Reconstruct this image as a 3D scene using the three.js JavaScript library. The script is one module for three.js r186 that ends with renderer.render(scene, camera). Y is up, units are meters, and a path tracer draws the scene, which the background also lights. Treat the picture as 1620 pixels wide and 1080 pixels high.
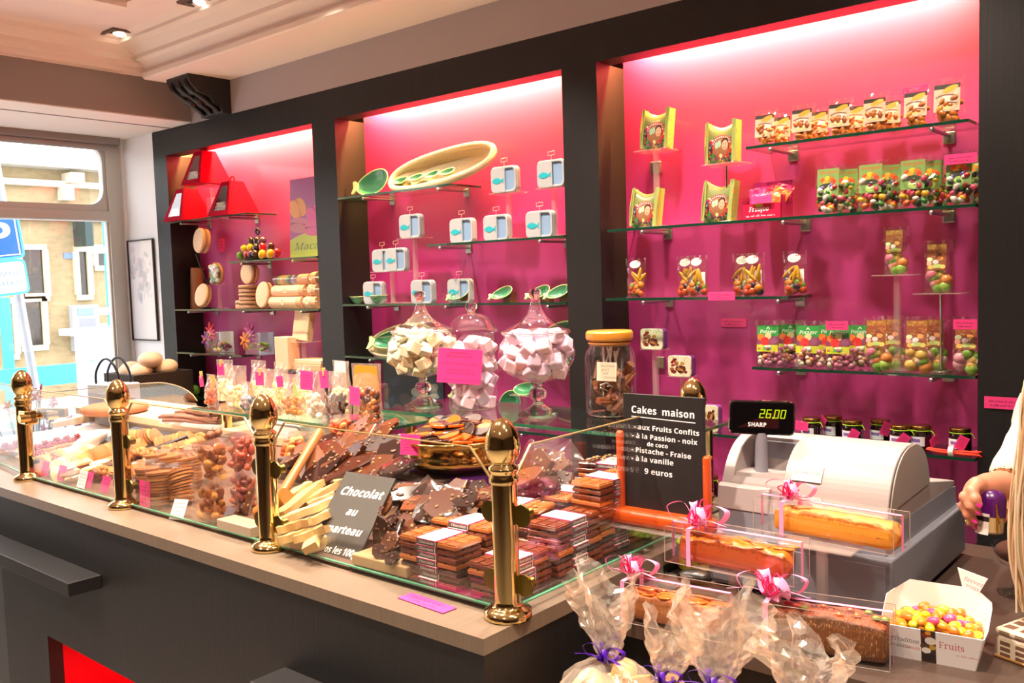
import * as THREE from 'three';
import { RoundedBoxGeometry } from 'three/addons/geometries/RoundedBoxGeometry.js';
import { mergeGeometries, mergeVertices, toCreasedNormals } from 'three/addons/utils/BufferGeometryUtils.js';
import { MarchingCubes } from 'three/addons/objects/MarchingCubes.js';
import { RectAreaLightUniformsLib } from 'three/addons/lights/RectAreaLightUniformsLib.js';
import { ImprovedNoise } from 'three/addons/math/ImprovedNoise.js';

// ---------- camera, sky, lights, exposure ----------
const scene = new THREE.Scene();
const FOCAL = 1432, IMG_W = 1620, IMG_H = 1080;
const camera = new THREE.PerspectiveCamera(2 * Math.atan(IMG_H / 2 / FOCAL) * 180 / Math.PI, IMG_W / IMG_H, 0.05, 200);
camera.position.set(0, 1.53, 2.75);
camera.rotation.set(-3.97364 * Math.PI / 180, 40.404584 * Math.PI / 180, -1.81458 * Math.PI / 180, 'YXZ');
scene.add(camera); camera.updateMatrixWorld(true);
const renderer = new THREE.WebGLRenderer({ antialias: true });
renderer.toneMapping = THREE.LinearToneMapping;
renderer.toneMappingExposure = 1.25;
renderer.shadowMap.enabled = true; renderer.shadowMap.type = THREE.PCFSoftShadowMap;
RectAreaLightUniformsLib.init();
scene.background = new THREE.Color(0.93, 0.97, 1.0);          // overcast street sky
scene.backgroundIntensity = 4.6; scene.environmentIntensity = 4.6;
const SPOT_I = 16, STRIP_I = 560, WARM = 0xffecd6;
const SPOTS = [[-4.40, 0.49], [-3.68, 0.48], [-2.95, 0.48], [-2.2, 0.48], [-1.5, 0.48], [-0.8, 0.5], [-2.9, 1.95], [-2.15, 1.95], [-1.4, 1.95], [-0.3, 1.8], [0.4, 1.7], [-2.2, 3.3], [-0.4, 3.3], [1.2, 3.0]];

// ---------- helpers ----------
let seed = 12345;
const rnd = (a = 1, b) => { seed = (seed * 1664525 + 1013904223) >>> 0; const u = seed / 4294967296; return b === undefined ? u * a : a + u * (b - a); };
const pick = (a) => a[Math.floor(rnd(a.length))];
const noise = new ImprovedNoise();
const V = (x, y, z) => new THREE.Vector3(x, y, z);
const PI = Math.PI;
const used = {};
function numbered(n) { const k = used[n] = (used[n] ?? -1) + 1; return k ? n + '_' + String(k).padStart(3, '0') : n; }
function shadow(o) { o.castShadow = true; o.receiveShadow = true; return o; }
function tag(o, label, category, group, kind) { if (label) o.userData.label = label; if (category) o.userData.category = category; if (group) o.userData.group = group; if (kind) o.userData.kind = kind; return o; }
function T(name, label, category, p = [0, 0, 0], ry = 0, group) { const g = new THREE.Group(); g.name = numbered(name); g.position.set(...p); g.rotation.y = ry; tag(g, label, category, group); scene.add(g); return g; }
function A(parent, name, geo, mat, p, r) { const m = shadow(new THREE.Mesh(geo, mat)); m.name = name; if (p) m.position.set(...p); if (r) m.rotation.set(...r); parent.add(m); return m; }
function O(name, label, category, geo, mat, p, r, group) { const m = shadow(new THREE.Mesh(geo, mat)); m.name = numbered(name); if (p) m.position.set(...p); if (r) m.rotation.set(...r); tag(m, label, category, group); scene.add(m); return m; }
function ST(name, geo, mat, p, r) { const m = shadow(new THREE.Mesh(geo, mat)); m.name = name; if (p) m.position.set(...p); if (r) m.rotation.set(...r); m.userData.kind = 'structure'; scene.add(m); return m; }
function dup(root, label, p, ry = 0, group) { const r = root.clone(); r.name = numbered(root.name.replace(/_\d+$/, '')); r.userData = { ...root.userData }; if (label) r.userData.label = label; if (group) r.userData.group = group; r.position.set(...p); r.rotation.set(0, ry, 0); scene.add(r); return r; }
// a point of the room seen at a pixel of the 1620x1080 frame, on a plane of the room
const CP = camera.position.clone(), CQ = camera.quaternion.clone();
const ray = (x, y) => V((x - 810) / FOCAL, -(y - 540) / FOCAL, -1).applyQuaternion(CQ);
const onP = (x, y, k, v) => { const d = ray(x, y); return CP.clone().addScaledVector(d, (v - CP[k]) / d[k]); };
const onX = (x, y, v) => onP(x, y, 'x', v), onY = (x, y, v) => onP(x, y, 'y', v), onZ = (x, y, v) => onP(x, y, 'z', v);
const SL0 = 0.957, SLK = 0.07, SLZ = 1.6;                       // the display board rises towards the back
const onS = (x, y, h = 0) => { const d = ray(x, y), t = (SL0 + h + SLK * (SLZ - CP.z) - CP.y) / (d.y + SLK * d.z); return CP.clone().addScaledVector(d, t); };
// front face of a thing on a shelf, from its box in the photograph: centre x, width and height in metres
function fr(x1, y1, x2, y2, z) { const a = onZ(x1, y2, z), b = onZ(x2, y2, z), t = onZ((x1 + x2) / 2, y1, z), c = onZ((x1 + x2) / 2, y2, z); return { x: (a.x + b.x) / 2, w: b.x - a.x, h: t.y - c.y, y: c.y, z }; }

// geometry
function ubox(w, h, d, x = 0, y = 0, z = 0) {                  // box with uv in metres
  const g = new THREE.BoxGeometry(w, h, d), uv = g.attributes.uv, s = [[d, h], [d, h], [w, d], [w, d], [w, h], [w, h]];
  for (let i = 0; i < 24; i++) uv.setXY(i, uv.getX(i) * s[i >> 2][0], uv.getY(i) * s[i >> 2][1]);
  return g.translate(x, y, z);
}
const span = (x0, x1, y0, y1, z0, z1) => ubox(x1 - x0, y1 - y0, z1 - z0, (x0 + x1) / 2, (y0 + y1) / 2, (z0 + z1) / 2);
const rbox = (w, h, d, r = 0.004, s = 2) => new RoundedBoxGeometry(w, h, d, s, Math.min(r, w / 2.01, h / 2.01, d / 2.01));
const cyl = (r1, r2, h, s = 20) => new THREE.CylinderGeometry(r1, r2, h, s);
const ball = (r, w = 14, h = 10) => new THREE.SphereGeometry(r, w, h);
const lathe = (pts, s = 32) => new THREE.LatheGeometry(pts.map((p) => new THREE.Vector2(p[0], p[1])), s);
const tube = (pts, r, seg = 24, rs = 6, closed = false) => new THREE.TubeGeometry(new THREE.CatmullRomCurve3(pts.map((p) => p.isVector3 ? p : V(...p)), closed), seg, r, rs, closed);
function strip2(g) { const n = g.index ? g.toNonIndexed() : g; for (const k of Object.keys(n.attributes)) if (!['position', 'normal', 'uv'].includes(k)) n.deleteAttribute(k); n.morphAttributes = {}; if (!n.attributes.uv) n.setAttribute('uv', new THREE.BufferAttribute(new Float32Array(n.attributes.position.count * 2), 2)); return n; }
const merge = (list) => mergeGeometries(list.map(strip2));
function paint(g, c) { g = strip2(g); const k = new THREE.Color(c), n = g.attributes.position.count, a = new Float32Array(n * 3); for (let i = 0; i < n; i++) a.set([k.r, k.g, k.b], i * 3); g.setAttribute('color', new THREE.BufferAttribute(a, 3)); return g; }
const mergeC = (list) => mergeGeometries(list);
const at = (g, x, y, z, rx = 0, ry = 0, rz = 0) => { if (rx) g.rotateX(rx); if (ry) g.rotateY(ry); if (rz) g.rotateZ(rz); return g.translate(x, y, z); };
function shape(pts) { const s = new THREE.Shape(); pts.forEach((p, i) => i ? s.lineTo(p[0], p[1]) : s.moveTo(p[0], p[1])); s.closePath(); return s; }
function roundRect(w, h, r, x = 0, y = 0, S = THREE.Shape) { const s = new S(), a = x - w / 2, b = y - h / 2, c = x + w / 2, d = y + h / 2; s.moveTo(a + r, b); s.lineTo(c - r, b); s.quadraticCurveTo(c, b, c, b + r); s.lineTo(c, d - r); s.quadraticCurveTo(c, d, c - r, d); s.lineTo(a + r, d); s.quadraticCurveTo(a, d, a, d - r); s.lineTo(a, b + r); s.quadraticCurveTo(a, b, a + r, b); return s; }
const ext = (s, depth, bevel = 0, seg = 1, curve = 6) => new THREE.ExtrudeGeometry(s, { depth, bevelEnabled: bevel > 0, bevelThickness: bevel, bevelSize: bevel, bevelSegments: seg, curveSegments: curve });
function unitUV(g, axisU = 'x', axisV = 'y') {                 // uv 0..1 over the bounding box
  g.computeBoundingBox(); const b = g.boundingBox, p = g.attributes.position, uv = new Float32Array(p.count * 2), k = { x: 0, y: 1, z: 2 };
  for (let i = 0; i < p.count; i++) { uv[2 * i] = (p.array[3 * i + k[axisU]] - b.min[axisU]) / (b.max[axisU] - b.min[axisU] || 1); uv[2 * i + 1] = (p.array[3 * i + k[axisV]] - b.min[axisV]) / (b.max[axisV] - b.min[axisV] || 1); }
  g.setAttribute('uv', new THREE.BufferAttribute(uv, 2)); return g;
}
function grid(nu, nv, f, closeU = false) {                      // parametric sheet f(u,v) -> [x,y,z]
  const pos = [], uv = [], idx = [];
  for (let j = 0; j <= nv; j++) for (let i = 0; i <= nu; i++) { const p = f(i / nu, j / nv); pos.push(p[0], p[1], p[2]); uv.push(i / nu, j / nv); }
  for (let j = 0; j < nv; j++) for (let i = 0; i < nu; i++) { const a = j * (nu + 1) + i, b = a + 1, c = a + nu + 1, d = c + 1; idx.push(a, b, d, a, d, c); }
  let g = new THREE.BufferGeometry(); g.setAttribute('position', new THREE.Float32BufferAttribute(pos, 3)); g.setAttribute('uv', new THREE.Float32BufferAttribute(uv, 2)); g.setIndex(idx);
  g.computeVertexNormals();
  if (closeU) { const n = g.attributes.normal; for (let j = 0; j <= nv; j++) { const a = j * (nu + 1), b = a + nu; const m = V(n.getX(a) + n.getX(b), n.getY(a) + n.getY(b), n.getZ(a) + n.getZ(b)).normalize(); n.setXYZ(a, m.x, m.y, m.z); n.setXYZ(b, m.x, m.y, m.z); } }
  return g;
}
function ribbon(pts, w, side, seg = 28) {                       // flat band along a curve; side = direction of its width
  const c = new THREE.CatmullRomCurve3(pts.map((p) => V(...p))), s = V(...side).normalize();
  return grid(seg, 1, (u, v) => { const p = c.getPoint(u), t = c.getTangent(u), k = s.clone().addScaledVector(t, -s.dot(t)).normalize(); p.addScaledVector(k, (v - 0.5) * w); return [p.x, p.y, p.z]; });
}
// canvas textures
function tex(w, h, draw, repeat) {
  const c = document.createElement('canvas'); c.width = w; c.height = h; const x = c.getContext('2d'); draw(x, w, h);
  const t = new THREE.CanvasTexture(c); t.colorSpace = THREE.SRGBColorSpace; t.magFilter = THREE.LinearFilter;
  if (repeat) { t.wrapS = t.wrapT = THREE.RepeatWrapping; t.repeat.set(...repeat); }
  return t;
}
const fillBg = (x, w, h, c) => { x.fillStyle = c; x.fillRect(0, 0, w, h); };
function squiggle(x, x0, y0, len, size, color, italic) {        // small print too fine to read
  x.strokeStyle = color; x.lineWidth = Math.max(1, size / 5); x.beginPath(); let p = x0;
  while (p < x0 + len) { const n = 2 + Math.floor(rnd(5)); for (let i = 0; i < n && p < x0 + len; i++) { const hgt = rnd() < 0.25 ? size : size * 0.6; x.moveTo(p, y0); x.lineTo(p + (italic ? size * 0.15 : 0), y0 - hgt); x.moveTo(p, y0 - size * 0.3 * rnd()); x.lineTo(p + size * 0.35, y0 - size * 0.5 * rnd()); p += size * 0.5; } p += size * 0.45; }
  x.stroke();
}
const M = (c, roughness = 0.6, o = {}) => new THREE.MeshStandardMaterial({ color: c, roughness, ...o });
const MP = (c, roughness = 0.5, o = {}) => new THREE.MeshPhysicalMaterial({ color: c, roughness, ...o });
const VC = (roughness = 0.5, o = {}) => new THREE.MeshPhysicalMaterial({ vertexColors: true, roughness, ...o });

// ---------- materials ----------
const grainTex = (base, dark, light, rep) => tex(512, 512, (x, w, h) => {
  fillBg(x, w, h, base);
  for (let i = 0; i < 900; i++) { x.globalAlpha = rnd(0.05, 0.3); x.fillStyle = rnd() < 0.5 ? dark : light; const y0 = rnd(-100, h), l = rnd(40, 300), px = Math.floor(rnd(w)); x.fillRect(px, y0, rnd() < 0.8 ? 1 : 2, l); if (y0 + l > h) x.fillRect(px, y0 - h, 1, l); }
  x.globalAlpha = 1;
}, rep);
const grain = grainTex('#2c2727', '#171314', '#4a4342', [3.4, 1.2]);
const grainBump = tex(512, 512, (x, w, h) => { fillBg(x, w, h, '#808080'); for (let i = 0; i < 900; i++) { x.globalAlpha = rnd(0.1, 0.5); x.fillStyle = rnd() < 0.5 ? '#000' : '#fff'; x.fillRect(Math.floor(rnd(w)), rnd(-100, h), 1, rnd(40, 300)); } x.globalAlpha = 1; }, [3.4, 1.2]);
grainBump.colorSpace = THREE.NoColorSpace;
const mDark = M(0x7c7a84, 0.5, { map: grain, bumpMap: grainBump, bumpScale: 0.0006 });
const mTop = M(0xffffff, 0.38, { map: grainTex('#6f5e4f', '#5e4e42', '#7e6c5c', [1.5, 2.6]) });
const mPink = MP(new THREE.Color().setRGB(0.46, 0.015, 0.178), 0.6, { ior: 1.62, clearcoat: 0.35, clearcoatRoughness: 0.06 });
const mWhite = M(0xf4f1f2, 0.85), mCeil = M(0xe9d8d2, 0.9), mCorn = M(0xecdad0, 0.8), mUpper = M(0xb5a8aa, 0.9), mBulk = M(0x948a88, 0.9);
const mFrame = M(0xd0d0cb, 0.5);
const glass = MP(0xffffff, 0.02, { transmission: 1, thickness: 0, ior: 1.5 });
const glassGreen = MP(0xe6f5ee, 0.02, { transmission: 1, thickness: 0, ior: 1.5 });
const glassEdge = MP(0x0f3a2a, 0.12, { clearcoat: 1 });
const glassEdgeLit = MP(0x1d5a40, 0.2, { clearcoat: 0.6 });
const acrylic = MP(0xfdf6f4, 0.05, { transmission: 0.9, thickness: 0, ior: 1.49 });
const crystal = MP(0xffffff, 0.01, { transmission: 1, thickness: 0.02, ior: 1.46 });
const jarGlass = MP(0xffffff, 0.01, { transmission: 1, thickness: 0, ior: 1.9 });
const film = MP(0xffffff, 0.07, { transmission: 1, thickness: 0, ior: 1.75, specularIntensity: 1 });
const brass = M(0xe8cc8c, 0.1, { metalness: 1 }), brassDark = M(0x8a7a3a, 0.3, { metalness: 1 }), steel = M(0xb9b9bb, 0.3, { metalness: 1 });
const chrome = M(0xdedede, 0.12, { metalness: 1 });
const pinkPaper = M(0xff3d9a, 0.8), whitePaper = M(0xf4f0ec, 0.8);
const cream = M(0xe8c79c, 0.5);
// ---------- the room ----------
const CEIL = 2.8, RX = 3.0, RZ = 5.6, WX = -5.41;
const floorTex = tex(512, 512, (x, w, h) => { fillBg(x, w, h, '#8f8378'); for (let i = 0; i < 5000; i++) { x.globalAlpha = 0.12; x.fillStyle = pick(['#6b6058', '#a89c90', '#80756b']); x.fillRect(rnd(w), rnd(h), rnd(1, 4), rnd(1, 4)); } x.globalAlpha = 1; }, [1.6, 1.6]);
ST('floor', span(WX - 0.1, RX, -0.1, 0, -0.4, RZ), M(0xffffff, 0.45, { map: floorTex }));
ST('ceiling', span(WX - 0.1, RX, CEIL, CEIL + 0.12, -0.4, RZ), mCeil);
ST('wall_back', span(-5.6, RX, 0, CEIL, -0.45, -0.30), M(0x5b5052, 0.9));
ST('wall_right', span(RX, RX + 0.12, 0, CEIL, -0.4, RZ), M(0x6a5c5a, 0.8));
ST('wall_front', span(WX - 0.1, RX, 0, CEIL, RZ, RZ + 0.12), M(0x5c504e, 0.8));
// the grey wall that rises over the shelving, and the white strip left of it
ST('trim_1', span(-4.62, RX, 2.44, CEIL, -0.30, 0), mUpper);
const strip = ST('wall_left', span(-5.41, -5.055, 0, 2.453, -0.30, 0.0), mWhite);
// bulkhead over the window, cornices
ST('trim_2', span(WX, -4.62, 2.453, CEIL, -0.30, RZ), mBulk);
A(scene.getObjectByName('trim_2'), 'soffit_panel', span(WX, -4.625, 2.447, 2.453, -0.05, RZ), M(0xe8ded6, 0.9));
A(scene.getObjectByName('trim_2'), 'soffit_groove', span(-4.86, -4.845, 2.4455, 2.4475, 0, RZ), M(0x6e5f58, 0.9));
function molding(profile, x0, x1) { return ext(shape(profile), x1 - x0).translate(0, 0, x0); }     // profile in (across, y), swept along its z
// cornice along the wall: box with stepped mouldings, profile in (z, y)
const cp = [[0, 2.615], [0.325, 2.615], [0.335, 2.622], [0.335, 2.645], [0.318, 2.652], [0.318, 2.668], [0.345, 2.70], [0.372, 2.708], [0.372, 2.728], [0.42, 2.762], [0.462, 2.77], [0.462, 2.785], [0.50, 2.80], [0, 2.80]];
ST('trim_3', molding(cp.map(([z, y]) => [-z, y]), -4.50, RX).rotateY(PI / 2), mCorn);
const cp2 = [[0, 2.655], [0.045, 2.66], [0.05, 2.69], [0.085, 2.705], [0.09, 2.73], [0.14, 2.765], [0.15, 2.785], [0.19, 2.80], [0, 2.80]];
ST('trim_4', molding(cp2.map(([z, y]) => [z, y]), 0.05, RZ).translate(-4.62, 0, 0), mCorn);
// coffer frame further along the ceiling
const cofA = onY(200, 16, 2.74);
ST('trim_5', merge([span(cofA.x, -1, 2.76, 2.80, cofA.z + 0.05, cofA.z + 0.12), span(cofA.x, cofA.x + 0.10, 2.72, 2.80, cofA.z + 0.05, RZ), span(cofA.x, -1, 2.74, 2.80, cofA.z, cofA.z + 0.05)]), mCorn);
// carved corbel under the end of the cornice
{ const t = T('corbel', 'carved black scroll corbel under the end of the ceiling cornice', 'corbel', [-4.33, 2.44, 0]);
  const pr = [[0, 0.0], [0.05, 0.0], [0.06, 0.03], [0.10, 0.045], [0.12, 0.075], [0.185, 0.09], [0.225, 0.125], [0.24, 0.16], [0.24, 0.175], [0, 0.175]];
  const mc = M(0x1d1714, 0.45);
  A(t, 'bracket', molding(pr.map(([z, y]) => [-z, y]), -0.105, 0.105).rotateY(PI / 2), mc);
  for (const s of [-0.07, 0, 0.07]) A(t, 'scroll_rib', tube([[s, 0.01, 0.055], [s, 0.045, 0.105], [s, 0.08, 0.165], [s, 0.12, 0.23], [s, 0.155, 0.225], [s, 0.15, 0.19]], 0.013, 24, 7), mc);
  for (const s of [-0.035, 0.035]) A(t, 'leaf', at(ball(0.03, 12, 8).scale(0.7, 1, 1), s, 0.07, 0.14), mc);
}
// window wall: masonry round an opening, then the window itself
const wz0 = 0.045, wz1 = 2.9, wTop = 2.42, wBot = 0.12;
ST('wall_window', merge([span(WX - 0.2, WX, 0, wBot, -0.3, RZ), span(WX - 0.2, WX, wTop + 0.05, CEIL, -0.3, RZ), span(WX - 0.2, WX, wBot, wTop + 0.05, -0.3, wz0 - 0.03), span(WX - 0.2, WX, wBot, wTop + 0.05, wz1, RZ)]), mWhite);
{ const w = new THREE.Group(); w.name = 'window_1'; w.userData.kind = 'structure'; scene.add(w);
  A(w, 'jamb', merge([span(WX - 0.10, WX - 0.02, wBot, wTop + 0.05, wz0 - 0.03, wz0 + 0.055), span(WX - 0.10, WX - 0.02, wBot, wTop + 0.05, wz1 - 0.07, wz1)]), mFrame);
  A(w, 'transom', rbox(0.085, 0.062, wz1 - wz0, 0.012).translate(WX - 0.06, 1.985, (wz0 + wz1) / 2), mFrame);
  A(w, 'sill', rbox(0.12, 0.06, wz1 - wz0, 0.01).translate(WX - 0.06, wBot + 0.03, (wz0 + wz1) / 2), mFrame);
  // upper light with rounded corners
  const o = roundRect(wz1 - wz0, 0.45, 0.001, 0, 0); o.holes.push(roundRect(wz1 - wz0 - 0.15, 0.36, 0.11, 0, -0.005, THREE.Path));
  A(w, 'upper_frame', ext(o, 0.05, 0, 1, 10).rotateY(PI / 2).translate(WX - 0.085, 2.235, (wz0 + wz1) / 2), mFrame);
  A(w, 'upper_pane', span(WX - 0.062, WX - 0.058, 2.02, 2.44, wz0, wz1), glass);
  A(w, 'lower_pane', span(WX - 0.062, WX - 0.058, wBot, 1.97, wz0, wz1), glass);
  A(w, 'bead', span(WX - 0.055, WX - 0.035, wBot, 1.95, wz0 + 0.055, wz0 + 0.067), M(0xd9d4cc, 0.4));
}
{ const t = T('roller_blind', 'rolled up grey roller blind in its case above the shop window', 'blind', [WX + 0.02, 2.43, (wz0 + wz1) / 2]);
  A(t, 'case', rbox(0.06, 0.05, wz1 - wz0 + 0.02, 0.012).translate(0, -0.0, 0), M(0x8f8583, 0.5));
  A(t, 'roll', cyl(0.022, 0.022, wz1 - wz0 - 0.02, 20).rotateX(PI / 2).translate(-0.005, -0.038, 0), M(0x9b8f8d, 0.6));
}
// shelving built along the back wall
const ZB = -0.178;
const shelv = T('wall_shelving', 'tall dark wood shelving wall with three bays backed in pink', 'shelving', [0, 0, 0]);
A(shelv, 'top_beam', span(-5.058, 0.9, 2.30, 2.44, -0.09, 0), mDark);
A(shelv, 'top_board', span(-5.058, 0.9, 2.42, 2.44, -0.29, -0.09), mDark);
A(shelv, 'end_panel', span(-5.058, -4.909, 0, 2.30, -0.29, 0), mDark);
A(shelv, 'upright', span(-3.557, -3.386, 0, 2.30, -0.29, 0), mDark);
A(shelv, 'upright', span(-2.058, -1.901, 0, 2.30, -0.29, 0), mDark);
A(shelv, 'end_panel', span(-0.64, 0.9, 0, 2.30, -0.29, 0), mDark);
const BAYS = [[-4.909, -3.557], [-3.386, -2.058], [-1.901, -0.64]];
for (const [a, b] of BAYS) A(shelv, 'back_panel', span(a, b, 0.05, 2.42, -0.2, ZB), mPink);
const stripMat = new THREE.MeshStandardMaterial({ color: 0xffffff, emissive: WARM, emissiveIntensity: 3 });
BAYS.forEach(([a, b], i) => {
  const w = b - a - 0.12, x = (a + b) / 2;
  const t = T('light_strip', ['first', 'second', 'third'][i] + ' warm light strip hidden behind the top beam of the bay ' + ['next to the window', 'with the fish tins', 'with the sweet bags'][i], 'lamp', [x, 2.405, -0.128]);
  A(t, 'housing', span(-w / 2, w / 2, 0, 0.014, -0.022, 0.022), whitePaper); A(t, 'diffuser', span(-w / 2, w / 2, -0.004, 0, -0.018, 0.018), stripMat);
  const l = new THREE.RectAreaLight(0xffb868, STRIP_I, w, 0.036); l.position.set(x, 2.399, -0.128); l.lookAt(x, 1, -0.55); scene.add(l);
});
// recessed ceiling spots
const bulbMat = new THREE.MeshStandardMaterial({ color: 0xffffff, emissive: 0xfff2d0, emissiveIntensity: 6 });
let spot0;
SPOTS.forEach(([x, z], i) => {
  const lab = (i === 0 ? 'square recessed ceiling spot nearest the window, glowing warm white' : i === 1 ? 'second square recessed ceiling spot, cut by the top of the photo' : 'square recessed ceiling spot out of the view');
  if (!spot0) { spot0 = T('ceiling_spot', lab, 'lamp', [x, CEIL, z]);
    const o = roundRect(0.15, 0.15, 0.004); o.holes.push(roundRect(0.118, 0.118, 0.004, 0, 0, THREE.Path));
    A(spot0, 'trim_ring', ext(o, 0.008, 0.002).rotateX(PI / 2), M(0x5d4a3f, 0.4, { metalness: 0.4 }));
    A(spot0, 'recess', span(-0.059, 0.059, -0.002, 0.001, -0.059, 0.059), M(0x17120f, 0.6));
    A(spot0, 'bulb', lathe([[0, -0.016], [0.02, -0.014], [0.034, -0.004], [0.036, 0]], 20), bulbMat);
  } else dup(spot0, lab, [x, CEIL, z], 0, i > 1 ? 'ceiling spots' : undefined);
  const l = new THREE.SpotLight(WARM, i === 10 ? SPOT_I * 0.45 : i === 9 ? SPOT_I * 0.75 : i === 5 ? SPOT_I * 0.5 : SPOT_I, 0, i < 2 ? 0.6 : 0.86, 0.6, 2); l.position.set(x, CEIL - 0.03, z); l.target.position.set(x + (i < 2 ? 0.5 : 0), 0, z + (i === 5 ? -0.25 : i < 5 ? 0.12 : -0.35)); l.castShadow = true; l.shadow.radius = 2; l.shadow.mapSize.set(1024, 1024); l.shadow.bias = -0.0006; scene.add(l, l.target);
});

// ---------- the street outside ----------
{ const FX = -14;
  const stone = tex(512, 512, (x, w, h) => { fillBg(x, w, h, '#a08c69'); for (let i = 0; i < 2500; i++) { x.globalAlpha = 0.1; x.fillStyle = pick(['#86704d', '#bda883', '#6f5d40']); x.fillRect(rnd(w), rnd(h), rnd(2, 30), rnd(2, 14)); } x.globalAlpha = 1; }, [0.4, 0.4]);
  ST('street', span(-30, WX - 0.25, -0.35, -0.15, -25, 25), M(0x85868c, 0.9));
  ST('pavement_far', span(-14.2, -12.4, -0.16, -0.04, -25, 25), M(0xc9c3ba, 0.9));
  ST('pavement_near', span(-7.2, WX - 0.21, -0.16, -0.06, -25, 25), M(0xd8d4cf, 0.9));
  const t = T('stone_house', 'pale limestone house with shop windows across the street', 'building', [0, 0, 0]);
  const eave = onX(90, 252, FX).y;
  const R = (x1, y1, x2, y2) => { const a = onX(x1, y1, FX), b = onX(x2, y2, FX); return [Math.min(a.z, b.z), Math.max(a.z, b.z), Math.min(a.y, b.y), Math.max(a.y, b.y)]; };
  A(t, 'facade', span(FX - 3, FX, -0.1, eave, -20, 12), M(0xffffff, 0.9, { map: stone }));
  A(t, 'cornice', span(FX, FX + 0.35, eave - 0.16, eave, -20, 12), M(0xc9c4b8, 0.8));
  A(t, 'string_course', span(FX, FX + 0.12, eave - 0.42, eave - 0.33, -20, 12), M(0xd9cbb0, 0.8));
  A(t, 'corbel_block', (() => { const [a, b, c, d] = R(97, 275, 120, 292); return span(FX, FX + 0.3, c, d, a, b); })(), M(0xe4dccb, 0.8));
  A(t, 'downpipe_head', (() => { const [a, b, c, d] = R(90, 292, 110, 318); return span(FX, FX + 0.18, c, d, a, b); })(), M(0xd8d0c0, 0.8));
  const dark = MP(0x3c342c, 0.1), fr0 = M(0xd6c8a6, 0.7);
  for (const [x1, y1, x2, y2] of [[32, 395, 70, 468], [122, 398, 139, 466], [34, 473, 68, 545], [10, 480, 22, 560], [152, 395, 168, 420], [150, 520, 168, 545]]) { const [a, b, c, d] = R(x1, y1, x2, y2); const w = A(t, 'window', merge([span(FX, FX + 0.06, c - 0.08, c, a - 0.06, b + 0.06), span(FX, FX + 0.06, d, d + 0.08, a - 0.06, b + 0.06), span(FX, FX + 0.06, c, d, a - 0.08, a), span(FX, FX + 0.06, c, d, b, b + 0.08)]), fr0); A(w, 'pane', span(FX - 0.001, FX + 0.01, c, d, a, b), dark); }
  { const [a, b, c, d] = R(0, 338, 175, 352); A(t, 'shop_fascia', span(FX, FX + 0.1, c, d, a - 1, b + 2), M(0x8a6a4c, 0.7)); }
  { const [a, b, c, d] = R(110, 352, 125, 391); A(t, 'lantern', span(FX + 0.1, FX + 0.5, c, d, a, b), M(0x31413f, 0.6)); }
  { const [a, b, c, d] = R(100, 400, 117, 409); A(t, 'street_plate', span(FX, FX + 0.02, c, d, a, b), M(0x6b86c8, 0.6)); }
  const cash = T('cash_machine', 'white cash machine set in the stone house across the street', 'cash machine', [0, 0, 0]);
  { const [a, b, c, d] = R(108, 483, 153, 552); A(cash, 'surround', span(FX, FX + 0.15, c, d, a, b), M(0xaeb4ba, 0.5)); const k = R(115, 488, 145, 497); A(cash, 'header', span(FX + 0.15, FX + 0.17, k[2], k[3], k[0], k[1]), M(0x7b93a4, 0.5)); const s = R(116, 503, 146, 545); A(cash, 'keypad_recess', span(FX + 0.15, FX + 0.16, s[2], s[3], s[0], s[1]), M(0xa9afc6, 0.4)); const q = R(118, 504, 144, 515); A(cash, 'screen', span(FX + 0.16, FX + 0.17, q[2], q[3], q[0], q[1]), M(0x8484b8, 0.3)); const n = R(88, 520, 110, 529); A(cash, 'sign_arm', span(FX + 0.1, FX + 0.6, n[2], n[3], n[0], n[1]), whitePaper); }
  const tq = M(0x49b6c4, 0.6);
  { const PX = -11.5; const a = onX(168, 340, PX), b = onX(182, 575, PX); const p = T('turquoise_post', 'turquoise shop front post with white lamps across the street', 'post', [PX, 0, (a.z + b.z) / 2]); A(p, 'shaft', cyl(0.055, 0.06, a.y + 0.6, 14).translate(0, (a.y + 0.6) / 2 - 0.1, 0), tq); for (const yy of [395, 492, 549]) { const q = onX(170, yy, PX); A(p, 'lamp_head', rbox(0.12, 0.09, 0.34, 0.03).translate(0, q.y, 0.05), whitePaper); } }
  { const PX = -11.8; const a = onX(6, 470, PX), b = onX(16, 600, PX); const p = T('turquoise_post', 'turquoise shop front post half hidden behind the parking sign pole', 'post', [PX, 0, (a.z + b.z) / 2]); A(p, 'shaft', rbox(0.08, a.y + 0.1, 0.12, 0.02).translate(0, (a.y - 0.1) / 2, 0), tq); }
  { const PX = -10.6, a = onX(0, 615, PX), b = onX(186, 577, PX), c = onX(90, 580, PX); O('turquoise_barrier', 'low turquoise barrier running along the street outside', 'barrier', span(PX - 0.1, PX, a.y - 0.02, c.y + 0.02, b.z - 3, a.z + 2), tq); }
  { const p = onX(152, 600, -8.3), q = onX(152, 570, -8.3); const g = T('bollard', 'grey street bollard with a ball head outside the window', 'bollard', [p.x, -0.06, p.z]); A(g, 'shaft', cyl(0.04, 0.05, q.y + 0.06, 14).translate(0, (q.y + 0.06) / 2, 0), M(0xa9b2c2, 0.5)); A(g, 'ball_head', ball(0.055).translate(0, q.y + 0.09, 0), M(0xa9b2c2, 0.5)); const p2 = onX(160, 530, -9.5); O('litter_bin', 'pale lilac street bin beside the turquoise post', 'bin', rbox(0.3, onX(165, 520, -9.5).y + 0.05, 0.45, 0.03).translate(0, onX(165, 520, -9.5).y / 2, 0), M(0xc9c6dc, 0.6), [p2.x, 0, p2.z]); }
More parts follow.
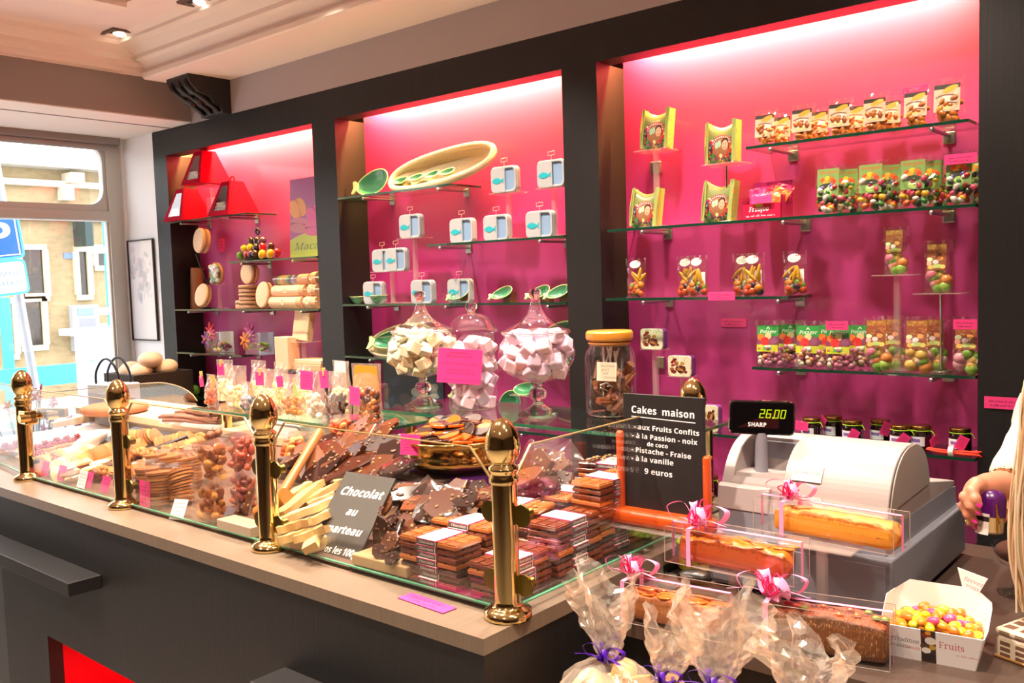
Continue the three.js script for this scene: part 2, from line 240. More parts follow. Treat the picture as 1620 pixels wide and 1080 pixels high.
  // parking sign on a leaning pole
  const SX = -6.6, base = onX(64, 660, SX), top = onX(8, 345, SX);
  const sg = T('parking_sign', 'blue parking sign above a white time limit plate on a leaning grey pole', 'sign', [0, 0, 0]);
  const d0 = top.clone().sub(base).normalize(), foot = base.clone().addScaledVector(d0, -(base.y + 0.06) / d0.y);
  A(sg, 'pole', tube([foot, base, top, top.clone().addScaledVector(d0, 0.4)], 0.03, 8, 10), M(0xa7adb8, 0.5, { metalness: 0.3 }));
  const pl = (name, x2, y1, y2, w, draw) => { const c = onX(x2, (y1 + y2) / 2, SX + 0.05), h = onX(x2, y1, SX).y - onX(x2, y2, SX).y; const g = new THREE.Group(); g.name = name; sg.add(g); g.position.set(c.x, c.y, c.z + w / 2); g.rotation.set(0, PI / 2, 0); g.rotation.x = 0; A(g, 'board', ext(roundRect(w, h, 0.04), 0.012, 0.002), M(0x4fb4d8, 0.5), [0, 0, -0.012]); const f = unitUV(ext(roundRect(w - 0.03, h - 0.03, 0.03), 0.002)); A(g, 'face', f, M(0xffffff, 0.45, { map: tex(256, 256, draw) }), [0, 0, 0.003]); g.rotation.z = 0.1; };
  pl('parking_plate', 34, 335, 412, 0.42, (x, w, h) => { fillBg(x, w, h, '#1f63c4'); x.strokeStyle = '#fff'; x.lineWidth = 6; x.strokeRect(10, 10, 236, 236); x.fillStyle = '#fff'; x.font = 'bold 200px sans-serif'; x.textAlign = 'center'; x.fillText('P', 170, 200); });
  pl('limit_plate', 44, 414, 468, 0.46, (x, w, h) => { fillBg(x, w, h, '#f4fbfb'); x.fillStyle = '#8497b4'; x.font = 'bold 44px sans-serif'; x.textAlign = 'center'; x.fillText('ARRÊT LIMITÉ', 128, 110, 230); x.fillText('15 MINUTES', 128, 190, 210); });
}
// ---------- sales counter ----------
const CT = 0.95;
{ const t = T('sales_counter', 'long dark wood sales counter with a lighter brown top and a red lit niche', 'counter', [0, 0, 0]);
  A(t, 'counter_top', ext(shape([[-0.972, -1.703], [-2.99, -1.703], [-3.95, -1.6], [-3.95, -0.66], [-0.972, -0.66]]), 0.028).rotateX(-PI / 2).translate(0, CT - 0.028, 0), mTop);
  const y1 = CT - 0.028, nx0 = onZ(75, 1005, 1.7).x, ny = onZ(75, 1005, 1.7).y, nx1 = -1.35, ny0 = 0.12;
  A(t, 'front_panel', merge([span(-2.985, nx0, 0, y1, 1.66, 1.70), span(nx1, -0.975, 0, y1, 1.66, 1.70), span(nx0, nx1, ny, y1, 1.66, 1.70), span(nx0, nx1, 0, ny0, 1.66, 1.70)]), mDark);
  A(t, 'side_panel', span(-1.0, -0.975, 0, y1, 0.67, 1.66), mDark);
  A(t, 'end_panel', (() => { const g = ubox(0.96, y1, 0.03); g.rotateY(-0.107); return g.translate(-3.465, y1 / 2, 1.632); })(), mDark);
  A(t, 'back_panel', span(-3.93, -1.0, 0, y1, 0.67, 0.70), mDark);
  const red = MP(0xd8041c, 0.35);
  A(t, 'niche', merge([span(nx0 - 0.01, nx1 + 0.01, ny0 - 0.01, ny + 0.01, 1.38, 1.40), span(nx0 - 0.01, nx0, ny0, ny, 1.40, 1.66), span(nx1, nx1 + 0.01, ny0, ny, 1.40, 1.66), span(nx0, nx1, ny, ny + 0.01, 1.40, 1.66), span(nx0, nx1, ny0 - 0.01, ny0, 1.40, 1.66)]), red);
  const lm = A(t, 'niche_lamp', span(nx0 + 0.15, nx1 - 0.05, ny - 0.012, ny - 0.002, 1.60, 1.625), new THREE.MeshStandardMaterial({ color: 0xffffff, emissive: 0xff8a80, emissiveIntensity: 2 }));
  const l = new THREE.RectAreaLight(0xff9a8a, 30, nx1 - nx0 - 0.2, 0.03); l.position.set((nx0 + nx1) / 2 + 0.05, ny - 0.016, 1.612); l.lookAt((nx0 + nx1) / 2 + 0.05, 0, 1.45); scene.add(l);
  // bag rests on the front
  const b = onZ(112, 945, 1.78);
  A(t, 'bag_rail', rbox(1.3, 0.036, 0.085, 0.003).translate(b.x - 0.65, 0.781, 1.742), mDark);
  A(t, 'bag_rail', rbox(0.9, 0.036, 0.085, 0.003).translate(onZ(397, 1075, 1.78).x + 0.45, 0.742, 1.742), mDark);
}
// board on which the goods are laid: flat by the right hand pane, rising to the back elsewhere
const mBoard = M(0xb99c7c, 0.6), mDarkBoard = M(0x3a2a22, 0.6);
{ const t = T('display_board', 'sloping display board under the pastries and chocolates', 'board', [0, 0, 0]);
  const pr = [[1.60, CT + 0.001], [1.60, CT + 0.006], [1.0, SL0 + SLK * 0.6], [1.0, CT + 0.001]].map(([z, y]) => [-z, y]);
  A(t, 'board', ext(shape(pr), 1.62).rotateY(PI / 2).translate(-3.05, 0, 0), M(0x5a3d28, 0.6));
  A(t, 'pastry_end', span(-3.9, -3.05, CT + 0.001, CT + 0.012, 0.97, 1.48), mBoard);
}
O('tablet_board', 'thin dark board under the stacks of chocolate tablets', 'board', span(-1.425, -1.03, CT + 0.001, SL0 - 0.001, 0.74, 1.60), mDarkBoard);
// brass posts with acorn finials, glass clips
const postProfile = [[0, 0], [0.041, 0], [0.042, 0.004], [0.041, 0.014], [0.030, 0.018], [0.0245, 0.022], [0.0225, 0.03], [0.0225, 0.232], [0.0255, 0.236], [0.0255, 0.243], [0.0225, 0.247], [0.0225, 0.252], [0.026, 0.256], [0.026, 0.261], [0.019, 0.266], [0.020, 0.270], [0.027, 0.279], [0.0305, 0.293], [0.0305, 0.302], [0.0285, 0.3035], [0.0300, 0.306], [0.027, 0.320], [0.019, 0.334], [0.009, 0.343], [0, 0.346]];
const postGeo = lathe(postProfile, 40);
const clipGeo = merge([cyl(0.019, 0.019, 0.004, 24).rotateX(PI / 2), cyl(0.008, 0.010, 0.02, 14).rotateX(PI / 2).translate(0, 0, -0.011)]);
const clipBar = merge([rbox(0.03, 0.028, 0.016, 0.004), cyl(0.009, 0.009, 0.022, 14).rotateX(PI / 2).translate(0.008, 0, 0)]);
function post(x, z, label, clips) {
  const t = T('brass_post', label, 'post', [x, CT, z], 0, undefined);
  A(t, 'shaft', postGeo, brass);
  for (const [dx, y, dz] of clips) { const a = Math.atan2(dx, dz); A(t, 'glass_clip', clipGeo, brassDark, [dx, y, dz], [0, dz > 0.03 ? 0 : 0, 0]); }
  return t;
}
const PZ = 1.605, PXS = [-2.985, -2.363, -1.697, -1.003];
const side = [[0.034, 0.18, 0], [0.034, 0.06, 0], [-0.034, 0.18, 0], [-0.034, 0.06, 0]];
const p1 = post(PXS[0], PZ, 'brass post with acorn finial at the far end of the counter, carrying a swivel bracket', [[0.034, 0.06, 0], [-0.034, 0.06, 0]]);
A(p1, 'swivel_bracket', merge([rbox(0.055, 0.045, 0.04, 0.006).translate(0.035, 0.2, 0), rbox(0.11, 0.03, 0.02, 0.004).rotateY(0.5).translate(0.08, 0.21, -0.05), cyl(0.013, 0.013, 0.03, 14).rotateX(PI / 2).translate(0.055, 0.2, 0.02), cyl(0.015, 0.015, 0.03, 14).rotateX(PI / 2).translate(0.105, 0.205, -0.04)]), brass);
post(PXS[1], PZ, 'second brass post from the far end, beside the round biscuit boxes', side);
post(PXS[2], PZ, 'brass post beside the broken nougat and the wooden mallet', side);
post(PXS[3], PZ, 'nearest brass post, at the corner of the counter', [...side.map(([x, y]) => [x, y, 0]).filter((c) => c[0] < 0), [0.034, 0.18, -0.005], [0.034, 0.06, -0.005]]);
post(-1.003, 0.95, 'brass post with acorn finial behind the cakes chalkboard', [[-0.02, 0.18, 0.03]]);
// glass screens between the posts
const paneEdge = M(0x4f8f70, 0.2), topEdge = M(0x8f7448, 0.3);
function pane(name, label, len, p, ry, chamL, chamR, h0 = 0.012, h1 = 0.288) {
  const t = T(name, label, 'glass screen', p, ry); const c = 0.045;
  const s = [[0.03, h0], [len - 0.03, h0]]; if (chamR) s.push([len - 0.03, h1 - 0.05], [len - 0.03 - c, h1]); else s.push([len - 0.03, h1]); if (chamL) s.push([0.03 + c, h1], [0.03, h1 - 0.05]); else s.push([0.03, h1]);
  A(t, 'pane', ext(shape(s), 0.006), glass, [0, 0, -0.003]);
  A(t, 'lower_edge', span(0.03, len - 0.03, h0 - 0.001, h0 + 0.0015, -0.003, 0.003), paneEdge);
  const te = s.slice(2); A(t, 'upper_edge', merge(te.slice(1).map((q, i) => { const a = te[i], b = q, L = Math.hypot(b[0] - a[0], b[1] - a[1]); return at(new THREE.BoxGeometry(L, 0.002, 0.005), (a[0] + b[0]) / 2, (a[1] + b[1]) / 2, 0, 0, 0, Math.atan2(b[1] - a[1], b[0] - a[0])); })), topEdge);
}
pane('glass_screen', 'clear glass screen in front of the pastries and biscuits', PXS[1] - PXS[0], [PXS[0], CT, PZ], 0, true, true);
pane('glass_screen', 'clear glass screen in front of the biscuit boxes and nougat', PXS[2] - PXS[1], [PXS[1], CT, PZ], 0, true, true);
pane('glass_screen', 'clear glass screen in front of the hammered chocolate and nearest tablets', PXS[3] - PXS[2], [PXS[2], CT, PZ], 0, true, true);
pane('glass_screen', 'clear glass screen at the end of the counter beside the tablets', PZ - 0.95, [PXS[3], CT, PZ], PI / 2, true, false);
pane('glass_screen', 'clear glass screen running off behind the far brass post', 0.93, [PXS[0] - 0.925, CT, PZ - 0.099], -0.107, false, true);
// glass shelves that bridge the back of the display
function bridge(label, x0, x1, y, z0, z1, posts) {
  const t = T('glass_shelf', label, 'shelf', [0, 0, 0]);
  A(t, 'panel', span(x0, x1, y - 0.008, y, z0, z1), glassGreen);
  A(t, 'edge', merge([span(x0, x1, y - 0.0085, y - 0.0005, z1, z1 + 0.002), span(x1, x1 + 0.002, y - 0.0085, y - 0.0005, z0, z1)]), glassEdgeLit);
  for (const [x, z, yb] of posts) A(t, 'support_post', lathe([[0, yb], [0.024, yb], [0.024, yb + 0.006], [0.019, yb + 0.008], [0.019, y - 0.016], [0.024, y - 0.014], [0.024, y - 0.009], [0, y - 0.009]], 20).translate(x, 0, z), brass);
}
bridge('glass shelf on brass posts carrying the small bags of sweets over the display', -3.135, -2.09, 1.083, 0.66, 0.95, [[-2.93, 0.93, 1.0], [-2.2, 0.70, 0.95]]);
bridge('glass shelf carrying the big glass sweet jars over the display', -2.045, -1.06, 1.152, 0.66, 0.955, [[-1.95, 0.72, 0.95], [-1.12, 0.68, 0.95]]);
// curved glass end piece in front of the window
{ const pts = []; for (let i = 0; i <= 10; i++) { const a = i / 10 * PI / 2; pts.push([0.9 + 0.16 * Math.sin(a), 0.20 - 0.12 * (1 - Math.cos(a))]); }
  const z = 0.72, a = onZ(255, 605, z), b = onZ(312, 634, z), l = onZ(60, 622, z), bot = 1.035;
  const c = new THREE.QuadraticBezierCurve(new THREE.Vector2(a.x, a.y), new THREE.Vector2(b.x - 0.06, a.y + 0.0), new THREE.Vector2(b.x, b.y));
  const out = [[l.x, bot], [b.x, bot], [b.x, b.y], ...c.getPoints(12).reverse().map((p) => [p.x, p.y]), [l.x, l.y]];
  const t = T('glass_screen', 'glass screen with a rounded corner standing at the back of the pastries', 'glass screen', [0, 0, z]);
  A(t, 'pane', ext(shape(out), 0.005), glass);
  const eg = [V(l.x, l.y, 0), ...c.getPoints(12).map((p) => V(p.x, p.y, 0))]; A(t, 'edge', tube(eg, 0.0025, 40, 5), topEdge);
}
// beige topped cooler cabinet behind the pastries
{ const t = T('cooler_cabinet', 'low serving cabinet with a pale beige worktop and a sloping end', 'cabinet', [0, 0, 0]);
  const mb = M(0xdfbf9a, 0.45);
  A(t, 'worktop', rbox(1.55, 0.03, 0.30, 0.004).translate(-3.325, 1.005, 0.81), mb);
  A(t, 'front', span(-3.98, -2.6, CT + 0.001, 0.99, 0.90, 0.93), M(0xd9d6d2, 0.4));
  A(t, 'body', span(-4.0, -2.6, CT + 0.001, 0.99, 0.68, 0.90), M(0xcfcac6, 0.4));
  A(t, 'sloping_end', (() => { const g = ext(shape([[0.68, 0.955], [1.10, 0.955], [1.10, 0.975], [0.93, 0.99], [0.68, 0.99]].map(([z, y]) => [-z, y])), 0.03); return g.rotateY(PI / 2).translate(-4.03, 0, 0); })(), mb);
}
// label tents along the front glass
const pinkText = (n) => tex(128, 128, (x, w, h) => { fillBg(x, w, h, '#ea3182'); for (let i = 0; i < n; i++) squiggle(x, 22 + rnd(10), 30 + i * 90 / n, 75 + rnd(15), 9, '#6b1038', true); });
const mNote = [M(0xffffff, 0.8, { map: pinkText(3) }), M(0xffffff, 0.8, { map: pinkText(5) })];
const mNoteW = M(0xffffff, 0.8, { map: tex(128, 128, (x, w, h) => { fillBg(x, w, h, '#f4e9ea'); for (let i = 0; i < 4; i++) squiggle(x, 20, 30 + i * 24, 85, 9, '#8a5a70', true); }) });
const mNoteWide = M(0xffffff, 0.8, { map: tex(256, 96, (x, w, h) => { fillBg(x, w, h, '#e6347c'); for (let i = 0; i < 2; i++) squiggle(x, 34 + 10 * i, 42 + i * 32, 190 - 30 * i, 15, '#5b0d30', true); }) });
function note(label, w, h, p, r, mat = mNote[0], group) { return O('price_label', label, 'label', unitUV(rbox(w, h, 0.0012, 0.0005, 1)), mat, p, r, group); }
[[72, 742, 'first'], [98, 750, 'second'], [140, 762, 'third'], [167, 770, 'fifth']].forEach(([x, y, n], i) => { const p = onZ(x, y, 1.575); note(`${n} small pink label along the front glass counted from the far brass post`, 0.05, 0.045, [p.x, Math.max(p.y, 0.985), 1.575], [-0.3, 0, 0]); });
{ const p = onZ(132, 768, 1.58); note('white label between the pink ones in front of the almond biscuits', 0.05, 0.05, [p.x, Math.max(p.y, 0.985), 1.582], [-0.3, 0, 0], mNoteW); }
{ const p = onZ(243, 780, 1.57); note('deep pink label standing in front of the round biscuit boxes', 0.055, 0.075, [p.x, p.y, 1.594], [-0.05, 0, 0], mNote[1]); }
{ const p = onZ(283, 808, 1.592); note('white and pink label leaning on the glass under the golden biscuits', 0.062, 0.052, [p.x, p.y + 0.004, 1.592], [-0.45, 0, 0.1], mNoteW); }
{ const p = onY(675, 953, CT + 0.0015); note('flat pink label lying on the counter top near the corner post', 0.125, 0.034, [p.x, CT + 0.0015, p.z], [-PI / 2, 0, -0.06], mNoteWide); }
// ---------- glass shelves in the bays ----------
const pinGeo = merge([cyl(0.006, 0.006, 0.175, 12).rotateX(PI / 2).translate(0, 0, 0.0875), ball(0.0075, 10, 8).translate(0, 0, 0.178)]);
const plateGeo = rbox(0.036, 0.036, 0.008, 0.004);
function shelf(x0, x1, y, pins, label, z1 = 0.006) {
  const t = T('glass_shelf', label, 'shelf', [0, y, 0]);
  A(t, 'panel', span(x0, x1, -0.008, 0, ZB, z1), glassGreen);
  A(t, 'edge', merge([span(x0, x1, -0.0085, 0.0005, z1, z1 + 0.002), span(x0 - 0.001, x0, -0.0085, 0.0005, ZB, z1), span(x1, x1 + 0.001, -0.0085, 0.0005, ZB, z1)]), glassEdge);
  for (const px of pins) { const b = A(t, 'pin', pinGeo, steel, [px, -0.0165, ZB + 0.005]); A(b, 'wall_plate', plateGeo, steel, [0, -0.006, 0]); }
}
const bx = (px, py, z = 0.006) => onZ(px, py, z).x;
const YA = [1.918, 1.668, 1.413, 1.165], YB = [1.932, 1.686, 1.434, 1.19], YC = [1.928, 1.695, 1.447, 1.218, 0.985];
shelf(-4.905, bx(437, 338, ZB) , YA[0], [-4.78, -4.3], 'glass shelf carrying the red gift boxes');
shelf(bx(362, 414), -3.56, YA[1], [-4.2, -3.75], 'glass shelf carrying the pyramid of chocolate eggs');
shelf(-4.905, -3.56, YA[2], [-4.75, -4.2, -3.7], 'glass shelf carrying the round wooden boxes and macaron tubes');
shelf(-4.905, -4.24, YA[3], [-4.75, -4.35], 'glass shelf carrying the two flower gift boxes');
shelf(-3.38, bx(761, 294, ZB), YB[0], [-3.2, -2.72], 'glass shelf carrying the long cream basket');
shelf(bx(676, 387), -2.06, YB[1], [-2.72, -2.18], 'glass shelf carrying three fish tins in a row');
shelf(-3.38, -2.06, YB[2], [-3.2, -2.7, -2.15], 'glass shelf carrying the green bowls and tilted fish dishes');
shelf(-3.38, -2.7, YB[3], [-3.2, -2.8], 'glass shelf behind the pale sweet jar carrying a cream basket');
shelf(bx(1180, 231), -0.665, YC[0], [-1.24, -0.76], 'top glass shelf of the sweet bay carrying the caramel bags');
shelf(-1.865, -0.645, YC[1], [-1.72, -1.2, -0.76], 'glass shelf carrying the green cushion packs and green carded bags');
shelf(-1.88, bx(1283, 460, ZB), YC[2], [-1.72, -1.22], 'glass shelf carrying the marzipan fruit bags');
shelf(bx(1190, 583), -0.645, YC[3], [-1.22, -0.76], 'glass shelf carrying the gummy sweet bags');
shelf(-1.897, -0.645, YC[4], [-1.6, -0.9], 'low glass shelf behind the till carrying the jam jars');
shelf(-1.897, -0.645, 0.74, [-1.6, -0.95], 'lowest glass shelf with a few jam jars');
O('wall_socket', 'small square steel wall fitting below the first green cushion pack', 'fitting', merge([rbox(0.045, 0.045, 0.012, 0.005), cyl(0.009, 0.009, 0.016, 12).rotateX(PI / 2)]), steel, [onZ(1039, 265, ZB).x, onZ(1039, 265, ZB).y, ZB + 0.006]);
O('wall_socket', 'small square steel wall fitting beside the second chestnut tin', 'fitting', merge([rbox(0.04, 0.045, 0.012, 0.005), cyl(0.009, 0.009, 0.016, 12).rotateX(PI / 2)]), steel, [onZ(1046, 573, ZB).x, onZ(1046, 573, ZB).y, ZB + 0.006]);
// acrylic display stands: plate, stem, foot on the shelf below
function stand(label, x, z, y0, y1, w = 0.12, d = 0.09, wire) {
  const t = T('display_stand', label, 'stand', [x, y0, z]); const h = y1 - y0;
  A(t, 'plate', rbox(w, 0.004, d, 0.0015, 1).translate(0, h - 0.002, 0), acrylic);
  A(t, 'stem', wire ? cyl(0.0035, 0.0035, h - 0.008, 10).translate(0, h / 2 - 0.002, 0) : rbox(0.018, h - 0.008, 0.018, 0.003).translate(0, h / 2 - 0.001, 0), wire ? chrome : acrylic);
  A(t, 'foot', wire ? new THREE.TorusGeometry(0.035, 0.0025, 6, 28).rotateX(PI / 2).translate(0, 0.003, 0) : rbox(w * 0.8, 0.004, d * 0.9, 0.0015, 1).translate(0, 0.003, 0), wire ? chrome : acrylic);
  return t;
}
// ---------- first bay ----------
// red gift boxes
{ const redM = MP(0xae0026, 0.8, { specularIntensity: 0.15 }), clear = film, sweet = M(0xf3ece4, 0.5);
  const z0 = -0.004; const q = [fr(330, 285, 373, 338, z0), fr(257, 295, 296, 350, z0), fr(285, 240, 329, 291, z0)];
  const H = [q[0].h, q[1].h, q[2].h].reduce((a, b) => a + b) / 3, W = 0.205, D = 0.2;
  const mk = (label, x, y) => { const t = T('gift_box', label, 'gift box', [x, y, -0.065]); const w = W / 2, d = D / 2, h = H, tw = w * 0.40, td = d * 0.42;
    const P = (sx, sz, yy, k = 0) => [sx * (yy ? tw : w) + (yy ? 0.02 : 0) * 0, yy, sz * (yy ? td : d)];
    const quad = (a, b, c, e) => { const g = new THREE.BufferGeometry(); g.setAttribute('position', new THREE.Float32BufferAttribute([...a, ...b, ...c, ...a, ...c, ...e], 3)); g.computeVertexNormals(); return strip2(g); };
    const L = (a, b, k) => a.map((v, i) => v + (b[i] - v) * k);
    const bl = P(-1, 1, 0), br = P(1, 1, 0), tr = P(1, 1, h), tl = P(-1, 1, h);
    // front face with a window left open
    const i0 = (u, v) => L(L(bl, br, u), L(tl, tr, u), v);
    const wbl = i0(0.18, 0.14), wbr = i0(0.84, 0.14), wtr = i0(0.8, 0.86), wtl = i0(0.26, 0.86);
    A(t, 'shell', merge([quad(P(1, 1, 0), P(1, -1, 0), P(1, -1, h), P(1, 1, h)), quad(P(-1, -1, 0), P(-1, 1, 0), P(-1, 1, h), P(-1, -1, h)), quad(P(1, -1, 0), P(-1, -1, 0), P(-1, -1, h), P(1, -1, h)), quad(P(-1, 1, h), P(1, 1, h), P(1, -1, h), P(-1, -1, h)), quad(P(-1, -1, 0), P(1, -1, 0), P(1, 1, 0), P(-1, 1, 0)), quad(bl, br, wbr, wbl), quad(br, tr, wtr, wbr), quad(tr, tl, wtl, wtr), quad(tl, bl, wbl, wtl)]), redM);
    A(t, 'window', quad(wbl, wbr, wtr, wtl), clear);
    A(t, 'handle', tube([[-0.02, h - 0.003, 0], [-0.014, h + 0.022, 0], [0.006, h + 0.03, 0], [0.02, h + 0.014, 0], [0.016, h - 0.003, 0]], 0.004, 20, 6), redM);
    const s = []; for (let k = 0; k < 22; k++) { const yy = 0.014 + 0.017 * Math.floor(k / 6), e = 1 - yy / h * 0.58; s.push(ball(0.0095, 8, 6).translate(((k % 6) - 2.5) * 0.026 * e, yy, d * e - 0.016)); } A(t, 'sweets', merge(s), sweet); return t; };
  mk('red gift box with window, in front of the top one and nearest the bay corner', (q[1].x + 0.045), YA[0]);
  mk('red gift box with window, standing close to the macaron poster', q[0].x + 0.02, YA[0]);
  const yT = q[2].y - 0.004;
  stand('acrylic stand under the topmost red gift box', q[2].x + 0.03, ZB / 2 - 0.01, YA[0], yT, 0.15, 0.13);
  mk('topmost red gift box, raised on an acrylic stand above two others', q[2].x + 0.03, yT);
  const c = fr(326, 297, 350, 330, -0.12); O('pink_card', 'small pink and white card behind the red gift boxes', 'card', rbox(c.w, c.h + 0.01, 0.02, 0.002), MP(0xf2a3d8, 0.4), [c.x, YA[0] + c.h / 2 + 0.006, -0.135]);
}
// poster with macarons
{ const c = fr(453, 292, 499, 408, -0.05); const w = c.w + 0.09, h = 0.40;
  const pm = tex(256, 512, (x, W, Hh) => { fillBg(x, W, Hh, '#a5458f'); x.fillStyle = '#b9c62a'; x.beginPath(); x.moveTo(0, 395); x.quadraticCurveTo(90, 340, W, 330); x.lineTo(W, Hh); x.lineTo(0, Hh); x.fill();
    const mac = (cx, cy, r, c1, c2, a) => { x.save(); x.translate(cx, cy); x.rotate(a); x.fillStyle = c1; x.beginPath(); x.ellipse(0, -r * 0.35, r, r * 0.5, 0, 0, 7); x.fill(); x.fillStyle = c2; x.fillRect(-r * 0.95, -r * 0.18, r * 1.9, r * 0.3); x.fillStyle = c1; x.beginPath(); x.ellipse(0, r * 0.35, r, r * 0.5, 0, 0, 7); x.fill(); x.restore(); };
    mac(50, 190, 62, '#e3962e', '#c97a1d', 1.3); mac(58, 300, 60, '#c46a7e', '#8d3f58', 0.2); mac(165, 250, 66, '#e0479a', '#b02a77', 1.2); mac(240, 150, 50, '#6d2d55', '#481a38', 0.9); mac(150, 330, 55, '#d85a93', '#9d2f66', 0.1);
    x.fillStyle = '#6d6a1e'; x.font = 'italic 62px serif'; x.fillText('Macarons', 26, 460); });
  const t = T('macaron_poster', 'purple and lime poster of macarons standing on the glass shelf', 'poster', [c.x + 0.05, YA[1], -0.075], 0);
  A(t, 'board', rbox(w, h, 0.008, 0.001, 1).translate(0, h / 2, 0), whitePaper, [0, 0, 0], [-0.05, 0, 0]);
  A(t, 'print', unitUV(span(-w / 2, w / 2, 0, h, 0.0042, 0.0048)), M(0xffffff, 0.35, { map: pm }), [0, 0, 0], [-0.05, 0, 0]);
}
// pyramid of chocolate eggs
{ const b = T('egg_bowl', 'black tray under the pyramid of chocolate eggs', 'tray', [onZ(408, 408, -0.08).x, YA[1], -0.085]); A(b, 'tray', lathe([[0, 0], [0.06, 0], [0.085, 0.012], [0.083, 0.013], [0.058, 0.004], [0, 0.004]], 28), M(0x191212, 0.4));
  const eggG = lathe(Array.from({ length: 15 }, (_, i) => { const a = i / 14 * PI, k = 0.019 * (1 - 0.14 * Math.cos(a)); return [Math.max(0, Math.sin(a) * k), -Math.cos(a) * 0.0255]; }), 18);
  const C = { yellow: 0xe3b60a, red: 0xb81a28, purple: 0x5a3a55, green: 0x6d9a2c, brown: 0x4a2b22, pink: 0xa8324e, black: 0x2a2420 };
  const mats = Object.fromEntries(Object.entries(C).map(([k, v]) => [k, MP(v, 0.18, { clearcoat: 0.8 })]));
  const list = [[380, 395, 'green'], [391, 396, 'pink'], [397, 398, 'purple'], [414, 396, 'yellow'], [427, 396, 'yellow'], [438, 397, 'red'], [404, 397, 'brown'], [387, 386, 'yellow'], [396, 385, 'yellow'], [415, 384, 'red'], [428, 385, 'brown'], [405, 385, 'black'], [397, 373, 'brown'], [414, 373, 'purple'], [406, 374, 'black']];
  const cx = b.position.x, seen = {};
  list.forEach(([px, py, c], i) => { const row = i < 7 ? 0 : i < 12 ? 1 : 2; const z = -0.085 + [0.045, 0.028, 0.012][row] * (1 - 0.4 * Math.abs((px - 408) / 30)); const p = onZ(px, py, z), y = YA[1] + 0.03 + row * 0.036;
    O('chocolate_egg', `${c} glazed chocolate egg in the pyramid on the glass shelf`, 'egg', eggG, mats[c], [p.x, y, z], [rnd(-0.4, 0.4), rnd(3), rnd(-0.7, 0.7)], `${c} eggs of the pyramid`); });
  const f = T('egg_ornament', 'small dark ring figure topping the egg pyramid', 'ornament', [onZ(407, 360, -0.08).x, YA[1] + 0.135, -0.08]); A(f, 'ring', new THREE.TorusGeometry(0.016, 0.005, 8, 20).translate(0, 0.02, 0), M(0x2a2733, 0.3)); A(f, 'head', ball(0.008).translate(0.006, 0.03, 0.006), M(0x2a2733, 0.3));
}
// wooden boxes
const mBox = M(0xd9a077, 0.55), mBoxL = M(0xeec29a, 0.5), mBoxD = M(0xa97a58, 0.55);
function drum(label, r, h, p, rot, lidMat = mBoxL, body = mBox, kx = 1, group) { const t = T('wooden_box', label, 'box', p); t.rotation.set(...rot); A(t, 'body', lathe([[0, 0], [r * 0.96, 0], [r * 0.98, 0.003], [r * 0.98, h * 0.55], [0, h * 0.55]], 40).scale(kx, 1, 1), body); A(t, 'lid', lathe([[0, h * 0.55], [r, h * 0.55], [r, h - 0.006], [r - 0.005, h], [0, h]], 40).scale(kx, 1, 1), lidMat); if (group) t.userData.group = group; return t; }
{ const c = fr(300, 362, 324, 402, -0.05); // upright round box on a wire holder
  const y0 = onZ(312, 402, -0.08).y; drum('round wooden box standing on edge on the black wire holder', c.h / 2, 0.05, [c.x + 0.02, y0 + c.h / 2, -0.1], [PI / 2 - 0.1, 0, 0.15]);
  const t = T('plate_holder', 'black wire holder curving up from the shelf under a round box', 'holder', [c.x + 0.02, YA[2], -0.09]); const h = y0 - YA[2]; A(t, 'wire', merge([tube([[0, 0.003, 0.03], [0, h * 0.4, 0], [-0.03, h * 0.8, 0.02], [-0.035, h, 0.04]], 0.004, 24, 6), tube([[0, h * 0.4, 0], [0.04, h * 0.62, 0.0], [0.07, h * 0.62, 0.02]], 0.004, 20, 6), new THREE.TorusGeometry(0.045, 0.004, 6, 28).rotateX(PI / 2).translate(0, 0.004, 0)]), M(0x17120f, 0.4)); }
{ const c = fr(297, 424, 318, 484, -0.09); O('wooden_tube', 'brown wooden tube leaning in the corner behind the oval box', 'tube', merge([cyl(0.036, 0.036, 0.235, 24), cyl(0.0375, 0.0375, 0.1, 24).translate(0, 0.07, 0)]), M(0xa5683f, 0.55), [c.x - 0.02, YA[2] + 0.118, -0.125], [0, 0, -0.12]); }
{ const c = fr(305, 447, 330, 487, -0.02); drum('oval cream box leaning upright at the front of the shelf', 0.066, 0.04, [c.x + 0.015, YA[2] + 0.072, -0.05], [PI / 2 - 0.25, 0, -0.15], M(0xf3cda2, 0.5), mBox, 0.78); }
{ const c = fr(321, 414, 343, 450, -0.04); const t = T('sweet_bag', 'round box lid filled with white, pink and green sweets behind clear film', 'bag', [c.x + 0.02, 0, -0.085]); const y = onZ(333, 433, -0.06).y; A(t, 'lid', lathe([[0, 0], [0.062, 0], [0.062, 0.02], [0.058, 0.02], [0.058, 0.004], [0, 0.004]], 30).rotateX(PI / 2).translate(0, y, 0), mBox); const s = []; const cs = ['#eaf4e8', '#cfe4cf', '#c25a7c', '#6aa84a', '#f2f2f2', '#8a5a9a']; for (let i = 0; i < 18; i++) s.push(paint(ball(0.014, 8, 6).translate(rnd(-0.03, 0.025), y + rnd(-0.045, 0.045), 0.02 + rnd(0.008)), pick(cs))); A(t, 'sweets', mergeC(s), VC(0.4)); A(t, 'film', ball(0.062, 20, 12).scale(1, 1, 0.45).translate(0, y, 0.016), film); stand('acrylic stand holding up the lid of white sweets', c.x + 0.02, -0.085, YA[2], y - 0.06, 0.08, 0.07); }
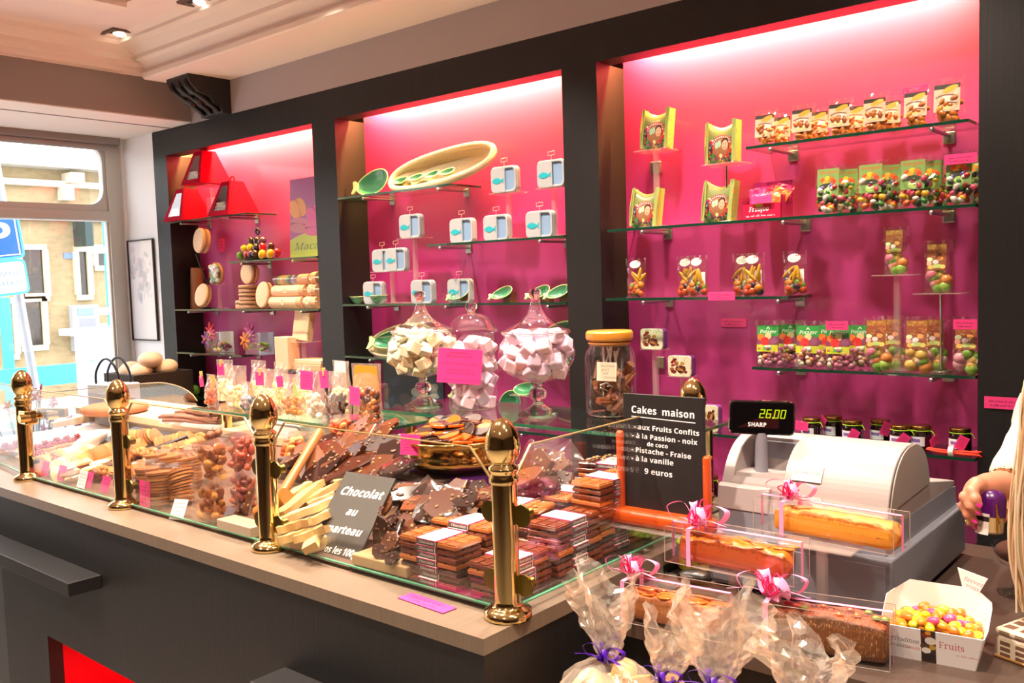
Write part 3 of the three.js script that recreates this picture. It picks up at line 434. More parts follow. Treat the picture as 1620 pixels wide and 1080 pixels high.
{ const c = fr(347, 445, 400, 485, -0.01); const R0 = 0.062; // stack of round boxes
  for (let i = 0; i < 3; i++) drum(['lowest', 'middle', 'top'][i] + ' round wooden box of the stack in the middle of the shelf', R0, 0.042, [c.x + 0.03, YA[2] + i * 0.043, -0.085], [0, 0, 0], mBox, mBoxD);
  drum('low round wooden box beside the foot of the stack', 0.04, 0.045, [c.x - 0.07, YA[2], -0.1], [0, 0.3, 0]);
  const d = fr(377, 417, 402, 443, -0.05); drum('round wooden box standing on edge on top of the stack', 0.058, 0.045, [c.x + 0.045, YA[2] + 0.129 + 0.059, -0.10], [PI / 2 - 0.05, 0, 0], mBoxL); }
{ const c = fr(403, 440, 427, 483, -0.03); drum('upright oval wooden box beside the wooden tubes', 0.069, 0.04, [c.x + 0.012, YA[2] + 0.07, -0.06], [PI / 2 - 0.12, 0, 0.05], mBoxL, mBox, 0.85); }
{ const tubeBox = (label, px1, px2, py, z, y) => { const a = onZ(px1, py, z), b = onZ(px2, py, z); const L = b.x - a.x, r = 0.031; const t = T('wooden_tube', label, 'tube', [(a.x + b.x) / 2, y, z - r]); A(t, 'body', cyl(r, r, L, 28).rotateZ(PI / 2), mBoxL); A(t, 'cap', cyl(r * 1.03, r * 1.03, 0.04, 28).rotateZ(PI / 2).translate(L / 2 - 0.017, 0, 0), mBox); A(t, 'stamp', merge([new THREE.TorusGeometry(0.013, 0.0015, 6, 20).translate(-0.01, 0.004, r), ...[-0.06, 0.045].map((x) => rbox(0.045, 0.004, 0.001, 0.0004, 1).translate(x, 0.004, r + 0.0003))]), M(0xfff1d8, 0.4)); return t; };
  const y1 = YA[2] + 0.032; tubeBox('lower stamped wooden tube lying on the shelf', 424, 474, 474, -0.01, y1); tubeBox('upper stamped wooden tube lying on another one', 428, 478, 456, -0.02, y1 + 0.058);
  tubeBox('lower wooden tube beside the upright, partly hidden', 478, 497, 473, -0.02, y1); tubeBox('middle wooden tube beside the upright, partly hidden', 485, 497, 452, -0.025, y1 + 0.06); tubeBox('top wooden tube beside the upright, partly hidden', 489, 497, 435, -0.03, y1 + 0.118);
  const a = onZ(430, 438, -0.03), b = onZ(484, 438, -0.03), L = b.x - a.x, t = T('macaron_tube', 'clear tube of coloured macarons lying on the wooden tubes', 'macaron tube', [a.x, y1 + 0.113, -0.062]);
  A(t, 'film', cyl(0.029, 0.029, L * 0.72, 24).rotateZ(PI / 2).translate(L * 0.36, 0, 0), film); A(t, 'cap', cyl(0.029, 0.029, L * 0.3, 24).rotateZ(PI / 2).translate(L * 0.86, 0, 0), mBox);
  const mg = merge([ball(0.026, 14, 8).scale(0.28, 1, 1).translate(-0.006, 0, 0), ball(0.026, 14, 8).scale(0.28, 1, 1).translate(0.006, 0, 0), cyl(0.0245, 0.0245, 0.008, 14).rotateZ(PI / 2)]);
  ['#8c1f46', '#7fa32b', '#e0a522', '#d98a78', '#7a9d2f', '#3d2230', '#9a86a8'].forEach((c, i) => A(t, 'macaron', mg, M(c, 0.6), [0.016 + i * 0.0235, 0, 0])); }
// flower gift boxes
function flower(t, x, y, z, s, c1, c2, n = 7) { const list = []; for (let i = 0; i < n; i++) { const a = i / n * 2 * PI; list.push(at(ball(0.014, 8, 6).scale(1.6, 0.6, 0.35), 0.02 * s, 0, 0, rnd(-0.6, 0.6), 0, 0).rotateZ(a).scale(s, s, s)); } A(t, 'petals', merge(list).translate(x, y, z), M(c1, 0.6)); A(t, 'flower_heart', ball(0.008 * s, 8, 6).translate(x, y, z + 0.008), M(c2, 0.5)); }
{ const mk = (label, q, w, cs, back) => { const t = T('flower_gift_box', label, 'gift box', [q.x + 0.01, YA[3], -0.075]); const h = 0.12; A(t, 'film', rbox(w, h, 0.09, 0.004).translate(0, h / 2, 0), film); A(t, 'back_card', rbox(w - 0.006, h, 0.003, 0.001, 1).translate(0.0, h / 2, -0.04), back); const s = []; for (let i = 0; i < 26; i++) s.push(paint(ball(0.013, 8, 6).scale(1, 0.8, 1).translate(rnd(-w / 2 + 0.016, w / 2 - 0.016), 0.014 + rnd(0.045), rnd(-0.028, 0.03)), pick(['#7d9a3a', '#c77a9a', '#7a5a86', '#c9b45a', '#8a3a56', '#e6d8d0']))); A(t, 'sweets', mergeC(s), VC(0.35));
    flower(t, -w * 0.28, h * 0.98, 0.03, 1.25, cs[0], 0xe8b030); flower(t, -w * 0.52, h * 0.62, 0.04, 1.15, cs[1], 0xe08a20); flower(t, -w * 0.05, h * 0.86, 0.045, 1.0, cs[2], 0xc9a038); };
  mk('flower gift box of sweets with a white back and a red bloom', fr(312, 524, 362, 557, -0.03), 0.155, [0xd6242e, 0x9a4a94, 0xd05a8a], whitePaper);
  mk('flower gift box of sweets with a lilac back beside the first', fr(378, 521, 420, 557, -0.03), 0.15, [0xb03a78, 0xd8762a, 0x9a4a84], M(0xaeb0d4, 0.4)); }
// beige boxes at the foot of the bay
{ const c = fr(430, 541, 456, 584, 0.02); O('beige_box', 'upright beige box standing below the tilted one', 'box', rbox(0.115, 0.165, 0.075, 0.005).translate(0, 0.0825, 0), mBoxL, [c.x + 0.015, c.y, -0.02]);
  const d = fr(447, 498, 480, 540, 0.0); const yT = d.y - 0.002; stand('acrylic stand carrying the tilted beige box', d.x + 0.02, -0.05, c.y, yT, 0.16, 0.1);
  O('beige_box', 'tilted beige box leaning back on an acrylic stand', 'box', rbox(0.125, 0.165, 0.04, 0.006).translate(0, 0.0825, 0), mBoxL, [d.x + 0.01, yT + 0.004, -0.05], [-0.12, 0, -0.08]);
  O('beige_box', 'flat beige box lying beside the upright', 'box', rbox(0.26, 0.03, 0.12, 0.003).translate(0, 0.015, 0), mBox, [onZ(485, 582, 0).x - 0.02, c.y, -0.06]);
  O('beige_box', 'second flat beige box lying on the first', 'box', rbox(0.22, 0.022, 0.11, 0.003).translate(0, 0.011, 0), mBoxL, [onZ(485, 582, 0).x + 0.0, c.y + 0.031, -0.06]);
  shelf(-4.0, -3.56, c.y, [-3.8], 'low glass shelf under the beige boxes', 0.03); }
{ const p = onZ(350, 388, ZB + 0.003); note('tiny pink label on the wall between the wooden boxes and the eggs', 0.06, 0.075, [p.x, p.y, ZB + 0.002], [0, 0, 0]); }
{ const g = ball(0.024, 14, 10).scale(1, 1.25, 1); const mY = MP(0xd8b71e, 0.2, { clearcoat: 0.7 }), mG = MP(0x74a82c, 0.2, { clearcoat: 0.7 });
  const k = onZ(300, 618, -0.06); shelf(-4.905, -4.4, k.y - 0.02, [-4.6], 'lowest glass shelf of the bay by the window, with a yellow and a green egg');
  [[296, 606, mY, 'yellow'], [309, 606, mG, 'green']].forEach(([x, y, m, n]) => { const p = onZ(x, y, -0.05); O('sugar_egg', `${n} sugar egg low in the dark corner of the bay`, 'egg', g, m, [p.x, k.y + 0.012, -0.05], [0, 0, 0.4]); }); }
// framed poster on the white strip, basket and bag on the floor by the window
{ const a = onZ(203, 381, 0.0), b = onZ(250, 539, 0.0); const w = 0.31, h = a.y - b.y; const t = T('framed_poster', 'pale framed poster on the white wall strip next to the window', 'poster', [a.x + 0.005 + w / 2, (a.y + b.y) / 2, 0.004]);
  const o = roundRect(w, h, 0.002); o.holes.push(roundRect(w - 0.016, h - 0.016, 0.001, 0, 0, THREE.Path)); A(t, 'frame', ext(o, 0.012), M(0x2c2b30, 0.4));
  A(t, 'print', unitUV(span(-w / 2 + 0.007, w / 2 - 0.007, -h / 2 + 0.007, h / 2 - 0.007, 0, 0.004)), MP(0xffffff, 0.2, { map: tex(128, 256, (x, W, H) => { fillBg(x, W, H, '#f3eef2'); x.globalAlpha = 0.5; for (let i = 0; i < 40; i++) { x.fillStyle = pick(['#b9bccb', '#d5c6cf', '#9aa3b5', '#c9d0da']); x.beginPath(); x.ellipse(rnd(10, 110), rnd(20, 150), rnd(4, 14), rnd(4, 14), 0, 0, 7); x.fill(); } x.globalAlpha = 1; }), clearcoat: 1 })); }
{ const p = onZ(230, 600, 0.22), q = onZ(205, 592, 0.22); const t = T('bread_basket', 'dark wicker basket of round rolls beside the window', 'basket', [-4.88, 0, 0.20], 0); const yT = onX(230, 590, -4.8).y; const bt = tex(128, 128, (x, w, h) => { fillBg(x, w, h, '#2a1d17'); for (let j = 0; j < 16; j++) for (let i = 0; i < 16; i++) { x.fillStyle = (i + j) % 2 ? '#4a342a' : '#1b120e'; x.fillRect(i * 8, j * 8 + 1, 7, 6); } }, [6, 6]);
  A(t, 'sides', merge([ubox(0.34, yT, 0.03, 0, yT / 2, 0.16), ubox(0.34, yT, 0.03, 0, yT / 2, -0.16), ubox(0.03, yT, 0.29, 0.155, yT / 2, 0), ubox(0.03, yT, 0.29, -0.155, yT / 2, 0)]), M(0xffffff, 0.8, { map: bt })); A(t, 'lining', span(-0.14, 0.14, yT - 0.12, yT - 0.04, -0.145, 0.145), M(0x2a1d17, 0.9));
  const rg = ball(0.065, 18, 12).scale(1, 0.72, 1); [[-0.08, 0.02, 0.07], [0.06, 0.02, 0.08], [0.0, 0.07, -0.02], [-0.08, 0.01, -0.08], [0.09, 0.03, -0.06], [0.08, 0.08, 0.03]].forEach(([x, y, z], i) => O('bread_roll', ['front roll of the basket beside the bag handles', 'front roll of the basket nearest the shelving', 'middle roll heaped over the others in the basket', 'rear roll of the basket nearest the window', 'rear roll of the basket against the wall strip', 'topmost roll of the basket, resting on the rear ones'][i], 'roll', rg, M(0xf1d3b4, 0.7), [t.position.x + x, yT - 0.01 + y, t.position.z + z], [rnd(0.5), rnd(3), 0], 'rolls in the basket'));
  const bb = onX(198, 640, -4.6), g2 = T('carrier_bag', 'white carrier bag with black loop handles standing by the window', 'bag', [-4.62, 0, 0.53], 0.35); const hT = onX(190, 605, -4.6).y; A(g2, 'body', rbox(0.24, hT, 0.12, 0.008).translate(0, hT / 2, 0), M(0xe9e6ea, 0.5)); const th = onX(192, 567, -4.6).y; for (const z of [-0.04, 0.04]) A(g2, 'handle', tube([[-0.075, hT - 0.02, z], [-0.07, hT + 0.06, z], [-0.02, th, z], [0.02, th, z], [0.07, hT + 0.06, z], [0.075, hT - 0.02, z]], 0.006, 30, 6), M(0x20242a, 0.5)); }
// potted flowers by the window
{ const c = onX(45, 660, -5.0); const t = T('potted_flowers', 'potted plant with lilac and pink flowers and pale leaves by the window', 'plant', [-4.95, 0, onX(45, 660, -4.95).z]); const yT = onX(45, 600, -4.95).y;
  A(t, 'pot', lathe([[0, 0], [0.13, 0], [0.17, 0.55], [0.18, 0.57], [0.165, 0.57], [0.13, 0.5], [0, 0.5]], 28), M(0x8a7a6a, 0.7));
  const lf = [], st = []; for (let i = 0; i < 90; i++) { const a = rnd(2 * PI), L = rnd(0.16, 0.3), y0 = 0.5, e = rnd(0.3, 1.2); const s = new THREE.Shape(); s.moveTo(0, 0); s.quadraticCurveTo(0.03, L / 2, 0, L); s.quadraticCurveTo(-0.03, L / 2, 0, 0); lf.push(at(new THREE.ShapeGeometry(s, 5), 0, y0, 0, e, a, 0)); }
  A(t, 'leaves', merge(lf), MP(0xa9b860, 0.9, { side: THREE.DoubleSide, transmission: 0.4, thickness: 0 }));
  const fl = [], f2 = []; for (let i = 0; i < 34; i++) { const a = rnd(2 * PI), r = rnd(0.02, 0.26), y = yT - rnd(0.0, 0.32) - r * 0.3; const p = [Math.cos(a) * r, y, Math.sin(a) * r]; st.push(tube([[p[0] * 0.3, 0.5, p[2] * 0.3], [p[0] * 0.7, (y + 0.5) / 2 + 0.05, p[2] * 0.7], p], 0.003, 8, 5)); const q = []; for (let k = 0; k < 5; k++) q.push(at(ball(0.012, 6, 5).scale(1.5, 0.6, 0.5), 0.014, 0, 0).rotateZ(k * 1.257)); (i % 2 ? fl : f2).push(merge(q).rotateX(rnd(-1, 1)).rotateY(rnd(3)).translate(...p)); }
  A(t, 'stems', merge(st), M(0x6a7a3a, 0.7)); A(t, 'lilac_flowers', merge(fl), MP(0xf0d8f0, 0.9, { transmission: 0.4, thickness: 0 })); A(t, 'pink_flowers', merge(f2), MP(0xe0a0c0, 0.9, { transmission: 0.4, thickness: 0 })); }
// ---------- second bay: fish tins, green dishes, baskets ----------
const mTin = MP(0xaaacb1, 0.35, { clearcoat: 0.4 }), mTinIn = MP(0x7f9bbd, 0.35), mTeal = M(0x1fa3b4, 0.5), mWire = M(0xd8a79c, 0.4);
function fishShape(s) { const k = new THREE.Shape(); k.moveTo(-1 * s, 0); k.quadraticCurveTo(-0.5 * s, 0.5 * s, 0.05 * s, 0.36 * s); k.quadraticCurveTo(0.4 * s, 0.25 * s, 0.62 * s, 0.06 * s); k.lineTo(1 * s, 0.42 * s); k.quadraticCurveTo(0.86 * s, 0, 1 * s, -0.42 * s); k.lineTo(0.62 * s, -0.06 * s); k.quadraticCurveTo(0.4 * s, -0.3 * s, 0.05 * s, -0.36 * s); k.quadraticCurveTo(-0.5 * s, -0.45 * s, -1 * s, 0); return k; }
let tin0;
function tin(label, px1, py1, px2, py2, y, z = -0.015, ry = 0, tiltKey = 0) {
  const q = fr(px1, py1, px2, py2, z), w = 0.128, h = 0.1, d = 0.024;
  if (!tin0) { const t = tin0 = T('fish_tin', label, 'tin', [0, 0, 0]);
    A(t, 'tin', ext(roundRect(w, h, 0.022), d - 0.008, 0.003, 2, 8).translate(0, h / 2, -d + 0.004), mTin);
    const ring = roundRect(w, h, 0.022); ring.holes.push(roundRect(w - 0.012, h - 0.012, 0.018, 0, 0, THREE.Path)); A(t, 'rim', ext(ring, 0.006, 0.0015).translate(0, h / 2, -0.001), mTin);
    A(t, 'inner_tray', ext(roundRect(w - 0.012, h - 0.012, 0.018), 0.001).translate(0, h / 2, -0.0005), mTinIn);
    const lid = new THREE.Shape(); lid.moveTo(-w / 2 + 0.022, -h / 2 + 0.003); lid.lineTo(0.006, -h / 2 + 0.003); lid.lineTo(0.004, h / 2 - 0.003); lid.lineTo(-w / 2 + 0.022, h / 2 - 0.003); lid.quadraticCurveTo(-w / 2 + 0.003, h / 2 - 0.003, -w / 2 + 0.003, h / 2 - 0.022); lid.lineTo(-w / 2 + 0.003, -h / 2 + 0.022); lid.quadraticCurveTo(-w / 2 + 0.003, -h / 2 + 0.003, -w / 2 + 0.022, -h / 2 + 0.003);
    const l = A(t, 'lid', ext(lid, 0.004, 0.001).translate(0, h / 2, 0.002), mTin); A(l, 'rolled_edge', cyl(0.004, 0.004, h - 0.006, 10).translate(0.006, h / 2, 0.005), mTin);
    A(t, 'fish_motif', ext(fishShape(0.031), 0.0012).translate(-0.027, h * 0.46, 0.0072), mTeal);
    const kx = 0.006, ky = h - 0.004; A(t, 'tin_key', merge([tube([[kx, h * 0.5, 0.009], [kx, ky, 0.006], [kx, ky + 0.022, 0.004]], 0.0011, 8, 5), ...[[[-0.016, 0.022], [0.016, 0.024]], [[0.016, 0.024], [0.016, 0.038]], [[0.016, 0.038], [-0.016, 0.036]], [[-0.016, 0.036], [-0.016, 0.022]]].map(([a, b]) => tube([[kx + a[0], ky + a[1], 0.004], [kx + b[0], ky + b[1], 0.004]], 0.0011, 2, 5))]), mWire);
    t.position.set(q.x + w / 2 * 0.0, y, z); t.rotation.y = ry; return t; }
  return dup(tin0, label, [q.x, y, z], ry);
}
{ const y1 = onZ(800, 304, -0.02).y, y2 = onZ(872, 296, -0.02).y, y3 = onZ(650, 376, -0.02).y, y4 = onZ(612, 429, -0.02).y;
  tin('white fish tin raised on a stand, over the middle tin of the row of three', 774, 264, 823, 304, y1);
  tin('white fish tin raised on a stand beside the upright, cut by its edge', 850, 254, 896, 296, y2);
  tin('first white fish tin of the row of three on the glass shelf', 706, 343, 757, 382, YB[1], -0.03);
  tin('middle white fish tin of the row of three on the glass shelf', 761, 337, 811, 378, YB[1], -0.018);
  tin('last white fish tin of the row of three, next to the upright', 829, 331, 880, 372, YB[1]);
  tin('white fish tin alone on a stand over the overlapping pair', 629, 338, 671, 376, y3);
  tin('rear white fish tin of the overlapping pair on a stand', 585, 396, 627, 429, y4, -0.05);
  tin('front white fish tin of the overlapping pair on a stand', 607, 391, 648, 428, y4, -0.015);
  tin('white fish tin behind the second small green bowl', 577, 444, 606, 478, YB[2], -0.03);
  tin('white fish tin standing between the bowls and the tilted dishes', 647, 441, 690, 477, YB[2], -0.015);
  tin('white fish tin half hidden behind the first tilted dish', 704, 438, 751, 475, YB[2], -0.06);
  stand('acrylic stand under the fish tin over the row of three', onZ(800, 304, -0.04).x + 0.01, -0.045, YB[1], y1, 0.15, 0.07);
  stand('acrylic stand under the fish tin beside the upright', onZ(872, 296, -0.04).x + 0.01, -0.045, YB[1], y2, 0.13, 0.07);
  stand('tall acrylic stand under the single fish tin', onZ(652, 377, -0.04).x + 0.01, -0.045, YB[2], y3, 0.15, 0.08);
  stand('acrylic stand under the overlapping pair of fish tins', onZ(618, 430, -0.05).x + 0.005, -0.055, YB[2], y4, 0.2, 0.09); }
// green glazed fish dishes
const scales = tex(256, 256, (x, w, h) => { fillBg(x, w, h, '#0f4f30'); for (let j = 0; j < 14; j++) for (let i = -1; i < 14; i++) { const cx = i * 19 + (j % 2) * 9.5 + 8, cy = j * 19; const g = x.createRadialGradient(cx, cy, 1, cx, cy, 11); g.addColorStop(0, '#3aa66c'); g.addColorStop(0.65, '#176040'); g.addColorStop(1, '#a9d4ac'); x.fillStyle = g; x.beginPath(); x.arc(cx, cy, 10.5, 0, 7); x.fill(); } });
const mGreen = MP(0xffffff, 0.18, { map: scales, bumpMap: scales, bumpScale: 0.002, clearcoat: 1, clearcoatRoughness: 0.08 }), mRim = MP(0xb9c489, 0.25, { clearcoat: 1 }), mGreenOut = MP(0x3e8a5a, 0.25, { clearcoat: 1 }), mTealDish = MP(0xffffff, 0.2, { map: scales, color: 0x9fd8e0, clearcoat: 1 });
function dishGeo(L, W, D) { const out = (a) => { const c = Math.cos(a), s = Math.sin(a); return [L * c * (1 - 0.08 * c), W * s * (1 + 0.1 * c)]; };
  const inner = grid(36, 10, (u, v) => { const [x, y] = out(-u * 2 * PI), k = Math.max(v, 0.001); return [x * k * 0.95, y * k * 0.95, -D * (1 - Math.pow(v, 2.4)) + 0.001]; }, true); { const p = inner.attributes.position, uv = inner.attributes.uv; for (let i = 0; i < p.count; i++) uv.setXY(i, p.getX(i) / (2 * L) + 0.5, p.getY(i) / (2 * W) + 0.5); }
  const outer = grid(36, 8, (u, v) => { const [x, y] = out(u * 2 * PI), k = Math.max(v, 0.001); return [x * k, y * k, -D * 1.12 * (1 - Math.pow(v, 2.2)) - 0.002]; }, true);
  const rimPts = Array.from({ length: 40 }, (_, i) => { const [x, y] = out(i / 40 * 2 * PI); return V(x * 0.975, y * 0.975, 0); });
  return { inner, outer, rim: tube(rimPts, Math.max(0.0022, 0.03 * L), 60, 6, true) }; }
function fishDish(label, L, W, D, p, r, mat = mGreen, tail = true, foot = true, group) {
  const t = T('fish_dish', label, 'dish', p); t.rotation.set(...r); if (group) t.userData.group = group;
  const g = dishGeo(L, W, D); A(t, 'bowl', g.outer, mGreenOut); A(t, 'glaze', g.inner, mat); A(t, 'rim', g.rim, mRim);
  if (tail) { const s = shape([[-L * 0.97, -0.12 * L], [-L * 1.22, -0.3 * L], [-L * 1.34, -0.26 * L], [-L * 1.24, 0], [-L * 1.34, 0.3 * L], [-L * 1.2, 0.3 * L], [-L * 0.97, 0.12 * L]]); A(t, 'tail', ext(s, 0.004, 0.002, 2).translate(0, 0, -0.003), mRim); }
  return t;
}
{ const c = fr(553, 268, 604, 306, -0.01); fishDish('green glazed fish dish propped upright beside the cream basket', c.w / 2 * 0.95, c.h * 0.58, 0.03, [c.x + 0.01, YB[0] + c.h / 2 + 0.004, -0.05], [-0.35, 0, 0.12]);
  // long cream basket
  const q = fr(607, 246, 762, 302, -0.02), L = q.w / 2 * 0.98, W = 0.04, wick = tex(256, 256, (x, w, h) => { fillBg(x, w, h, '#dccca4'); for (let j = 0; j < 22; j++) for (let i = 0; i < 16; i++) { x.fillStyle = (i + j) % 2 ? '#f2e6c9' : '#d6c299'; x.beginPath(); x.ellipse(i * 16 + 8, j * 11.7 + 6, 8, 5, 0.15, 0, 7); x.fill(); } }, [6, 2]);
  const mWick = M(0xffffff, 0.75, { map: wick, bumpMap: wick, bumpScale: 0.01 }); const bp = [q.x + 0.01, YB[0] + 0.086, -0.075], br = [-0.5, 0, 0.125];
  const b = T('woven_basket', 'long cream woven basket propped up on the top glass shelf', 'basket', bp); b.rotation.set(...br);
  const H = 0.08; const ov = (u, k) => { const a = u * 2 * PI, c = Math.cos(a), s = Math.sin(a); return [L * k * Math.sign(c) * Math.pow(Math.abs(c), 0.85), H * k * Math.sign(s) * Math.pow(Math.abs(s), 0.85)]; };
  A(b, 'basin', merge([grid(48, 6, (u, v) => { const [x, y] = ov(-u, 0.72 + 0.28 * v); return [x, y, -W * (1 - v)]; }, true), grid(48, 4, (u, v) => { const [x, y] = ov(-u, 0.72 * Math.max(v, 0.01)); return [x, y, -W]; }, true), grid(48, 6, (u, v) => { const [x, y] = ov(u, 0.76 + 0.28 * v); return [x, y, -W * (1 - v) - 0.008]; }, true), grid(48, 3, (u, v) => { const [x, y] = ov(u, 0.76 * Math.max(v, 0.01)); return [x, y, -W - 0.008]; }, true)]), mWick);
  A(b, 'rim', tube(Array.from({ length: 50 }, (_, i) => { const [x, y] = ov(i / 50, 1.02); return V(x, y, 0); }), 0.014, 90, 8, true), mWick);
  // four little dishes in the basket
  const qd = new THREE.Quaternion().setFromEuler(new THREE.Euler(...br)); [[640, 287], [664, 282], [691, 277], [714, 273]].forEach(([px, py], i) => { const p = onZ(px, py, bp[2] - 0.005); fishDish(`${['first', 'second', 'third', 'fourth'][i]} small green fish dish from the low end inside the long cream basket`, 0.042, 0.026, 0.016, [p.x, p.y + 0.003, bp[2] + 0.02], [-0.9, 0, 0.12]); });
  // small bowls and tilted dishes on the third shelf
  const bowlG = lathe([[0, 0], [0.018, 0], [0.02, 0.004], [0.034, 0.014], [0.044, 0.03], [0.047, 0.042], [0.0455, 0.0425], [0.041, 0.03], [0.03, 0.016], [0, 0.008]], 30); const bowlR = new THREE.TorusGeometry(0.0465, 0.0022, 6, 36).rotateX(PI / 2).translate(0, 0.042, 0);
  [[558, -0.04, 'small green bowl nearest the upright at the end of the shelf', 0.78], [592, -0.005, 'small green bowl standing in front of a fish tin', 0.9]].forEach(([px, z, l, s]) => { const t = T('green_bowl', l, 'bowl', [onZ(px, 478, z).x, YB[2], z - 0.03]); A(t, 'bowl', bowlG, MP(0x5f9a74, 0.25, { clearcoat: 1 })); A(t, 'rim', bowlR, mRim); t.scale.setScalar(s); });
  [[719, 464, 'first', -0.02, 'in front of the last fish tin'], [787, 461, 'second', -0.02, 'alone in the middle of the shelf'], [846, 459, 'third', -0.045, 'behind the last one'], [876, 459, 'last', -0.01, 'next to the upright']].forEach(([px, py, n, z, w]) => { const p = onZ(px, py, z); fishDish(`${n} of four tilted green fish dishes, ${w}`, 0.05, 0.032, 0.022, [p.x, YB[2] + 0.04, z - 0.03], [-0.75, 0.0, 0.38]); const h = T('dish_holder', `brown wooden wedge propping up the ${n} tilted fish dish`, 'holder', [p.x + 0.012, YB[2], z - 0.052]); A(h, 'wedge', ext(shape([[-0.012, 0], [0.028, 0], [0.028, 0.042], [-0.012, 0.012]]), 0.035, 0.001).translate(0, 0, -0.018), M(0x6a3a22, 0.5)); });
  // low shelf basket with a green dish in it, big teal dish
  const k = fr(577, 520, 640, 563, -0.02); const b2 = T('woven_basket', 'pale oval basket leaning behind the jar of pale sweets', 'basket', [k.x + 0.05, YB[3] + 0.075, -0.075]); b2.rotation.set(-0.5, 0, 0.15); const L2 = 0.2, H2 = 0.075; const o2 = (u, s) => { const a = u * 2 * PI; return [L2 * s * Math.cos(a), H2 * s * Math.sin(a)]; };
  A(b2, 'basin', merge([grid(40, 6, (u, v) => { const [x, y] = o2(-u, Math.max(v, 0.01)); return [x, y, -0.03 * (1 - v * v)]; }, true), grid(40, 6, (u, v) => { const [x, y] = o2(u, Math.max(v, 0.01) * 1.02); return [x, y, -0.04 * (1 - v * v) - 0.003]; }, true)]), mWick); A(b2, 'rim', tube(Array.from({ length: 40 }, (_, i) => { const [x, y] = o2(i / 40, 1); return V(x, y, 0); }), 0.008, 60, 6, true), mWick);
  fishDish('green fish dish lying in the pale oval basket behind the sweet jars', 0.11, 0.045, 0.025, [b2.position.x - 0.03, b2.position.y + 0.005, -0.045], [-0.5, 0, 0.15]);
  const w1 = onZ(884, 505, -0.1); fishDish('large teal dish on edge beside the upright behind the tall sweet jar', 0.12, 0.085, 0.03, [w1.x + 0.0, YB[3] + 0.08, -0.13], [-0.15, 0, 0.05], mTealDish, false); shelf(-2.5, -2.06, YB[3], [-2.2], 'short glass shelf beside the upright carrying the large teal dish');
  // bottom: dark picture panel and green dishes behind the jars
  const pa = fr(607, 565, 702, 655, -0.1); O('dark_picture', 'dark picture of shells leaning behind the pale sweet jar', 'picture', unitUV(rbox(pa.w, pa.h, 0.012, 0.002)), M(0xffffff, 0.35, { map: tex(256, 256, (x, w, h) => { fillBg(x, w, h, '#1d2228'); for (let i = 0; i < 18; i++) { x.fillStyle = pick(['#5b4038', '#8a7f78', '#2d3a4a', '#b0a79d', '#4a3a30', '#6d7a86']); x.globalAlpha = 0.7; x.beginPath(); x.ellipse(rnd(w), rnd(110, h), rnd(14, 34), rnd(12, 26), rnd(3), 0, 7); x.fill(); } x.globalAlpha = 1; }) }), [pa.x, pa.y + pa.h / 2, -0.11]);
  shelf(-3.38, -2.06, pa.y, [-3.1, -2.3], 'low glass shelf behind the jars carrying the dark picture and green dishes');
  const d1 = onZ(800, 625, -0.08); fishDish('upright green scaled dish seen between the two jars of sweets', 0.062, 0.068, 0.02, [d1.x, pa.y + 0.075, -0.11], [-0.1, 0, 0], mGreen, false); const d2 = onZ(706, 622, -0.08); fishDish('green fish dish with its tail up behind the straight sweet jar', 0.05, 0.04, 0.016, [d2.x + 0.03, pa.y + 0.055, -0.11], [-0.1, 0, -0.9]); const d3 = onZ(828, 612, -0.08); stand('small acrylic stand under a green dish behind the jars', d3.x, -0.09, pa.y, d3.y - 0.03, 0.1, 0.09); fishDish('green dish lying on a small acrylic stand behind the tall jar', 0.055, 0.036, 0.02, [d3.x, d3.y - 0.008, -0.09], [-0.9, 0, 0], mGreen, false); }

// ---------- third bay: bags of sweets ----------
function bagFilm(w, h, d, k = 0) { // pouch that bulges below and is crimped flat above
  const f = (sgn) => grid(10, 12, (u0, v) => { const u = (sgn > 0 ? u0 : 1 - u0) * 2 - 1; const prof = v < 0.55 ? Math.pow(Math.sin((0.12 + v / 0.55 * 0.88) * PI / 2), 0.6) * (1 - 0.25 * v) : 0.78 * Math.pow(1 - (v - 0.55) / 0.45, 1.3); const b = Math.pow(Math.max(0, 1 - u * u), 0.55); const n = noise.noise(u * 3 + k * 7, v * 6, sgn * 3 + k) * 0.006 * (1 - Math.abs(u)) + (v > 0.86 ? 0.0022 * Math.sin(u * 22) : 0); return [u * w / 2 * (1 - 0.06 * Math.sin(v * PI) * (v > 0.3 ? 1 : 0.3)), v * h, sgn * (d / 2 * prof * b) + n + sgn * 0.0008]; });
  const g = merge([f(1), f(-1)]); g.computeVertexNormals(); return g; // crisp creases
}
function blobs(n, w, h, d, y0, y1, r, cols, sx = 1, sy = 1) { const l = []; for (let i = 0; i < n; i++) { const y = y0 + (y1 - y0) * (i + 0.5) / n, e = Math.sqrt(Math.max(0.1, 1 - Math.pow((y - h * 0.25) / (h * 0.9), 2))); l.push(paint(at(ball(r * rnd(0.85, 1.15), 9, 7).scale(sx, sy, 0.9), rnd(-1, 1) * (w / 2 - r * Math.max(sx, 1)) * 0.9, y, rnd(-0.4, 1) * (d / 2 - r) * e, 0, 0, rnd(-1.5, 1.5)), pick(cols))); } return mergeC(l); }
const sweetM = VC(0.3, { clearcoat: 0.4 });
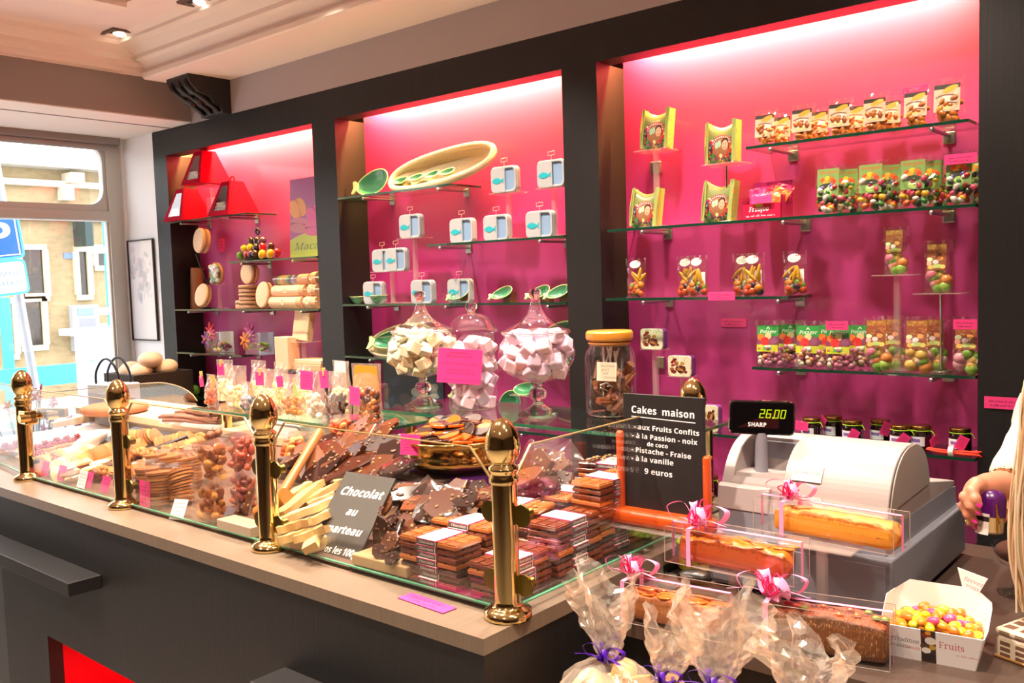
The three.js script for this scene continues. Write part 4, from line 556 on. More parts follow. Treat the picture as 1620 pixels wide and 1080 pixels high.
const cards = {
  caramel: tex(128, 128, (x, w, h) => { fillBg(x, w, h, '#bfa98e'); x.fillStyle = '#2f2420'; x.fillRect(0, 0, 128, 22); x.fillStyle = '#e09a26'; x.beginPath(); x.ellipse(80, 24, 40, 14, -0.3, 0, 7); x.fill(); x.fillStyle = '#d9cdbf'; x.beginPath(); x.ellipse(66, 78, 46, 30, -0.4, 0, 7); x.fill(); x.strokeStyle = '#7a4a34'; x.lineWidth = 7; x.beginPath(); x.moveTo(10, 62); x.quadraticCurveTo(50, 40, 110, 58); x.moveTo(20, 100); x.quadraticCurveTo(60, 76, 118, 96); x.stroke(); x.fillStyle = '#c3c27a'; x.beginPath(); x.ellipse(62, 108, 22, 10, 0, 0, 7); x.fill(); }),
  orchard: tex(128, 192, (x, w, h) => { fillBg(x, w, h, '#6f8f4e'); x.fillStyle = '#a8561e'; x.font = 'italic bold 36px sans-serif'; x.textAlign = 'center'; x.fillText('Verger', 64, 36); [['#e0481a', 34, 78], ['#f0b21a', 60, 66], ['#e56a1a', 86, 74], ['#d93a1a', 98, 92], ['#f09a2a', 50, 92]].forEach(([c, a, b]) => { x.fillStyle = c; x.beginPath(); x.arc(a, b, 16, 0, 7); x.fill(); }); x.fillStyle = '#26331f'; x.beginPath(); x.ellipse(62, 120, 46, 20, 0, 0, 7); x.fill(); x.fillStyle = '#9ec25a'; x.beginPath(); x.arc(64, 158, 26, 0, 7); x.fill(); x.fillStyle = '#eef4dc'; x.fillRect(48, 150, 32, 10); }),
  garden: tex(128, 160, (x, w, h) => { fillBg(x, w, h, '#2f8a3f'); x.fillStyle = '#7a3a5a'; x.fillRect(0, 66, 128, 60); x.fillStyle = '#bcc22a'; x.fillRect(0, 118, 128, 42); x.strokeStyle = '#e8f4e0'; x.lineWidth = 4; x.beginPath(); x.moveTo(64, 10); x.lineTo(56, 24); x.moveTo(64, 10); x.lineTo(74, 24); x.stroke(); x.fillStyle = '#eef4e6'; x.font = 'italic 28px serif'; x.textAlign = 'center'; x.fillText('Potager', 64, 48); [['#e9742a', 22, 72, 20], ['#d6c48a', 66, 66, 20], ['#d92a2a', 48, 98, 26], ['#8a4a6a', 100, 92, 20]].forEach(([c, a, b, r]) => { x.fillStyle = c; x.beginPath(); x.arc(a, b, r, 0, 7); x.fill(); }); x.fillStyle = '#5aa35a'; x.fillRect(40, 126, 50, 24); x.fillStyle = '#f2f6ea'; x.fillRect(46, 122, 38, 10); }),
  pastel: tex(96, 160, (x, w, h) => { fillBg(x, w, h, '#8f5234'); x.fillStyle = '#a3763a'; x.fillRect(0, 0, 96, 30); for (let i = 0; i < 60; i++) { x.fillStyle = pick(['#a04a2a', '#d9a05a', '#8a3a22']); x.globalAlpha = 0.5; x.fillRect(rnd(96), rnd(80), rnd(4, 14), rnd(4, 12)); } x.globalAlpha = 1; [['#cfe0b0', 14, 92], ['#f0a860', 66, 88], ['#f3e3e3', 44, 108], ['#e8c060', 20, 140], ['#f2b0a0', 10, 116], ['#e2d070', 78, 138]].forEach(([c, a, b]) => { x.fillStyle = c; x.beginPath(); x.ellipse(a, b, 15, 13, 0, 0, 7); x.fill(); }); x.fillStyle = '#b8cf7a'; x.fillRect(32, 122, 36, 24); }),
  oval: tex(128, 80, (x, w, h) => { fillBg(x, w, h, '#f2ece8'); x.fillStyle = '#8a8a90'; x.font = 'italic 20px serif'; x.textAlign = 'center'; x.fillText('Saveurs', 60, 42); x.fillText('du verger', 62, 62); x.fillStyle = '#d5401c'; x.beginPath(); x.moveTo(98, 20); x.lineTo(84, 8); x.lineTo(82, 28); x.lineTo(98, 20); x.lineTo(116, 8); x.lineTo(118, 30); x.fill(); }),
};
const cardM = Object.fromEntries(Object.entries(cards).map(([k, t]) => [k, M(0xffffff, 0.45, { map: t })]));
const BAG = {
  caramel: { w: 0.078, h: 0.115, d: 0.036, fill: (w, h, d, t) => A(t, 'caramels', blobs(26, w, h, d, 0.01, 0.062, 0.0095, ['#a85a1a', '#b86a26', '#964c14', '#c9803a'], 1.3, 0.8), sweetM), card: [0.062, 0.07, 0.064, 'caramel'] },
  orchard: { w: 0.098, h: 0.152, d: 0.042, fill: (w, h, d, t) => A(t, 'sweets', blobs(64, w, h, d, 0.012, 0.092, 0.0095, ['#a0182a', '#b88f1a', '#2f6524', '#c9c4bc', '#b8521a', '#1c2a18', '#6f8f3a', '#24341f', '#b03a56', '#4f4078'], 1.15, 0.85), sweetM), card: [0.066, 0.085, 0.098, 'orchard'] },
  marzipan: { w: 0.082, h: 0.142, d: 0.04, fill: (w, h, d, t) => { A(t, 'marzipan_fruits', blobs(18, w, h, d, 0.012, 0.05, 0.0135, ['#b84a12', '#a83a14', '#5f7a1e', '#b86a1e', '#962c16', '#2e1f34']), sweetM); const b = []; for (let i = 0; i < 5; i++) b.push(paint(at(ball(0.008, 8, 6).scale(0.8, 3.4, 0.8), rnd(-0.02, 0.024), 0.062 + rnd(0.022), rnd(0.01), 0, 0, rnd(-1, 0.9)), pick(['#c0901a', '#b07c14']))); A(t, 'marzipan_bananas', mergeC(b), sweetM); }, oval: true },
  garden: { w: 0.1, h: 0.15, d: 0.042, fill: (w, h, d, t) => A(t, 'gummies', blobs(54, w, h, d, 0.01, 0.062, 0.0095, ['#b86c7c', '#a85a72', '#c9ab92', '#8f5068', '#b87a48', '#b5b094', '#8a4864']), sweetM), card: [0.072, 0.086, 0.092, 'garden'] },
  pastel: { w: 0.088, h: 0.165, d: 0.046, fill: (w, h, d, t) => A(t, 'marshmallow_fruits', blobs(16, w, h, d, 0.016, 0.062, 0.018, ['#c06a7c', '#85a545', '#bf9c50', '#cfb5a2', '#c0783c', '#6f9638', '#c0828e']), sweetM), card: [0.056, 0.082, 0.112, 'pastel'] },
};
const bagProto = {};
function bag(kind, label, x, y, z, ry = 0, sc = 1) {
  const k = BAG[kind], list = bagProto[kind] = bagProto[kind] ?? [];
  let t; if (list.length < 3) { t = T('sweet_bag', label, 'sweet bag', [x, y, z], ry); list.push(t); k.fill(k.w, k.h, k.d, t);
    A(t, 'film', bagFilm(k.w, k.h, k.d, list.length), film);
    if (k.card) A(t, 'card', unitUV(ext(roundRect(k.card[0], k.card[1], 0.001), 0.0008)), cardM[k.card[3]], [-0.004, k.card[2], k.d * 0.24], [-0.12, 0, 0]);
    if (k.oval) { const e = new THREE.Shape(); e.absellipse(0, 0, 0.0215, 0.0135, 0, 2 * PI); A(t, 'oval_label', unitUV(ext(e, 0.0008, 0, 1, 24)), cardM.oval, [0, k.h - 0.022, 0.006], [0, 0, 0.12]); A(t, 'white_card', ext(roundRect(0.03, 0.05, 0.001), 0.001), whitePaper, [0.012, 0.06, -0.006]); }
  } else t = dup(list[Math.floor(rnd(3))], label, [x, y, z], ry);
  t.scale.setScalar(sc); return t;
}
const sX = (px, py, z) => onZ(px, py, z).x;
[[1212, 'first'], [1271, 'second'], [1330, 'third'], [1386, 'fourth'], [1451, 'fifth'], [1501, 'last']].forEach(([px, n], i) => { bag('caramel', `${n} caramel bag along the top shelf counted from the end with the green cushion packs`, sX(px, 215, -0.03), YC[0], -0.035, 0.05, i === 5 ? 1.1 : 1); if (i < 4) bag('caramel', `caramel bag standing behind the ${n} one of the top shelf`, sX(px + 14, 215, -0.03), YC[0], -0.09, 0.2, 0.95); });
[[1313, 'first'], [1380, 'second'], [1447, 'third'], [1520, 'last']].forEach(([px, n]) => { bag('orchard', `${n} green carded bag of fruit sweets on the second shelf, counted from the pink box`, sX(px, 330, -0.03), YC[1], -0.035, 0.03); bag('orchard', `bag of fruit sweets right behind the ${n} green carded one`, sX(px + 18, 330, -0.04), YC[1], -0.1, 0.25); });
[[1007, 'single marzipan fruit bag beside the upright', -0.03], [1104, 'front marzipan fruit bag of the pair over the shelf label', -0.025], [1086, 'rear marzipan fruit bag of the pair over the shelf label', -0.08], [1192, 'front marzipan fruit bag of the pair in the middle of the third shelf', -0.025], [1176, 'rear marzipan fruit bag of the pair in the middle of the third shelf', -0.08], [1258, 'marzipan fruit bag at the free end of the third shelf', -0.03]].forEach(([px, l, z]) => bag('marzipan', l, sX(px, 465, z), YC[2], z, rnd(-0.1, 0.1)));
[[1219, 'first', -0.03], [1282, 'second', -0.02], [1330, 'third', -0.02]].forEach(([px, n, z]) => { bag('garden', `${n} green carded gummy bag on the lower shelf, counted from its free end`, sX(px, 580, z), YC[3], z, 0); bag('garden', `gummy bag behind the ${n} green carded one of the lower shelf`, sX(px + 22, 580, z), YC[3], z - 0.06, 0.3); });
[[1390, 'pastel marshmallow bag next to the gummy bags', -0.02], [1454, 'pastel marshmallow bag in front of the thin wire stand', -0.02], [1532, 'pastel marshmallow bag at the end of the shelf under a pink label', -0.03]].forEach(([px, l, z]) => { bag('pastel', l, sX(px, 583, z), YC[3], z, 0.03); }); bag('pastel', 'pastel marshmallow bag half hidden behind the one before the wire stand', sX(1472, 583, -0.05), YC[3], -0.09, 0.3); bag('pastel', 'pastel marshmallow bag half hidden next to the gummy bags', sX(1406, 583, -0.05), YC[3], -0.09, 0.3);
{ const a = onZ(1418, 434, -0.06), b = onZ(1487, 463, -0.06); stand('tall acrylic stand carrying a marshmallow bag', a.x, -0.07, YC[3], a.y, 0.12, 0.1); bag('pastel', 'marshmallow bag on the taller acrylic stand', a.x, a.y, -0.06, 0, 0.86); stand('thin wire stand carrying a marshmallow bag', b.x, -0.07, YC[3], b.y, 0.13, 0.1, true); bag('pastel', 'marshmallow bag on the thin wire stand', b.x - 0.003, b.y, -0.06, 0.05, 0.92); }
// green cushion packs
{ const pr = tex(256, 256, (x, w, h) => { fillBg(x, w, h, '#6a7440'); for (let i = 0; i < 160; i++) { x.fillStyle = pick(['#c21f2e', '#e3b01f', '#2c3a6a', '#3f8a2e', '#d9661e', '#7a2a5a', '#e6dcd0', '#24242a']); x.beginPath(); x.ellipse(rnd(256), rnd(100, 256), rnd(6, 18), rnd(5, 12), rnd(3), 0, 7); x.fill(); } x.fillStyle = '#b8403a'; x.beginPath(); x.arc(136, 140, 80, 0, 7); x.fill(); x.fillStyle = '#9a6a4a'; x.beginPath(); x.arc(136, 146, 64, 0, 7); x.fill(); x.strokeStyle = '#2a2022'; x.lineWidth = 4; x.beginPath(); x.arc(136, 146, 64, PI * 1.05, PI * 2.1); x.stroke(); x.fillStyle = '#fff'; x.font = 'bold 17px sans-serif'; x.textAlign = 'center'; for (let i = 0; i < 11; i++) { x.save(); x.translate(136, 146); x.rotate(-1.25 + i * 0.25); x.fillText('bonbonsfête'[i], 0, -67); x.restore(); }
    x.fillStyle = '#9dc0a4'; x.beginPath(); x.ellipse(98, 132, 16, 24, 0, 0, 7); x.fill(); x.beginPath(); x.ellipse(122, 122, 15, 24, 0, 0, 7); x.fill(); x.fillStyle = '#3a2418'; x.beginPath(); x.ellipse(168, 112, 28, 26, 0, 0, 7); x.fill(); x.fillStyle = '#e0a384'; x.beginPath(); x.ellipse(168, 136, 24, 34, 0, 0, 7); x.fill(); x.fillStyle = '#402a20'; for (const q of [-9, 9]) { x.beginPath(); x.arc(168 + q, 128, 3, 0, 7); x.fill(); } x.strokeStyle = '#a33a3a'; x.lineWidth = 3; x.beginPath(); x.arc(168, 146, 10, 0.2, 2.9); x.stroke(); x.fillStyle = '#c9d79a'; x.beginPath(); x.arc(130, 206, 14, 0, 7); x.fill(); });
  const flap = tex(64, 128, (x, w, h) => { fillBg(x, w, h, '#8a9a52'); for (let i = 0; i < 12; i++) { x.fillStyle = '#c98a4a'; x.globalAlpha = 0.8; x.beginPath(); x.arc(rnd(64), rnd(128), rnd(3, 7), 0, 7); x.fill(); } x.globalAlpha = 1; });
  const mP = MP(0xffffff, 0.3, { map: pr, clearcoat: 0.6 }), mF = M(0xffffff, 0.5, { map: flap });
  const w = 0.108, h = 0.142, d = 0.045; let p0; const mk = (label, x, y, z, r) => { if (p0) { const k = dup(p0, label, [x, y, z], 0); k.rotation.set(...r); return k; } const t = p0 = T('cushion_pack', label, 'sweet pack', [x, y, z]); t.rotation.set(...r);
    const top = (u) => h - 0.022 * Math.sin(u * PI), bul = (u, v) => 0.5 * d * Math.pow(Math.max(0, Math.sin(v * PI)), 0.5) * (0.65 + 0.35 * Math.sin(u * PI));
    const f = (s) => grid(14, 12, (u0, v) => { const u = s > 0 ? u0 : 1 - u0; return [(u - 0.5) * w, v * top(u), s * bul(u, v) + d / 2]; });
    A(t, 'front', f(1), mP); A(t, 'back', f(-1), mF);
    for (const s of [-1, 1]) { const b = 0.003; A(t, 'side_flap', unitUV(ext(shape([[0, 0], [d * 0.86, 0.004], [d, h * 0.5], [d * 0.86, h - 0.004], [0, h]]), b).rotateY(-PI / 2).translate(s * (w / 2 + 0.001) + b / 2, 0, d * 0.05), 'z', 'y'), mF); A(t, 'front_band', unitUV(span(s > 0 ? w / 2 - 0.014 : -w / 2, s > 0 ? w / 2 + 0.002 : -w / 2 + 0.008, 0.002, h, d * 0.86, d * 0.89)), mF); }
    return t; };
  const y1 = onZ(1030, 236, -0.03).y, y2 = onZ(1138, 258, -0.03).y; const X = (px, py) => sX(px, py, -0.02);
  stand('acrylic stand under the first green cushion pack beside the upright', X(1026, 237), -0.07, YC[1], y1, 0.13, 0.09); stand('acrylic stand under the green cushion pack beside the caramel shelf', X(1138, 258), -0.07, YC[1], y2, 0.14, 0.09, true);
  mk('green cushion pack of sweets on the acrylic stand beside the upright', X(1028, 235), y1, -0.085, [-0.08, 0, -0.05]); mk('green cushion pack of sweets on the stand next to the caramel shelf', X(1134, 257), y2, -0.085, [-0.06, 0, 0.0]); mk('green cushion pack standing on the second shelf beside the upright', X(1010, 358), YC[1], -0.085, [-0.12, 0, -0.06]); mk('green cushion pack standing on the second shelf by the pink box', X(1127, 352), YC[1], -0.085, [-0.12, 0, -0.05]); }
// pink open box of small pink bags
{ const lt = (s) => tex(256, 128, (x, w, h) => { fillBg(x, w, h, s); x.fillStyle = '#fff'; x.font = 'italic bold 54px serif'; x.textAlign = 'center'; x.fillText('Fruujoo', 110, 62, 130); squiggle(x, 28, 104, 190, 17, '#f4dfe6'); x.fillStyle = '#a8b83a'; x.beginPath(); x.arc(110, 0, 30, 0, PI); x.fill(); });
  const mB = M(0xffffff, 0.4, { map: lt('#b8143f') }), mB2 = M(0xffffff, 0.4, { map: tex(256, 128, (x, w, h) => { fillBg(x, w, h, '#a11a58'); x.fillStyle = '#fbe6ee'; x.font = 'italic bold 44px serif'; x.fillText('Fruujoo', 20, 56, 130); }) });
  const c = fr(1174, 320, 1236, 346, -0.01), t = T('display_box', 'open pink and red display box of small bags between cushion packs and fruit sweets', 'display box', [c.x, YC[1], -0.01]); const w = c.w, dd = 0.09;
  A(t, 'front', unitUV(span(-w / 2, w / 2, 0, 0.05, -0.002, 0)), mB); A(t, 'sides', merge([span(w / 2 - 0.002, w / 2, 0, 0.075, -dd, 0), span(-w / 2, -w / 2 + 0.002, 0, 0.075, -dd, 0), span(-w / 2, w / 2, 0, 0.002, -dd, 0)]), M(0x8f1240, 0.4)); A(t, 'back', unitUV(span(-w / 2, w / 2, 0, 0.125, -dd - 0.002, -dd)), mB2);
  const g = bagFilm(0.062, 0.075, 0.02, 2), bt = [MP(0xd4306a, 0.25), MP(0xe06a3a, 0.25), MP(0xc72a5a, 0.25)]; [[-0.02, 0.045, -0.02, 0.1, 0], [0.025, 0.045, -0.03, -0.45, 1], [0.0, 0.05, -0.05, 0.2, 2], [0.03, 0.055, -0.065, -0.3, 0]].forEach(([x, y, z, rz, m], i) => O('small_bag', 'small glossy pink bag standing in the open display box', 'bag', g, bt[m], [c.x + x, YC[1] + y - 0.015, -0.01 + z], [-0.2, 0, rz], 'small pink bags in the display box'));
  note('pink price label on the front of the open display box', 0.07, 0.024, [c.x + 0.005, YC[1] + 0.062, -0.002], [-0.1, 0, 0], mNoteWide); }
// pink labels in the bay
{ const P = (label, x1, y1, x2, y2, z, r = [0, 0, 0]) => { const q = fr(x1, y1, x2, y2, z); note(label, q.w, q.h, [q.x, q.y + q.h / 2, z], r, mNoteWide); };
  P('pink label behind the fifth caramel bag on the top shelf', 1428, 136, 1468, 150, -0.06, [0, 0, 0.05]); P('pink label over the last bag of fruit sweets', 1494, 243, 1546, 259, -0.012); P('pink label hanging on the edge of the marzipan shelf', 1120, 462, 1163, 475, 0.01); P('pink label on the bare pink wall under the marzipan shelf', 1141, 504, 1181, 517, ZB + 0.002); P('pink label on the third gummy bag of the lower shelf', 1307, 508, 1342, 522, 0.0); P('pink label on the marshmallow bag at the end of the lower shelf', 1508, 505, 1546, 521, 0.0); P('pink label on the dark panel at the end of the shelving', 1557, 628, 1614, 647, 0.002); }
// chestnut tins
{ const tt = tex(128, 128, (x, w, h) => { fillBg(x, w, h, '#c9c3a8'); for (let i = 0; i < 60; i++) { x.fillStyle = pick(['#e8e4d4', '#8a9a5a', '#b8a98a', '#d9d2c0']); x.fillRect(rnd(128), rnd(128), rnd(4, 14), rnd(3, 9)); } for (let i = 0; i < 26; i++) { x.fillStyle = pick(['#4a1a18', '#7a1f1c', '#8a5a3a', '#2d1512', '#a8743a', '#5a2a1c']); x.beginPath(); x.ellipse(rnd(22, 106), rnd(24, 104), rnd(7, 14), rnd(7, 13), rnd(3), 0, 7); x.fill(); } });
  const mT = MP(0xffffff, 0.25, { map: tt, clearcoat: 0.6 }), mS = M(0x7a3a86, 0.35); let t0; const mk = (label, x, y, w, h, z) => { if (t0) { const k = dup(t0, label, [x, y, z]); if (w < h) { k.rotation.z = PI / 2; k.position.set(x, y + h / 2, z); } return k; } const t = t0 = T('chestnut_tin', label, 'tin', [x, y, z]); const W = 0.088, H = 0.07; A(t, 'tin', ext(roundRect(W, H, 0.012), 0.026, 0.002, 2, 6).translate(0, H / 2, -0.03), mS); A(t, 'lid', unitUV(ext(roundRect(W, H, 0.012), 0.004, 0.002, 2, 6)).translate(0, H / 2, -0.002), mT); return t; };
  const a = onZ(1034, 551, -0.06), b = onZ(1078, 594, -0.06); mk('tin with chestnuts on the lid, on the taller stand next to the cinnamon jar', a.x, a.y, 0.09, 0.07, -0.05); mk('tin with chestnuts on the lid, on the lower stand by the wall fitting', b.x, b.y, 0.09, 0.07, -0.05); stand('acrylic stand under the upper chestnut tin', a.x, -0.07, YC[4], a.y - 0.001, 0.09, 0.06); stand('acrylic stand under the lower chestnut tin', b.x, -0.07, YC[4], b.y - 0.001, 0.09, 0.06);
  const c = onZ(1148, 680, -0.02); mk('upright chestnut tin beside the till display', c.x - 0.034, YC[4] - 0.044 + 0.044, 0.07, 0.09, -0.03); }
// jam jars
{ const body = lathe([[0, 0], [0.026, 0], [0.0295, 0.004], [0.0305, 0.012], [0.0305, 0.05], [0.027, 0.058], [0.026, 0.062], [0, 0.062]], 28), lid = lathe([[0.0275, 0.06], [0.0285, 0.061], [0.0285, 0.072], [0.027, 0.0745], [0.012, 0.0735], [0, 0.073]], 28), jm = MP(0x1b0a0d, 0.08, { clearcoat: 1 }), lidM = M(0xb08a4a, 0.25, { metalness: 1 });
  const band = new THREE.CylinderGeometry(0.0309, 0.0309, 0.028, 20, 1, true, -0.85, 1.7).translate(0, 0.03, 0), lab = M(0xffffff, 0.6, { map: tex(128, 64, (x, w, h) => { fillBg(x, w, h, '#d9d6e2'); x.fillStyle = '#7a5a9a'; x.fillRect(30, 16, 68, 22); squiggle(x, 30, 52, 66, 7, '#8a8a96'); }) });
  const cord = new THREE.TorusGeometry(0.0285, 0.0012, 6, 28).rotateX(PI / 2).translate(0, 0.0605, 0), cordM = M(0x9ad21e, 0.5), tagG = rbox(0.042, 0.028, 0.001, 0.0004, 1).translate(0.0, 0.0, 0); let j0;
  const mk = (label, x, y, z, tr) => { let t; if (!j0) { t = j0 = T('jam_jar', label, 'jar', [x, y, z]); A(t, 'jar', body, jm); A(t, 'lid', lid, lidM); A(t, 'paper_label', band, lab, [0, 0, 0], [0, -0.25, 0]); const c = A(t, 'cord', cord, cordM); A(c, 'cord_end', tube([[0.028, 0.06, 0.006], [0.036, 0.058, 0.012], [0.042, 0.048, 0.014]], 0.0012, 8, 5), cordM); A(t, 'tag', tagG, mNote[1], [0.016, 0.034, 0.034], [0.1, 0.25, 0.9]); } else { t = dup(j0, label, [x, y, z], 0); const g = t.children.find((c) => c.name === 'tag'); g.position.set(...tr[0]); g.rotation.set(...tr[1]); } return t; };
  const J = (px, z) => sX(px, 700, z); const S = 1;
  mk('jam jar with a crosswise pink tag, beside the hood of the till', J(1420, 0) - 0.0, YC[4], -0.03);
  [[1284, -0.04, 'jam jar just beside the till display with its tag turned towards it', [[-0.018, 0.05, 0.034], [0, 0, -0.1]]], [1318, -0.1, 'jam jar behind the second and third ones of the low shelf', [[-0.024, 0.054, 0.026], [0, -0.5, 1.1]]], [1349, -0.05, 'jam jar with its pink tag hanging on the side away from the display', [[0.014, 0.03, 0.034], [0.1, 0.2, 1.1]]], [1393, -0.1, 'jam jar half hidden behind the one with the crosswise tag', [[0.024, 0.05, 0.024], [0, 0.6, 1.2]]], [1457, -0.05, 'jam jar with a bare label and a tag edge on, before the orange raffia', [[0.04, 0.032, 0.012], [0, 1.3, 0.4]]], [1519, -0.06, 'last jam jar of the low shelf, over the bundle of orange raffia', [[0.012, 0.035, 0.033], [0.1, 0.2, 1.1]]]].forEach(([px, z, l, tr]) => mk(l, J(px, z), YC[4], z, tr));
  [[1508, 'jam jar on the lowest shelf nearest the woman’s hand', [[0.014, 0.034, 0.033], [0, 0.2, 1.3]]], [1484, 'jam jar on the lowest shelf showing past the till', [[0.014, 0.03, 0.03], [0, 0.6, 1.2]]], [1115, 'jam jar on the lowest shelf behind the chalkboard stand', [[-0.004, 0.03, 0.033], [0, 0.1, 0.6]]], [1124, 'second jam jar on the lowest shelf behind the chalkboard stand', [[0.004, 0.03, 0.033], [0, 0.1, 1.6]]]].forEach(([px, l, tr], i) => { const z = i === 3 ? -0.1 : -0.03; mk(l.replace('woman’s', 'seller'), sX(px, 780, z), 0.74, z, tr); });
  // raffia bundle
  const c = onZ(1508, 708, -0.01), t = T('raffia_bundle', 'bundle of orange raffia lying on the low shelf in front of the last jar', 'raffia', [c.x, YC[4], -0.012]); const s = []; for (let i = 0; i < 26; i++) { const o = [rnd(-0.007, 0.007), 0.009 + rnd(-0.006, 0.006), rnd(-0.008, 0.008)]; s.push(tube([[-0.07, 0.01 + o[1] * 0.4, o[2] * 1.6], [-0.03, o[1], o[2]], [0, o[1], o[2] * 0.6], [0.035, o[1] * 1.1, o[2] * 1.5], [0.07 + rnd(0.01), 0.005 + rnd(0.016), o[2] * 3.2]], 0.0022, 14, 5)); } A(t, 'strands', merge(s), M(0xe0300f, 0.6)); A(t, 'paper_band', cyl(0.0125, 0.0125, 0.014, 18).rotateZ(PI / 2).translate(-0.006, 0.012, 0), whitePaper); }
{ const q = fr(1100, 645, 1112, 672, 0.0); O('price_card', 'small white price card beside the top of the chalkboard', 'card', unitUV(rbox(q.w + 0.01, q.h, 0.006, 0.001, 1)), M(0xffffff, 0.6, { map: tex(64, 128, (x, w, h) => { fillBg(x, w, h, '#eeeeee'); x.fillStyle = '#555'; x.fillRect(26, 44, 14, 14); x.fillRect(26, 84, 14, 14); squiggle(x, 10, 20, 40, 8, '#888'); }) }), [q.x, YC[4] + q.h / 2 + 0.03, 0.0]); }
// ---------- glass sweet jars ----------
const jarFoot = [[0, 0], [0.055, 0], [0.056, 0.004], [0.052, 0.008], [0.03, 0.022], [0.014, 0.034], [0.012, 0.042], [0.022, 0.05], [0.025, 0.06], [0.022, 0.07], [0.012, 0.077], [0.012, 0.084], [0.02, 0.09], [0, 0.092]];
const jarBowl = [[0, 0.092], [0.02, 0.092], [0.055, 0.1], [0.085, 0.122], [0.102, 0.15], [0.106, 0.172], [0.101, 0.196], [0.092, 0.212], [0.088, 0.222], [0.091, 0.228]];
const jarLid = [[0.094, 0.227], [0.096, 0.232], [0.09, 0.238], [0.07, 0.246], [0.046, 0.258], [0.028, 0.276], [0.017, 0.296], [0.0125, 0.315], [0.0125, 0.324]];
const jarKnob = [[0, 0.318], [0.012, 0.318], [0.0105, 0.324], [0.016, 0.332], [0.0175, 0.34], [0.014, 0.347], [0, 0.35]];
const cubeG = (() => { const l = []; for (let i = 0; i < 3; i++) { const g = rbox(0.036, 0.034, 0.036, 0.005, 3), p = g.attributes.position; for (let k = 0; k < p.count; k++) { const n = noise.noise(p.getX(k) * 60 + i * 9, p.getY(k) * 60, p.getZ(k) * 60) * 0.0035; p.setXYZ(k, p.getX(k) * (1 + n * 20), p.getY(k) + n, p.getZ(k) * (1 - n * 15)); } g.computeVertexNormals(); l.push(g); } return l; })();
function fillJar(c, inside, n, size, mats, label, group, geos = cubeG, name = 'marshmallow') { const placed = []; let tries = 0; while (placed.length < n && tries++ < 40000) { const p = V(rnd(-1, 1) * 0.11, rnd(0, 0.3), rnd(-1, 1) * 0.11); if (!inside(p)) continue; if (placed.some((q) => q.distanceTo(p) < size * 0.8)) continue; placed.push(p); O(name, label, 'marshmallow', pick(geos), pick(mats), [c[0] + p.x, c[1] + p.y, c[2] + p.z], [rnd(3), rnd(3), rnd(3)], group); } }
function bowlJar(label, p) { const t = T('sweet_jar', label, 'jar', p); A(t, 'foot', lathe(jarFoot, 40), crystal); A(t, 'bowl', lathe(jarBowl, 48), jarGlass); A(t, 'rim', new THREE.TorusGeometry(0.0915, 0.0028, 8, 48).rotateX(PI / 2).translate(0, 0.2275, 0), crystal); const l = A(t, 'lid', lathe(jarLid, 48), jarGlass); A(l, 'knob', lathe(jarKnob, 28), crystal); A(l, 'lid_edge', new THREE.TorusGeometry(0.094, 0.003, 8, 48).rotateX(PI / 2).translate(0, 0.232, 0), crystal); return t; }
const BY = 1.152; const jA = onY(671, 643, BY), jB = onY(751, 645, BY), jC = onY(852, 657, BY), jD = onY(967, 656, BY);
const inBowl = (p) => { const y = p.y; if (y < 0.116 || y > 0.222) return false; const k = Math.sqrt(p.x * p.x + p.z * p.z); const prof = y < 0.17 ? 0.089 * Math.sqrt(1 - Math.pow((0.172 - y) / 0.074, 2)) : y < 0.2 ? 0.087 : 0.076; return k < prof; };
bowlJar('tall footed glass jar with a pointed lid, full of pale cream sweets', [jA.x, BY, jA.z]); bowlJar('tall footed glass jar with a pointed lid, full of pink marshmallow cubes', [jC.x, BY, jC.z]);
const mallow = [MP(0xe6c2d0, 0.8), MP(0xdfc0d6, 0.8), MP(0xe9c8d0, 0.8)], pale = [MP(0xd3cbae, 0.75), MP(0xcccdb6, 0.75), MP(0xd8c6a0, 0.75)];
const paleG = [0, 1].map((i) => { const g = ball(0.021, 12, 9).scale(1.2, 0.75, 1), p = g.attributes.position; for (let k = 0; k < p.count; k++) { const n = noise.noise(p.getX(k) * 45 + i * 5, p.getY(k) * 45, p.getZ(k) * 45) * 0.006; p.setXYZ(k, p.getX(k) + n, p.getY(k) + n * 0.5, p.getZ(k) - n); } g.computeVertexNormals(); return g; });
fillJar([jA.x, BY, jA.z], inBowl, 58, 0.034, pale, 'pale cream sweet in the first footed jar', 'sweets in the pale jar', cubeG, 'cream_sweet');
fillJar([jC.x, BY, jC.z], inBowl, 60, 0.035, mallow, 'pink marshmallow cube in the footed jar', 'marshmallows in the footed jar');
